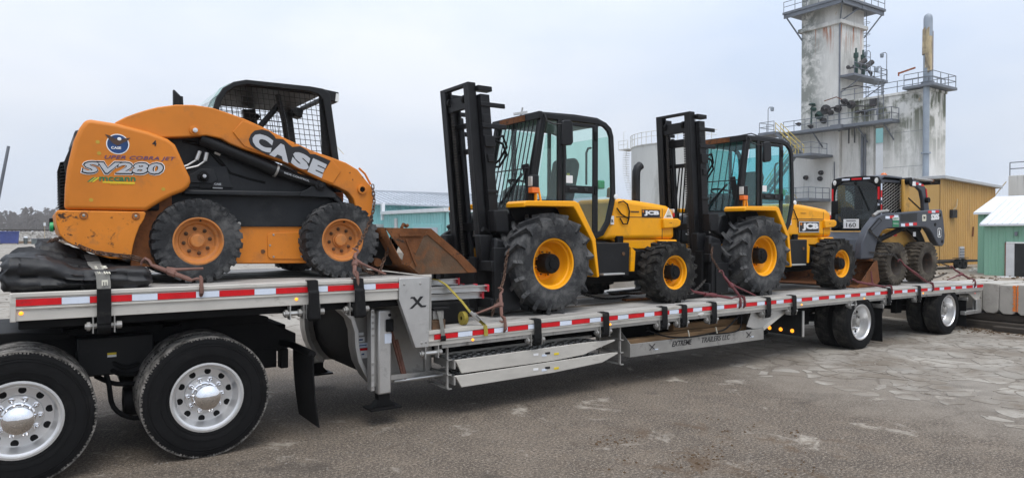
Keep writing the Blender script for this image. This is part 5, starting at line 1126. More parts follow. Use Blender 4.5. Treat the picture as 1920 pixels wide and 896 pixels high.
# ================================================================== yellow rough terrain forklifts
at((0,0,0))
def fork_wheel(R,W,rr,style,dish,hubr,hubl,nl):
    w=W/2
    wh=B().lathe([(w*.84,rr+.02),(w*.88,rr+.004),(w*.84,rr-.012),(w*.62,rr-.018),(w*.55,rr-.035),(w*.2,rr-.042),(w*.1,rr-.06),(dish+.03,rr-.075),(dish,rr-.10),(dish,.02)],(0,0,0),44).build('wheel','yellow_rim',None,local=True,smooth=35)
    tyre(R,W,rr,style,60).build('tyre','rubber_dusty' if style=='ag' else 'tread',wh,local=True,smooth=25)
    a=dish
    B().lathe([(0,hubr),(.02,hubr),(hubl-.02,hubr*.98),(hubl,hubr*.90),(hubl,hubr*.45),(hubl+.014,hubr*.42),(hubl+.014,.001)],(0,-a,0),22).build('hub','black_frame',wh,local=True)
    for k in range(6): t=2*PI*k/6; B().bar((hubr*.5*math.cos(t),-a-hubl-.002,hubr*.5*math.sin(t)),(hubr*.85*math.cos(t),-a-hubl-.002,hubr*.85*math.sin(t)),.012,.010,(0,1,0)).build('hub_rib','black_frame',wh,local=True)
    for k in range(nl):
        t=2*PI*(k+.4)/nl; r=hubr*1.18
        B().box(r*math.cos(t)-.022,r*math.cos(t)+.022,-a-.03,-a,r*math.sin(t)-.022,r*math.sin(t)+.022).build('rim_clamp','yellow_rim',wh,local=True,bevel=.006); B().cyl((r*math.cos(t),-a-.03,r*math.sin(t)),(r*math.cos(t),-a-.05,r*math.sin(t)),.012,6).build('lug_nut','rust_steel',wh,local=True)
    return wh
WF=fork_wheel(.622,.43,.305,'ag',-.03,.125,.19,8); WR=fork_wheel(.434,.33,.232,'rt',.0,.105,.15,8)
def forklift(dx,dz,var,label):
    R_=root('forklift',(2.8,1.295,.98),label,'forklift','yellow rough terrain forklifts on the lower deck')
    gl='glass_green' if var==0 else 'glass_cyan'
    P=R_
    # chassis
    B().prism([(1.45,1.42),(1.45,1.75),(2.2,1.86),(3.1,1.86),(4.42,1.62),(4.42,1.35),(3.6,1.28),(2.0,1.28)],.85,1.74).build('chassis','black_frame',P,.02)
    B().cyl((1.80,.5,1.595),(1.80,2.09,1.595),.12,16).build('front_axle','black_frame',P); B().cyl((3.925,.45,1.42),(3.925,2.14,1.42),.08,14).build('rear_axle','black_frame',P)
    put(WF,P,(1.80,.505,1.597)); put(WF,P,(1.80,2.085,1.597),PI); put(WR,P,(3.925,.465,1.424)); put(WR,P,(3.925,2.125,1.424),PI)
    # hood
    hood=B().prism([(3.30,2.466),(3.761,2.436),(4.093,2.404),(4.343,2.376),(4.434,2.332),(4.478,2.262),(4.498,1.877),(3.066,1.874),(3.187,2.067),(3.285,2.396)],.85,1.74).build('hood','yellow',P,.075,4)
    B().box(3.30,4.20,.8475,.853,2.193,2.203).build('hood_seam','decal_black',hood); B().box(4.213,4.221,.8475,.853,1.885,2.33).build('hood_seam','decal_black',hood)
    B().prism([(3.25,1.872),(4.49,1.872),(4.46,1.70),(4.2,1.66),(4.1,1.74),(3.55,1.74),(3.5,1.80)],.88,1.71).build('engine_frame','yellow',P,.012)
    B().prism([(4.10,1.873),(4.505,1.873),(4.505,1.70),(4.32,1.60),(4.18,1.70)],.82,1.77).build('counterweight','yellow',P,.02,3)
    for y0 in (.80,1.64):
        B().prism([(4.20,2.181),(4.507,2.188),(4.569,2.16),(4.561,2.085),(4.473,2.052),(4.203,2.034)],y0,y0+.15).build('bumper_horn','yellow',P,.018,3)
        for x in (4.33,4.36): B().cyl((x,y0-.003,2.12),(x,y0+.01,2.12),.008,6).build('bolt_hole','decal_black',P)
    B().box(4.49,4.515,.88,1.02,2.21,2.27).build('tail_lamp','red_lamp' if 0 else 'red_plastic',P,.006); B().box(4.49,4.513,.88,1.0,2.272,2.33).build('tail_lamp','lamp_lens',P,.006)
    B().bar((3.53,.846,2.30),(3.68,.846,2.30),.004,.014,(0,-1,0)).build('hood_vent','decal_black',P) if var else B().box(3.58,3.74,.842,.851,2.268,2.284).build('hood_vent','decal_black',P)
    B().tube([(3.33,.83,2.40),(3.42,.83,2.42),(3.50,.83,2.38),(3.54,.83,2.28),(3.53,.83,2.18),(3.50,.83,2.10),(3.42,.83,2.10),(3.36,.83,2.18)] if var==0 else [(3.30,.83,2.36),(3.36,.83,2.26),(3.42,.83,2.18),(3.43,.83,2.05)],.010,6).build('hose','rubber',P)
    if var==0: B().tube([(3.30,.83,2.32),(3.38,.83,2.24),(3.46,.83,2.20),(3.52,.83,2.18)],.010,6).build('hose','rubber',P)
    if var==0:
        B().box(3.80,4.165,.844,.851,2.205,2.31).build('decal_plate','decal_black',P); text('lettering','JCB','decal_white',P,(3.845,.8425,2.22),.30,.075,bold=.06); B().box(3.81,3.84,.8425,.846,2.265,2.30).build('decal_square','orange',P)
        B().prism([(4.245,2.19),(4.345,2.345),(4.445,2.19)],.8445,.851).build('warning_triangle','decal_white',P); B().prism([(4.265,2.20),(4.345,2.325),(4.425,2.20)],.843,.845).build('warning_triangle','strap_print',P); text('lettering','AUTO','decal_black',P,(4.30,.842,2.21),.09,.025,bold=.02)
    else:
        B().box(3.475,4.085,.844,.851,1.955,2.16).build('decal_plate','decal_black',P); B().box(3.485,4.075,.8425,.846,1.965,2.15).build('decal_plate','decal_white',P); B().box(3.495,4.065,.841,.844,1.975,2.14).build('decal_plate','decal_black',P)
        text('lettering','JCB','decal_white',P,(3.57,.8395,1.99),.48,.135,bold=.06); B().box(3.51,3.565,.8395,.843,2.085,2.13).build('decal_square','orange',P)
        B().box(3.44,4.20,.8472,.852,2.17,2.176).build('hood_seam','decal_black',hood)
    B().box(3.20,3.26,.844,.851,2.09,2.21).build('paper_label','decal_white',P); text('lettering','DE.','decal_black',P,(3.205,.8425,2.12),.045,.04,bold=.03)
    # exhaust
    if var==0: B().tube([(4.12,1.3,2.38),(4.12,1.3,2.80),(4.125,1.3,2.90),(4.15,1.3,2.96),(4.21,1.3,3.0)],[.062,.062,.063,.064,.066],16,cap=False).build('exhaust_stack','charcoal_plate',P)
    # tank box, step
    bx('tool_box','black_paint',P,2.70,3.275,.55,.85,1.395,1.84,.012)
    B().cyl((3.16,.55,1.69),(3.16,.535,1.69),.025,10).build('box_latch','rust_steel',P)
    bx('step','alu',P,2.74,3.12,.47,.60,1.415,1.437,.004)
    bx('filler','black_frame',P,3.30,3.42,.82,.88,1.83,1.93,.01)
    B().prism([(3.36,1.44),(3.44,1.44),(3.46,1.72),(3.38,1.78)],.62,.66).build('bracket','yellow',P,.006); bx('battery_box','black_frame',P,3.26,3.60,.66,.86,1.36,1.72,.01)
    # fenders
    FO=[(1.385,2.335),(1.42,2.36),(2.165,2.375),(2.23,2.35),(2.51,1.90),(2.575,1.41)]
    FI=[(1.385,2.28),(1.43,2.295),(2.14,2.30),(2.17,2.27),(2.445,1.87),(2.535,1.40)]
    for y0,y1 in ((.36,.76),(1.83,2.23)):
        B().ring(FO,FI,y0,y1,False).build('fender','yellow',P,.012,3)
    B().prism([(1.40,2.30),(1.55,2.30),(2.15,2.31),(2.30,2.05),(2.20,1.75),(1.9,2.05),(1.5,2.12)],.72,.76).build('fender_liner','black_frame',P)
    # cab shell
    CO=[(1.935,3.516),(2.50,3.518),(2.894,3.513),(3.029,3.481),(3.127,3.409),(3.167,3.302),(3.193,2.914),(3.209,2.48),(3.18,2.346),(3.103,2.095),(2.987,1.941),(2.824,1.88),(2.23,1.88),(1.72,2.25)]
    CI=[(2.01,3.445),(2.50,3.447),(2.88,3.443),(2.99,3.415),(3.06,3.362),(3.093,3.29),(3.118,2.914),(3.13,2.48),(3.10,2.366),(3.035,2.135),(2.945,2.01),(2.80,1.955),(2.26,1.955),(1.81,2.31)]
    for y0 in (.75,1.80): B().ring(CO,CI,y0,y0+.045).build('cab_frame','black_paint',P,.012,3)
    B().prism([(1.93,3.47),(1.95,3.53),(2.50,3.545),(2.88,3.535),(3.02,3.49),(3.02,3.44),(1.95,3.44)],.76,1.84).build('roof','black_paint',P,.02,3)
    for y0 in (.748,1.807): B().box(2.195,2.262,y0,y0+.04,1.96,3.45).build('door_pillar','black_paint',P,.006)
    for y0 in (.752,1.803): B().box(2.835,2.885,y0,y0+.04,1.955,3.45).build('rear_pillar','black_paint',P,.006)
    # door
    d=B(); d.ring([(2.275,1.97),(2.825,1.97),(2.825,3.43),(2.275,3.43)],[(2.315,2.01),(2.785,2.01),(2.785,3.385),(2.315,3.385)],.735,.765); door=d.build('door','black_paint',P,.006)
    B().box(2.30,2.80,.732,.768,2.50,2.60).build('door_rail','black_paint',door,.006); B().box(2.36,2.50,.718,.735,2.535,2.57).build('door_handle','decal_black',door,.006); B().box(2.62,2.68,.718,.735,2.53,2.575).build('door_latch','decal_black',door,.006)
    B().box(2.31,2.79,.750,.754,2.60,3.39).build('door_glass',gl,door); B().box(2.31,2.79,.750,.754,2.01,2.50).build('door_glass','glass_dark' if var==0 else gl,door)
    B().box(2.33,2.44,.7475,.7495,2.63,2.73).build('door_label','decal_white',door); B().tube([(2.70,.78,2.62),(2.70,.78,3.05),(2.73,.78,3.11),(2.78,.78,3.12)],.015,8).build('grab_bar','black_paint',door)
    for z in (2.55,3.28): B().box(2.80,2.86,.725,.752,z-.06,z+.06).build('hinge','black_frame',door,.006)
    B().prism([(2.045,3.42),(2.19,3.42),(2.19,2.40),(1.845,2.40)],.765,.769).build('side_glass',gl,P); B().prism([(1.845,2.40),(2.19,2.40),(2.19,2.0),(1.95,2.15)],.762,.772).build('side_panel','black_paint',P)
    rq=[(2.89,3.42),(2.98,3.40),(3.05,3.35),(3.085,3.28),(3.11,2.914),(3.12,2.48),(3.09,2.366),(3.025,2.135),(2.935,2.02),(2.89,1.99)]
    B().prism(rq,.768,.772).build('quarter_glass',gl,P); B().prism(rq,1.815,1.819).build('quarter_glass',gl,P)
    B().box(2.045,2.83,1.815,1.819,2.40,3.42).build('far_glass',gl,P); B().box(1.9,2.88,1.81,1.83,1.97,2.40).build('far_panel','black_paint',P)
    B().prism([(3.13,3.30),(3.165,2.914),(3.18,2.48),(3.165,2.48),(3.15,2.914),(3.115,3.30)],.80,1.79).build('rear_glass',gl,P)
    B().box(2.98,3.10,.85,1.0,2.58,2.70).build('washer_bottle','green_plastic',P,.02)
    # front: windscreen and guard
    B().prism([(1.975,3.44),(1.985,3.44),(1.775,2.32),(1.765,2.32)],.79,1.80).build('windscreen',gl,P)
    for y0 in (.755,1.79): B().bar((1.945,y0+.02,3.50),(1.712,y0+.02,2.28),.05,.07,(0,1,0)).build('front_pillar','black_paint',P,.008)
    B().box(1.88,1.94,.74,1.86,3.43,3.53).build('guard_header','black_paint',P,.008)
    B().box(1.872,1.882,1.05,1.65,3.44,3.515).build('guard_header_patch','rust',P)
    NB=12 if var==0 else 9
    for i in range(NB):
        yy=.80+(1.82-.80)*i/(NB-1)
        B().cyl((1.915,yy,3.47),(1.672,yy,2.30),.0082 if var==0 else .0072,6).build('guard_bar','black_paint',P)
    B().cyl((1.775,.80,2.80),(1.775,1.82,2.80),.009,6).build('guard_cross_bar','black_paint',P); B().cyl((1.655,.78,2.29),(1.655,1.83,2.29),.014,6).build('guard_cross_bar','black_paint',P)
    # nose below the screen
    B().prism([(1.70,2.30),(1.40,2.22),(1.33,2.05),(1.36,1.80),(1.50,1.70),(2.0,1.75),(2.0,2.30)],.83,1.76).build('nose','charcoal_plate',P,.02)
    for i in range(6): B().box(1.365,1.40,.95,1.15,2.07+.025*i,2.08+.025*i).build('nose_vent','decal_black',P)
    for i in range(5): B().bar((1.43+.0*i,.826,2.20-.03*i),(1.62,.826,2.215-.03*i),.008,.012,(0,1,0)).build('nose_vent','decal_black',P)
    text('lettering','JCB','decal_white',P,(1.335,1.50,1.92),.55,.12,xd=(0,-1,0),bold=.05)
    B().box(1.40,1.62,.80,1.78,1.62,1.78).build('axle_mount','yellow',P,.02)
    B().cyl((1.06,.78,2.02),(1.50,.80,1.84),.032,12).build('tilt_cylinder','black_frame',P); B().cyl((1.40,.80,1.88),(1.56,.81,1.815),.022,10).build('tilt_rod','chrome',P)
    # interior
    B().box(1.95,2.75,.85,1.75,1.95,2.02).build('floor_plate','black_frame',P)
    B().prism([(2.52,2.30),(2.72,2.30),(2.86,2.92),(2.80,3.02),(2.68,3.00)],1.08,1.52).build('seat_back','seat',P,.05,3); B().prism([(2.20,2.28),(2.70,2.24),(2.70,2.38),(2.20,2.42)],1.06,1.54).build('seat_cushion','seat',P,.04); bx('seat_base','black_frame',P,2.3,2.65,1.12,1.48,2.0,2.26)
    B().box(2.60,2.64,1.06,1.078,2.74,2.79).build('seat_badge','decal_yellow',P)
    B().cyl((1.90,1.3,2.05),(2.02,1.3,2.60),.05,10).build('steering_column','black_frame',P)
    B().tube([Vector((2.03,1.3,2.62))+Vector((-.06,0,.02))*0+Vector((math.sin(t)*.06,math.cos(t)*.19,.0))+Vector((math.sin(t)*.16*.9,0,math.sin(t)*-.06)) for t in [2*PI*k/16 for k in range(16)]],.016,6,True).build('steering_wheel','black_frame',P)
    B().prism([(1.85,2.30),(2.05,2.30),(2.0,2.62),(1.88,2.55)],1.0,1.6).build('dash_panel','black_frame',P,.02)
    B().bar((1.86,1.08,2.75),(1.74,1.42,2.36),.02,.03).build('wiper_arm','black_paint',P); B().bar((1.80,.93,2.86),(1.84,.88,2.50),.05,.09).build('wiper_motor','black_paint',P,.01)
    # mirror, lamps, beacon
    B().tube([(1.96,.74,3.50),(1.98,.70,3.40),(2.02,.62,3.36),(2.13,.56,3.355)],.010,6).build('mirror_arm','black_paint',P)
    B().prism([(2.10,3.10),(2.12,3.08),(2.26,3.10),(2.29,3.14),(2.28,3.39),(2.24,3.42),(2.13,3.41),(2.11,3.38)],.545,.59).build('mirror','black_paint',P,.015,3)
    lb=bx('work_lamp','black_paint',P,1.70,1.80,.62,.72,2.47,2.70,.015); B().box(1.688,1.702,.63,.71,2.56,2.68).build('lamp_lens','lamp_lens',lb,.004); B().box(1.685,1.79,.615,.70,2.475,2.545).build('turn_lens','amber_lens',lb,.006)
    B().bar((1.80,.70,2.38),(1.81,.70,2.62),.03,.03).build('lamp_bracket','yellow',P); B().bar((1.88,.70,2.38),(1.84,.70,2.55),.02,.02).build('lamp_bracket','yellow',P)
    B().lathe([(0,.05),(.02,.05),(.12,.045),(.14,.02),(.142,.001)],(3.235,.90,2.47),14,'z').build('beacon','amber_lens',P); B().lathe([(0,.04),(.012,.036),(.014,.001)],(3.205,.745,2.47),14).build('round_reflector','decal_white',P)
    if var==0:
        B().tube([(1.98,1.3,3.53),(2.0,1.3,3.60),(2.0,1.28,3.66)],.012,6).build('roof_fitting','alu',P); B().bar((1.90,1.35,3.57),(2.06,1.25,3.60),.04,.03).build('roof_fitting','alu',P); B().tube([(2.0,1.2,3.57),(2.3,1.15,3.60),(2.6,1.1,3.565)],.006,5).build('roof_wire','alu',P)
    else:
        B().tube([(2.05,.95,3.55),(2.3,.95,3.60),(2.6,.95,3.555)],.01,5).build('roof_wire','black_frame',P); B().cyl((1.6+.2,1.7,3.55),(1.8,1.7,3.95),.008,5).build('antenna','alu_dark',P)
    # mast
    x0=(lambda z:.885+(3.80-z)*.093) if var==0 else (lambda z:.69+(3.80-z)*.065)
    def mbar(name,m,z0,z1,xa,xb,ya,yb,bev=.006):
        a,b_=x0(z0),x0(z1)
        return B().add([(a+xa,ya,z0),(a+xb,ya,z0),(a+xb,yb,z0),(a+xa,yb,z0),(b_+xa,ya,z1),(b_+xb,ya,z1),(b_+xb,yb,z1),(b_+xa,yb,z1)],[(0,3,2,1),(4,5,6,7),(0,1,5,4),(1,2,6,5),(2,3,7,6),(3,0,4,7)]).build(name,m,P,bev)
    for s in (0,1):
        g=(lambda a,b_:(a,b_)) if s==0 else (lambda a,b_:(2.39-b_,2.39-a))
        mbar('outer_mast_rail','black_paint',1.06,3.66,.13,.26,*g(.78,.83)); mbar('outer_mast_rail','black_paint',1.06,3.66,.13,.155,*g(.83,.90)); mbar('outer_mast_rail','black_paint',1.06,3.66,.235,.26,*g(.83,.90))
        mbar('inner_mast_rail','black_paint',1.15,3.80,.0,.11,*g(.84,.885)); mbar('inner_mast_rail','black_paint',1.15,3.80,.0,.02,*g(.885,.96)); mbar('inner_mast_rail','black_paint',1.15,3.80,.09,.11,*g(.885,.96))
        mbar('lift_cylinder','charcoal_plate',1.1,3.45,.15,.21,*g(.985,1.045),bev=.02)
        mbar('mast_bracket','black_paint',3.70,3.76,.10,.30,*g(.77,.90)); mbar('mast_bracket','black_paint',3.51,3.565,.12,.47,*g(.765,.80)); mbar('mast_bracket','black_paint',3.25,3.31,.12,.47,*g(.765,.80)); mbar('mast_gusset','black_paint',3.31,3.42,.14,.24,*g(.77,.79))
        mbar('roller_block','black_paint',3.02,3.16,.13,.28,*g(.755,.79)); mbar('roller_block','black_paint',2.84,2.93,.16,.25,*g(.76,.79)); mbar('mast_joint','black_paint',2.46,2.50,.12,.27,*g(.765,.79))
        mbar('guard_box','black_paint',1.98,2.25,.10,.30,*g(.62,.78),bev=.015); mbar('carriage_block','black_paint',1.62,1.95,-.08,.12,*g(.72,.84),bev=.015)
        # chain
        c=B()
        for k in range(60):
            z=1.5+k*.036; y_=g(1.0,1.03)[0] if s==0 else 2.39-1.03
            c.box(x0(z)+.04,x0(z)+.07,y_,y_+.03,z,z+.024)
        tag(c.build('lift_chain','chain_dark',P),kind='stuff')
    mbar('mast_top_beam','black_paint',3.76,3.80,.0,.07,.96,1.43); mbar('mast_cross_beam','black_paint',3.50,3.66,.03,.08,.96,1.43); mbar('mast_cross_beam','black_paint',3.30,3.36 if var==0 else 3.42,.14,.2,.90,1.49)
    mbar('mast_cross_beam','black_paint',2.98,3.04,.16,.22,.90,1.49); mbar('mast_cross_beam','black_paint',1.35,1.65,.14,.22,.83,1.56); mbar('mast_cross_beam','black_paint',2.0,2.1,.14,.22,.83,1.56)
    for y_ in (1.015,1.375): B().lathe([(-.02,.055),(.02,.055)],(x0(3.6)+.05,y_,3.62),16,cap=True).build('chain_pulley','black_frame',P)
    for q in range(2): B().tube([(x0(3.0)+.26,.80,3.12),(x0(3)+.42,.82,3.18-.1*q),(x0(3)+.50,.85,3.05-.1*q),(x0(3)+.42,.9,2.88-.08*q),(x0(3)+.30,.93,2.80)],.016,6).build('hydraulic_hose','rubber',P)
    if var==1:
        for q in range(3): B().tube([(x0(3.0)+.2,1.15+.06*q,3.0),(x0(2.5)+.22,1.25+.08*q,2.3),(x0(2)+.2,1.3+.1*q,1.8)],.012,5).build('mast_hose','rubber',P)
    # carriage and forks
    xc=x0(1.4)
    for z in (1.14,1.58): B().box(xc-.10,xc-.02,.50,2.09,z-.06,z+.06).build('carriage_bar','black_paint',P,.008)
    for y0 in (.49,2.04): B().box(xc-.06,xc+.16,y0,y0+.06,1.02,1.80).build('carriage_plate','black_paint',P,.008)
    B().box(xc-.02,xc+.06,.56,2.03,1.20,1.52).build('carriage_panel','black_frame',P); B().prism([(xc-.02,1.60),(xc+.30,1.60),(xc+.26,1.86),(xc+.02,1.92)],.58,.70).build('carriage_hinge','black_paint',P,.03)
    B().box(xc+.02,xc+.30,.47,.50,1.05,1.50).build('side_plate','black_paint',P,.008)
    for y0 in ((.80,1.66) if var==0 else (.60,1.87)): B().prism([(xc-.10,1.68),(xc-.15,1.68),(xc-.15,1.06),(xc-.18,1.03),(xc-.78,1.01),(xc-.80,1.0),(xc-.78,.992),(xc-.10,.992)],y0,y0+.13).build('fork','black_frame',P,.004)
    for pt in ((1.10,.58),(1.12,.60)): pass
    R_.location=(2.8+dx,1.295,.98+dz)
    return R_
forklift(0,0,0,'yellow forklift with small side lettering and triangle sticker, nearer the truck')
forklift(4.1,.02,1,'yellow forklift with large lettering on its hood, second from the truck')
# ================================================================== dark grey skid steer at the rear of the lower deck
at((0,0,0))
WJ=small_wheel(.405,.33,.205,'wave','rubber_brown','rim_dark',.06,8,-.06,'rust')
B().lathe([(0,.075),(.03,.07),(.034,.001)],(0,.06,0),18).build('hub','rust_steel',WJ,local=True)
DZ=.99
jd=root('skid_steer_loader',(10.5,1.295,DZ),'dark grey skid steer with enclosed cab, yellow engine cover and 160 sign on its windscreen','skid steer')
def jprism(name,m,pts,y0,y1,bev=0,par=None,seg=2):
    for g in (0,1):
        a,b_=(y0,y1) if g==0 else (YC-y1,YC-y0)
        o=B().prism(pts,a,b_).build(name,m,par or jd,bev,seg)
        if g==0: first=o
    return first
for x in (9.965,11.135):
    put(WJ,jd,(x,.54,DZ+.400)); put(WJ,jd,(x,YC-.54,DZ+.400),PI); B().cyl((x,.6,DZ+.4),(x,1.99,DZ+.4),.09,12).build('axle','black_frame',jd)
B().prism([(9.60,1.20),(9.60,1.75),(9.85,1.92),(10.1,2.05),(11.55,2.06),(11.78,1.85),(11.80,1.30),(11.6,1.2)],.74,1.85).build('chassis','yellow_jd',jd,.02)
B().prism([(9.45,1.50),(9.60,1.86),(10.0,2.0),(10.12,1.9),(9.95,1.40)],.74,1.76).build('front_shield','jd_grey',jd,.03)
# tape on the chassis side
for k in range(4): B().box(10.12+.13*k,10.12+.13*k+.125,.732,.739,1.905,1.955).build('reflector','red_tape' if k%2 else 'white_tape',jd)
# cab
cab0=set(jd.children)
B().prism([(9.58,2.05),(9.60,2.90),(9.68,3.03),(9.80,3.07),(10.62,3.07),(10.62,2.10),(9.8,2.02)],.575,.61).build('cab_side_frame','black_paint',jd) if 0 else None
CAO=[(9.565,2.05),(9.575,2.92),(9.62,3.01),(9.72,3.06),(10.66,3.06),(10.66,2.30),(9.80,2.30),(9.78,2.05)]
CAI=[(9.64,2.10),(9.68,2.88),(9.70,2.92),(9.76,2.95),(10.58,2.95),(10.58,2.37),(9.75,2.37),(9.72,2.10)]
for y0 in (.56,1.99): B().ring(CAO,CAI,y0,y0+.04).build('cab_side_frame','jd_grey',jd,.008)
B().prism([(9.56,2.98),(9.62,3.06),(9.8,3.10),(10.6,3.085),(10.70,3.03),(10.70,2.98)],.56,2.03).build('roof','jd_grey',jd,.03,3)
# front frame with arched opening
def arch(w,h0,h1,n=8):
    return None
FO=[(.555,2.02),(.555,2.98),(.62,3.06),(1.0,3.09),(1.59,3.09),(1.97,3.06),(2.035,2.98),(2.035,2.02)]
FI=[(.63,2.06),(.625,2.72),(.70,2.90),(.95,3.0),(1.64,3.0),(1.89,2.90),(1.965,2.72),(1.96,2.06)]
b=B();n=len(FO);v=[];f=[]
for P_,x in ((FO,9.545),(FI,9.545),(FO,9.60),(FI,9.60)): v+=[(x,a,z) for a,z in P_]
for i in range(n):
    j=(i+1)%n; f+=[(i,j,n+j,n+i),(2*n+i,3*n+i,3*n+j,2*n+j),(i,2*n+i,2*n+j,j),(n+i,n+j,3*n+j,3*n+i)]
b.add(v,f).build('front_frame','black_frame',jd,.008)
B().add([(9.575,a,z) for a,z in FI],[tuple(range(n))]).build('windscreen','glass_dark',jd)
B().box(9.545,9.575,.62,1.97,1.72,2.06).build('front_lower_panel','jd_grey',jd)
for y_ in (.66,1.93): B().lathe([(0,.055),(.012,.052),(.016,.001)],(9.548,y_,2.985),16,'x').build('work_lamp','lamp_lens',jd)
for k,(y0,y1,m) in enumerate(((.85,1.05,'white_tape'),(1.10,1.40,'red_tape'),(1.46,1.70,'white_tape'))): B().box(9.538,9.546,y0,y1,3.02,3.055).build('reflector',m,jd)
for z0,z1,m in ((2.62,2.86,'red_tape'),(2.50,2.60,'white_tape')):
    B().box(9.538,9.546,.565,.622,z0,z1).build('reflector',m,jd); B().box(9.538,9.546,1.97,2.025,z0,z1).build('reflector',m,jd)
zz=2.10
for k in range(6): B().box(9.578,9.64,.553,.562,2.12+.135*k,2.12+.135*k+.13).build('reflector','red_tape' if k%2==0 else 'white_tape',jd)
for k in range(5): B().box(10.60,10.65,.553,.562,2.32+.13*k,2.32+.13*k+.125).build('reflector','red_tape' if k%2==0 else 'white_tape',jd)
B().bar((9.555,1.22,2.90),(9.555,.88,2.40),.02,.025,(1,0,0)).build('wiper','black_frame',jd); B().box(9.50,9.55,1.80,2.02,2.35,2.62).build('mirror','black_frame',jd,.02)
B().cyl((9.555,1.30,2.955),(9.53,1.30,2.955),.03,12).build('camera_pod','black_frame',jd)
B().box(9.50,9.60,.60,.62,2.55,2.60).build('door_hinge','black_frame',jd); B().box(9.52,9.60,.50,.60,2.54,2.60).build('door_hinge','jd_grey',jd,.01)
bx('cab_back','black_frame',jd,10.55,10.6,.62,1.97,2.2,3.0)
bx('seat_back','seat',jd,10.25,10.4,1.05,1.55,2.3,2.85,.05); bx('seat_cushion','seat',jd,9.95,10.35,1.05,1.55,2.2,2.35,.05); bx('control_pod','black_frame',jd,9.75,10.1,.7,.9,2.2,2.55,.04); bx('control_pod','black_frame',jd,9.75,10.1,1.7,1.9,2.2,2.5,.04)
# side screens of diagonal slats
for y0 in (.585,2.0):
    m=B()
    for k in range(15):
        z0=2.30+.06*k-.1; xa,xb=9.72,10.58; za,zb=z0,z0+.30
        if za<2.38: xa=9.72+(2.38-za)/.30*.86; za=2.38
        if zb>2.94: xb=10.58-(zb-2.94)/.30*.86; zb=2.94
        if xb-xa>.05: m.bar((xa,y0,za),(xb,y0,zb),.008,.014)
    for k in range(7): x=9.78+.12*k; m.bar((x,y0+.006,2.38),(x+.02,y0+.006,2.94),.005,.006,(0,1,0))
    tag(m.build('side_screen','alu_dark',jd),kind='stuff')
B().box(9.72,10.58,1.985,1.99,2.37,2.95).build('side_glass','glass_dark',jd)
def remap(o):
    base=pw(o)
    for v in o.data.vertices:
        x,y,z=v.co+base; v.co=Vector((10.03+(x-9.555)*.79,.74+(y-.555)*.676,z))-base
    for c in o.children: remap(c)
for o in [c for c in jd.children if c not in cab0]: remap(o)
s160=B().box(10.008,10.014,1.15,1.47,2.06,2.245).build('number_sign','decal_white',jd); text('lettering','160','decal_black',s160,(10.0065,1.41,2.085),.20,.085,xd=(0,-1,0)); B().box(10.005,10.0085,1.21,1.41,2.205,2.22).build('sign_line','decal_black',s160)
# engine cover and rear hoop
jprism('engine_side','yellow_jd',[(10.64,2.30),(10.64,3.02),(10.84,3.03),(10.86,2.66),(11.10,2.58),(11.34,2.44),(11.34,2.2),(10.7,2.2)],.60,.66,.015)
jprism('rear_hoop','jd_grey',[(10.66,3.04),(10.75,3.05),(11.20,2.985),(11.40,2.90),(11.50,2.76),(11.60,2.36),(11.36,2.36),(11.33,2.62),(11.25,2.80),(11.08,2.88),(10.92,2.89),(10.80,2.95)],.565,.64,.02,seg=3)
B().lathe([(-.09,.07),(.09,.07)],(10.72,.60,2.985),16,cap=True).build('hoop_joint','black_frame',jd)
bx('rear_hood','black_frame',jd,10.7,11.55,.68,1.91,2.0,2.45,.05); B().bar((10.80,.61,2.66),(11.34,.61,2.42),.03,.03).build('seat_bar','black_frame',jd)
for k in range(3): B().box(11.02+.10*k,11.02+.10*k+.095,.556,.566,2.93-.012*k,2.97-.012*k).build('reflector',('red_tape','white_tape','red_tape')[k],jd)
B().box(10.88,11.0,.556,.566,2.90,2.985).build('label','decal_white',jd); B().prism([(11.40,2.86),(11.44,2.86),(11.50,2.60),(11.46,2.60)],.556,.566).build('reflector','red_tape',jd)
B().cyl((11.42,.60,2.63),(11.42,.50,2.63),.055,12).build('rear_lamp','black_frame',jd); B().cyl((11.42,.62,2.98),(11.42,.48,2.98),.03,10).build('rear_lamp','black_frame',jd)
B().prism([(11.15,3.08),(11.6,3.075),(11.85,3.06),(11.85,3.02),(11.15,3.03)],.62,.70).build('exhaust_pipe','alu_dark',jd,.02); B().cyl((11.9,.66,3.04),(11.70,.66,3.045),.035,10).build('exhaust_tip','rust',jd)
B().lathe([(0,.07),(.03,.065),(.07,.04),(.08,.001)],(10.45,.9,3.08),14,'z').build('beacon','amber_lens',jd)
# loader arm
JA=[(8.80,1.50),(8.84,1.78),(9.05,2.05),(9.33,2.26),(9.56,2.32),(10.6,2.385),(11.74,2.45),(11.80,2.42),(11.86,2.20),(11.92,1.92),(11.90,1.76),(11.82,1.70),(11.66,1.71),(11.55,1.80),(11.39,1.96),(11.26,2.05),(11.10,2.09),(10.19,2.075),(9.77,2.06),(9.55,2.02),(9.37,1.88),(9.22,1.50)]
ja=jprism('loader_arm','jd_grey',JA,.42,.56,.02,seg=3)
jprism('arm_recess','black_frame',[(9.05,2.04),(9.40,2.25),(9.50,2.20),(9.13,1.99)],.413,.4205,.006); jprism('arm_recess','jd_grey',[(9.09,2.04),(9.395,2.225),(9.455,2.195),(9.14,2.015)],.408,.414,.004)
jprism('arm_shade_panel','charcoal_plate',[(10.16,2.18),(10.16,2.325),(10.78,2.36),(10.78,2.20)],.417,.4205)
AY=.4185
for k in range(3): B().box(9.62+.155*k,9.62+.155*k+.15,AY,.4205,2.235+.012*k,2.285+.012*k).build('reflector','red_tape' if k==1 else 'white_tape',jd)
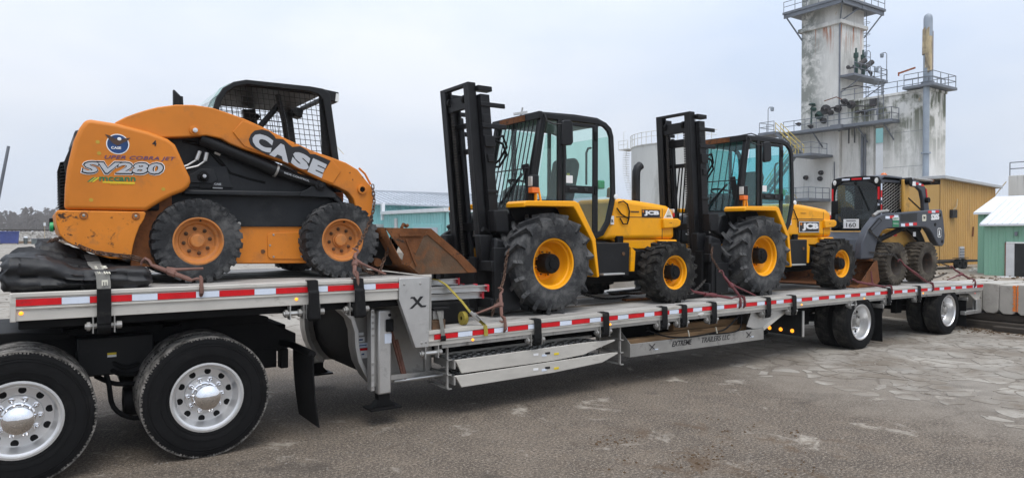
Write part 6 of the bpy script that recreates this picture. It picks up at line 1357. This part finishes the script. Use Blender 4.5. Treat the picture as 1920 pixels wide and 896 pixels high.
for k in range(4): B().box(10.18+.15*k,10.18+.15*k+.145,AY,.4205,2.095+.008*k,2.15+.008*k).build('reflector','red_tape' if k%2 else 'white_tape',jd)
for k in range(3): B().box(11.21+.15*k,11.21+.15*k+.145,AY,.4205,2.365+.008*k,2.412+.008*k).build('reflector','red_tape' if k%2==0 else 'white_tape',jd)
gp=B().box(9.87,10.10,AY-.001,.4205,2.085,2.27).build('label','decal_green',jd); B().box(9.87,10.10,AY-.003,AY-.0005,2.215,2.27).build('label_band','decal_white',gp); B().box(9.89,10.08,AY-.003,AY-.0005,2.145,2.152).build('label_band','decal_white',gp)
text('lettering','SAFETY','decal_green',gp,(9.885,AY-.004,2.225),.20,.035,bold=.02)
B().prism([(10.98,2.22),(11.0,2.20),(11.12,2.205),(11.14,2.225),(11.14,2.32),(11.12,2.335),(11.0,2.33),(10.98,2.315)],AY,.4205).build('label','strap_print',jd); text('lettering','W','decal_black',jd,(11.02,AY-.002,2.24),.08,.06,bold=.02)
text('lettering','S205','decal_white',jd,(11.33,AY-.001,2.225),.33,.12,bold=.05,xd=(1,0,.05))
EM=[(.03,.0),(.08,-.0),(.13,-.0),(.16,.03),(.16,.16),(.13,.19),(.03,.19),(0,.16),(0,.03)]
B().prism([(11.60+a_,1.88+b_) for a_,b_ in EM],AY,.4205).build('emblem','decal_white',jd); B().prism([(11.612+a_*.85,1.894+b_*.85) for a_,b_ in EM],AY-.002,AY).build('emblem','decal_black',jd)
B().prism([(11.63,1.91),(11.65,1.97),(11.64,2.03),(11.655,2.03),(11.67,1.985),(11.685,2.04),(11.695,2.04),(11.69,1.98),(11.71,1.91),(11.69,1.91),(11.675,1.94),(11.65,1.91)],AY-.0035,AY-.0018).build('emblem','decal_white',jd)
for x,z in ((11.70,2.33),(11.50,2.14),(11.80,1.80)): B().lathe([(0,.035),(.01,.033),(.012,.001)],(x,.42,z),14).build('pivot_pin','black_frame',jd)
jprism('lower_link','black_frame',[(10.65,2.06),(11.2,2.06),(11.5,1.74),(11.36,1.70),(11.0,1.93)],.58,.64,.01); B().box(10.95,11.05,.572,.579,1.90,1.99).build('label','decal_white',jd)
for yy in (.62,YC-.62): B().cyl((9.55,yy,1.78),(10.75,yy,2.10),.05,12).build('lift_cylinder','black_frame',jd)
B().tube([(9.35,.50,2.29),(9.55,.52,2.36),(9.95,.55,2.39)],.03,8).build('hydraulic_line','alu_dark',jd)
B().cyl((9.10,.56,1.58),(9.10,2.03,1.58),.06,12).build('arm_cross_tube','jd_grey',jd)
# bucket
JB=[(8.55,DZ+.012),(9.16,1.48),(9.21,1.47),(9.30,1.10),(9.16,DZ+.012)]
bk=B().prism(JB,.345,.36).build('bucket','rust',jd,.003); B().prism(JB,2.23,2.245).build('bucket_side','rust',jd,.003)
pr=[(9.10,1.475),(9.21,1.47),(9.30,1.10),(9.16,DZ+.012),(8.50,DZ+.012)]
sh=B();v=[];f=[]
for (a,b_) in pr: v+=[(a,.36,b_),(a,2.23,b_)]
for i in range(len(pr)-1): f.append((i*2,i*2+1,i*2+3,i*2+2))
so_=sh.add(v,f).build('bucket_shell','rust',bk); md=so_.modifiers.new('s','SOLIDIFY'); md.thickness=.014
B().cyl((9.13,.345,1.478),(9.13,2.245,1.478),.022,8).build('bucket_lip','rust',bk)
# ================================================================== load securing gear
def curve(pts,n=6):
    out=[]
    pts=[Vector(p) for p in pts]
    for i in range(len(pts)-1):
        p0,p1,p2,p3=pts[max(i-1,0)],pts[i],pts[i+1],pts[min(i+2,len(pts)-1)]
        for q in range(n):
            t=q/n; out.append(.5*((2*p1)+(p2-p0)*t+(2*p0-5*p1+4*p2-p3)*t*t+(3*p1-p0-3*p2+p3)*t**3))
    return out+[pts[-1]]
def chain(pts,m,label,link=.052,r=.0075,group='tie-down chains'):
    """links threaded along a path; every second link is turned a quarter"""
    path=curve(pts,10); b=B(); acc=0; k=0; step=link*.74
    L=[0]
    for i in range(1,len(path)): L.append(L[-1]+(path[i]-path[i-1]).length)
    s=0
    while s<L[-1]:
        i=max(j for j in range(len(L)) if L[j]<=s); i=min(i,len(path)-2)
        t=(s-L[i])/max(1e-6,L[i+1]-L[i]); p=path[i]+(path[i+1]-path[i])*t; d=(path[i+1]-path[i]).normalized()
        a=d.cross(Vector((0,0,1)));
        if a.length<.1: a=d.cross(Vector((1,0,0)))
        a.normalize(); c=d.cross(a); ang=.6+(PI/2 if k%2 else 0); w=a*math.cos(ang)+c*math.sin(ang)
        h=link/2-.011; ww=.0135
        ring=[]
        for q in range(10):
            th=2*PI*q/10; x=math.cos(th); y=math.sin(th)
            ring.append(p+d*((h if x>0 else -h)*(1 if abs(x)>.05 else 0)+x*ww)+w*(y*ww))
        b.tube(ring,r*.75,4,True); s+=step; k+=1
    p=path[0]; global ORG
    ORG=p.copy(); o=b.build('chain',m); return tag(o,label,'chain',group)
def binder(p0,p1,h0,h1,m,label,hook=None):
    p0,p1,h0,h1=[Vector(x) for x in (p0,p1,h0,h1)]; d=(p1-p0)
    r_=root('load_binder',p1,label,'load binder','lever load binders')
    B().tube([p0+d*.12,p0+d*.2,p0+d*.42,p0+d*.44,p0+d*.56,p0+d*.58,p0+d*.80,p0+d*.88],[.012,.020,.020,.030,.030,.020,.020,.012],8).build('barrel',m,r_)
    B().tube([h0,h0+(h1-h0)*.15,h0+(h1-h0)*.25,h1],[.030,.022,.014,.011],8).build('lever',m,r_)
    for a,s in ((p0,1),(p1,-1)):
        e=a+d*.06*s; n=d.normalized(); sd=n.cross(Vector((0,1,0))).normalized()
        B().tube([a+d*.14*s,e+sd*.028,a-d*.02*s+sd*.034,a-d*.05*s,a-d*.03*s-sd*.03],[.012,.014,.015,.012,.008],6).build('grab_hook',m,r_)
    if hook:
        q=Vector(hook); B().tube([q+Vector((0,.03,.10)),q+Vector((0,-.01,.09)),q+Vector((0,-.022,.03)),q+Vector((.0,-.022,-.035)),q+Vector((.0,.0,-.06)),q+Vector((0,.02,-.04))],[.012,.014,.016,.020,.015,.008],8).build('rail_hook',m,r_)
    return r_
# front of the orange loader
chain([(-.49,.47,2.46),(-.50,.42,2.25),(-.60,.36,2.02),(-.76,.28,1.80)],'chain_rust','rusty chain hanging from the orange loader arm past its front wheel')
binder((-.76,.28,1.80),(-.855,.06,1.535),(-.80,.20,1.70),(-.48,.16,1.555),'binder_rust','rusty lever binder standing at the front wheel of the orange loader',(-.853,.0,1.50))
chain([(-.80,.20,1.72),(-.74,.24,1.66),(-.66,.26,1.60),(-.60,.22,1.565)],'chain_rust','short rusty chain tail dangling from the binder at the front wheel')
chain([(-.26,.52,1.93),(-.30,.50,1.80),(-.38,.46,1.66),(-.46,.36,1.56)],'chain_rust','rusty chain looped on the loader bucket attachment')
# rear of the orange loader
chain([(-3.34,.75,1.90),(-3.24,.55,1.93),(-3.12,.42,1.86),(-2.98,.38,1.80),(-2.80,.36,1.77),(-2.64,.32,1.72)],'chain_rust','rusty chain lying over the black tarp under the orange bumper'); chain([(-3.02,.40,1.815),(-2.85,.37,1.785),(-2.72,.34,1.765),(-2.60,.33,1.70)],'chain_rust','second rusty chain strand beside the orange bumper corner')
binder((-2.66,.30,1.72),(-2.27,.04,1.545),(-2.50,.19,1.655),(-2.22,.12,1.665),'binder_rust','rusty lever binder beside the rear wheel of the orange loader',(-2.26,.0,1.50))
# first forklift
chain([(1.20,.42,1.76),(1.15,.40,1.62),(1.10,.36,1.45),(.97,.24,1.32)],'chain_rust','rusty chain running down in front of the nearer forklift tyre'); chain([(1.02,.30,1.36),(.98,.26,1.24),(.88,.22,1.14),(.82,.18,1.05)],'chain_rust','rusty chain tail behind the binder at the nearer forklift')
binder((.955,.22,1.33),(.865,.05,1.0),(.91,.14,1.17),(.56,.20,1.06),'binder_rust','rusty lever binder in front of the nearer forklift tyre',(.865,.0,.945))
# between forklifts
chain([(4.86,.46,1.74),(4.83,.44,1.62),(4.88,.40,1.50),(4.93,.34,1.38)],'chain_rust','rusty chain hanging from the front of the second forklift')
binder((4.86,.30,1.40),(5.02,.05,1.02),(4.93,.20,1.24),(5.42,.12,1.045),'binder_red','dark red binder slanting down before the second forklift tyre',(4.995,.0,.965))
chain([(4.72,.48,1.27),(4.55,.42,1.20),(4.38,.36,1.15),(4.22,.30,1.13)],'chain_dark','dark chain stretched low between the two forklifts')
binder((4.16,.32,1.16),(4.96,.06,1.015),(4.42,.22,1.10),(4.70,.16,1.06),'binder_red','dark red binder lying low along the deck between the two forklifts',(4.90,.0,.965))
chain([(4.0,1.5,1.06),(4.3,1.45,1.02),(4.7,1.5,1.04),(5.1,1.4,1.03)],'chain_rust','loose rusty chain on the deck beneath the forklifts')
chain([(3.0,1.2,1.10),(3.3,1.15,1.03),(3.6,1.2,1.01),(4.0,1.3,1.02)],'chain_dark','dark chain lying slack under the nearer forklift')
# rear machine
chain([(9.02,.40,2.02),(9.25,.395,1.90),(9.60,.37,1.68),(9.95,.30,1.42)],'chain_dark','dark chain from the grey loader arm to its front tyre'); chain([(9.10,.40,1.62),(9.4,.36,1.585),(9.7,.345,1.57),(9.80,.34,1.55)],'chain_dark','dark chain stretched level across the grey loader front tyre')
chain([(9.80,.34,1.56),(9.90,.31,1.46),(9.98,.28,1.38)],'chain_dark','doubled dark chain on the front tyre of the grey loader')
binder((9.90,.30,1.44),(10.55,.04,.985),(10.16,.20,1.26),(10.42,.10,1.06),'binder_red','dark red binder crossing the tyres of the grey loader',(10.50,.0,.945))
binder((8.30,.30,1.14),(9.08,.05,1.0),(8.72,.16,1.06),(8.70,.18,1.30),'binder_red','dark red binder below the bucket of the grey loader',(9.02,.0,.95))
chain([(11.62,.44,1.42),(11.74,.40,1.36),(11.90,.30,1.28)],'chain_dark','dark chain behind the rear tyre of the grey loader'); chain([(11.60,.5,1.06),(11.72,.44,1.09),(11.88,.36,1.16)],'chain_dark','slack dark chain low behind the rear tyre of the grey loader')
binder((11.88,.28,1.27),(12.26,.05,1.01),(12.05,.16,1.14),(11.50,.18,1.045),'binder_red','dark red binder at the rear end of the trailer deck',(12.22,.0,.94))
# loose boards under forklift
at((0,0,0))
for k,(p0,p1,l) in enumerate((((4.0,1.75,1.015),(4.9,1.55,1.02),'thin dark board lying on the deck behind the nearer forklift'),((3.55,.95,1.01),(4.0,.9,1.01),'short brown board on the deck by the small forklift wheel'))):
    ORG=Vector(p0); tag(B().bar(p0,p1,.10,.028).build('board','rust' if k else 'old_timber',None,.003),l,'board')
# ------------------------------------------------------------------ tarp bundle
def roll(path,name,par,seed,fold):
    """crumpled roll: path of (x,y,zc,ry,rz)"""
    n=len(path); m=36; v=[];f=[]
    pts=[]
    for i in range(n-1):
        for q in range(9):
            t=q/9; pts.append([path[i][k]+(path[i+1][k]-path[i][k])*t for k in range(5)])
    pts.append(list(path[-1])); N=len(pts)
    for i,(x,y,z,ry,rz) in enumerate(pts):
        tp=min(1,.72+.28*min(i,N-1-i)/2)
        for k in range(m):
            th=2*PI*k/m; c,s=math.cos(th),math.sin(th)
            sq=1/(abs(c)**3+abs(s)**3)**(1/3)
            rg=lambda a,b_,d_:1-2*abs(mn.noise((a,b_,d_)))
            nz=1+.12*mn.noise((x*3.0+seed,c*1.2,s*1.2+seed))+.17*rg(x*1.6+c*2+seed,s*2.6,seed*2)-.07+.06*rg(x*4+s*3,c*4+seed,s*2+x*2)+.03*mn.noise((x*16,c*9,s*9+seed))
            v.append((x+.05*mn.noise((c*2,s*2,seed+i*.3)),y+c*sq*ry*nz*tp,max(ZU+.004,z+s*sq*rz*nz*tp)))
    for i in range(N-1):
        for k in range(m): f.append((i*m+k,i*m+(k+1)%m,(i+1)*m+(k+1)%m,(i+1)*m+k))
    f+=[tuple(range(m)),tuple(range((N-1)*m,N*m))]
    o=B().add(v,f).build(name,'tarp',par,smooth=75); return o
tp_=root('folded_tarp',(-3.1,.5,ZU),'bundled black vinyl tarp strapped on the trailer nose under the orange bumper','tarp')
roll([(-3.66,.25,1.665,.20,.135),(-3.50,.25,1.66,.20,.138),(-3.36,.25,1.65,.20,.125),(-3.18,.25,1.605,.20,.085),(-3.0,.25,1.595,.20,.080),(-2.85,.25,1.60,.20,.085),(-2.64,.25,1.595,.19,.085)],'tarp_roll',tp_,1,5)
roll([(-3.60,.62,1.68,.19,.155),(-3.40,.62,1.68,.20,.150),(-3.22,.60,1.645,.20,.12),(-3.0,.60,1.62,.19,.10),(-2.70,.6,1.60,.18,.085)],'tarp_roll',tp_,7,4)
roll([(-3.44,1.02,1.71,.22,.20),(-3.30,1.02,1.71,.22,.19),(-3.12,1.0,1.66,.22,.15),(-2.8,1.0,1.61,.2,.095),(-2.6,1.0,1.59,.2,.08)],'tarp_roll',tp_,13,4)
roll([(-3.50,1.5,1.66,.22,.15),(-3.1,1.5,1.62,.22,.11),(-2.7,1.5,1.6,.2,.09)],'tarp_roll',tp_,19,4)
def ribbon(name,m,par,pts,wd,ax=(1,0,0),th=.005):
    ax=Vector(ax); v=[];f=[]; P=[Vector(p) for p in pts]; n=len(P)
    for i,p in enumerate(P):
        d=(P[min(i+1,n-1)]-P[max(i-1,0)]).normalized(); nr=d.cross(ax).normalized()
        v+=[p-ax*wd/2-nr*th/2,p+ax*wd/2-nr*th/2,p+ax*wd/2+nr*th/2,p-ax*wd/2+nr*th/2]
    for i in range(n-1):
        o=i*4
        for k in range(4): f.append((o+k,o+(k+1)%4,o+4+(k+1)%4,o+4+k))
    f+=[(0,1,2,3),((n-1)*4+3,(n-1)*4+2,(n-1)*4+1,(n-1)*4)]
    return B().add(v,f).build(name,m,par)
for (x,) in ((-3.13,),): ribbon('bungee','rubber',tp_,[(x+.0,.52,1.70),(x,.38,1.705),(x,.20,1.70),(x,.08,1.67),(x,.035,1.60),(x,.05,1.53)],.022)
ts=root('tie_down_strap',(-3.0,.2,ZU),'grey printed webbing strap holding the black tarp to the rail','strap')
SP=[(-3.035,.80,1.78),(-3.03,.55,1.745),(-3.025,.36,1.705),(-3.015,.22,1.695),(-3.0,.10,1.675),(-2.99,.035,1.64),(-2.985,.01,1.58),(-2.985,-.014,ZU+.012),(-2.984,-.018,1.45),(-2.984,-.02,1.29)]
ribbon('webbing','strap_grey',ts,SP[:8],.098,(1,0,0),.006); ribbon('webbing','strap_black',ts,SP[7:],.100,(1,0,0),.006)
# print on the strap, reading down its length
a_,b_=Vector((-2.99,.003,1.655)),Vector((-2.985,-.022,1.525))
text('lettering','MYTEE','strap_print',ts,Vector((-2.995,.205,1.703)),.20,.042,xd=Vector((.02,-.205,-.06)),ud=(1,0,0),bold=.02); text('lettering','PRODUCTS','strap_print',ts,Vector((-3.04,.205,1.703)),.19,.018,xd=Vector((.02,-.205,-.06)),ud=(1,0,0),bold=.01)
tz=text('lettering','E','strap_print',ts,Vector((-3.0,-.0195,1.60)),.045,.042,xd=Vector((0,-.022,-.12)),ud=(1,0,0),bold=.02)
at(tl.location); winch(-2.984,1.30,1.305,0,1)
# ------------------------------------------------------------------ channels, rubber blocks and yellow ratchet strap on the step
def channel(k,x0,x1,y,z,l,rot=0):
    r_=root('aluminium_channel',((x0+x1)/2,y,z),l,'channel','aluminium channels stacked on the step')
    dy=rot*(x1-x0)
    for zz in (z,z+.058): B().bar((x0,y,zz),(x1,y+dy,zz),.062,.007).build('flange','alu',r_)
    B().bar((x0,y+.02,z+.03),(x1,y+dy+.02,z+.03),.008,.058).build('web','alu',r_)
    for x,yy in ((x0,y),(x1,y+dy)): B().box(x-.014,x+.014,yy-.036,yy+.036,z-.012,z+.07).build('end_cap','red_plastic',r_,.006)
CH=[(.04,.80,.42,1.235,-.06,'lowest near'),(.06,.86,.52,1.235,-.05,'lowest far'),(.02,.72,.62,1.235,-.03,'lowest rear'),(.03,.84,.40,1.315,-.09,'upper near'),(.05,.78,.50,1.315,-.02,'upper middle'),(.04,.68,.60,1.315,.02,'upper rear'),(.06,.55,.47,1.395,.05,'topmost')]
LB={'lowest near':'capped aluminium channel lowest and nearest in the red-ended stack','lowest far':'capped aluminium channel lowest and second from the rail in the stack','lowest rear':'capped aluminium channel lowest and farthest back in the stack','upper near':'capped aluminium channel in the upper layer nearest the rail','upper middle':'capped aluminium channel in the middle of the upper layer','upper rear':'capped aluminium channel at the back of the upper layer','topmost':'single aluminium channel lying on top of the red-capped stack'}
for k,(x0,x1,y,z,rt,nm) in enumerate(CH): channel(k,x0,x1,y,z,LB[nm],rt)
at((0,0,0))
tag(bx('rubber_block','rubber',None,.05,.62,.34,.78,dk(.3),1.215,.03),'black rubber block carrying the stack of red-capped channels','block'); tag(bx('steel_chock','rust_steel',None,.0,.16,.06,.22,dk(.1),1.06,.008),'worn grey steel chock at the step corner, lower of two','chock'); tag(bx('steel_chock','alu_dark',None,.01,.14,.06,.20,1.065,1.16,.008),'worn grey steel chock at the step corner, upper of two','chock')
gstrap=root('tie_down_strap',(.08,.02,dk(0)),'frayed pale webbing strap hanging over the step corner rail','strap'); ribbon('webbing','strap_grey',gstrap,[(.06,.12,1.17),(.065,.05,1.17),(.075,.02,1.10),(.085,-.005,.98),(.09,-.012,.90)],.045); ribbon('hook','black_frame',gstrap,[(.09,-.014,.90),(.09,-.02,.86),(.09,-.01,.845)],.06,th=.008)
bx('strap_pad','black_frame',gstrap,.0,.20,.03,.16,1.165,1.185,.004)
ys_=root('ratchet_strap',(.5,.1,dk(.5)),'yellow ratchet strap pulled over the red-capped channels to the rail','strap')
ribbon('webbing','strap_yellow',ys_,[(.15,.62,1.40),(.20,.50,1.468),(.26,.40,1.45),(.32,.34,1.40),(.44,.20,1.22),(.50,.11,1.10)],.048,(.85,.5,0)); ribbon('webbing','strap_yellow',ys_,[(.55,.06,1.04),(.60,.03,.99),(.615,.0,.965),(.618,-.012,.92),(.618,-.014,.855)],.048)
B().bar((.49,.10,1.115),(.575,.045,1.02),.065,.03,(0,0,1)).build('ratchet','alu_dark',ys_,.005); B().bar((.53,.04,1.09),(.62,.0,.99),.055,.008,(0,0,1)).build('ratchet_handle','alu',ys_); B().cyl((.50,.06,1.085),(.56,.12,1.085),.018,8).build('ratchet_spool','alu',ys_)
B().lathe([(-.024,.02),(-.024,.075),(.024,.075),(.024,.02)],(.455,.20,dk(.45)+.077),20,'x').build('strap_coil','strap_yellow',ys_)
# ------------------------------------------------------------------ stowed loading ramps
def ramp_(pts,zt,l,dz):
    r_=root('loading_ramp',(1.45,.3,pts[1][1]),l,'ramp','stowed loading ramps')
    for y in (.05,.49): B().prism(pts,y,y+.028).build('side_beam','alu_rail',r_,.004)
    top=[(.27,zt),(2.40,zt+.02)]
    B().prism([(.27,zt-.035),(.27,zt-.022),(2.45,zt-.002),(2.45,zt-.015)],.078,.49).build('ramp_pan','black_frame',r_)
    for k in range(22):
        x=.30+k*.098; z=zt-.022+.020*(x-.27)/2.18
        for j in range(4):
            y0=.085+j*.103+(.03 if k%2 else 0)
            if y0+.07<.49: B().box(x,x+.05,y0,y0+.06,z,z+.020).build('traction_cleat','alu',r_,.003)
    for k in range(9): x=.35+k*.25; B().box(x,x+.02,.078,.49,zt-.06,zt-.03).build('cross_bar','alu_dark',r_)
    B().box(.255,.275,.05,.518,zt-.09,zt-.005).build('end_plate','alu_dark',r_)
    for k,(x,m) in enumerate(((1.30,'decal_white'),(1.42,'white_tape'),(1.47,'decal_black'),(1.60,'decal_yellow'))): B().box(x,x+.07,.0465,.0505,zt-.05-.02*(k%2),zt-.025-.02*(k%2)).build('maker_label',m,r_)
    return r_
ramp_([(.26,.615),(.28,.60),(.35,.465),(1.6,.475),(2.05,.50),(2.56,.625),(2.56,.64),(2.1,.645)],.61,'upper of two stowed aluminium loading ramps under the step','')
ramp_([(.26,.445),(.28,.43),(.35,.315),(1.6,.335),(2.35,.375),(2.61,.46),(2.61,.475),(2.5,.48)],.44,'lower of two stowed aluminium loading ramps under the step','')
at(tl.location)
for x in (.18,2.66):
    for y in (.07,.46): B().box(x,x+.02,y,y+.03,.31,.78).build('ramp_hanger','alu_dark',tl)
    for z in (.32,.47,.63): B().box(x,x+.05,.05,.52,z-.012,z).build('ramp_shelf','alu_dark',tl)
# timbers in the rack
TB=[(2.95,4.9,.16,.25,.40,.49,'squared timber lying nearest the rack panel'),(3.05,5.35,.27,.36,.40,.49,'squared timber second from the rack panel'),(2.90,5.2,.40,.50,.40,.50,'squared timber at the back of the rack floor'),(2.92,4.4,.20,.30,.50,.59,'squared timber on top at the front end of the rack'),(3.6,5.45,.30,.40,.50,.60,'long timber on top at the rear end of the rack'),(4.0,5.4,.42,.52,.51,.68,'thick reddish timber standing proud in the rack')]
for x0,x1,y0,y1,z0,z1,l in TB:
    ORG=Vector(((x0+x1)/2,(y0+y1)/2,z0)); tag(bx('timber',"timber",None,x0,x1,y0,y1,z0,z1,.006),l,'timber','timbers in the dunnage rack')
at((0,0,0))
bc=root('bungee_cord',(4.3,.06,.55),'black bungee cord slung across the timber rack','cord')
B().tube(curve([(3.2,.14,.70),(3.5,.07,.60),(3.85,.06,.56),(4.2,.06,.565),(4.5,.055,.585),(4.7,.06,.62),(5.0,.1,.76)],5),.012,6).build('cord','rubber',bc); B().tube(curve([(4.35,.08,.56),(4.8,.06,.55),(5.0,.06,.60),(5.05,.08,.78)],5),.010,6).build('cord','rubber',bc)
for w in (WD,WT,WD2,WT2,WC,WF,WR,WJ): kill(w)
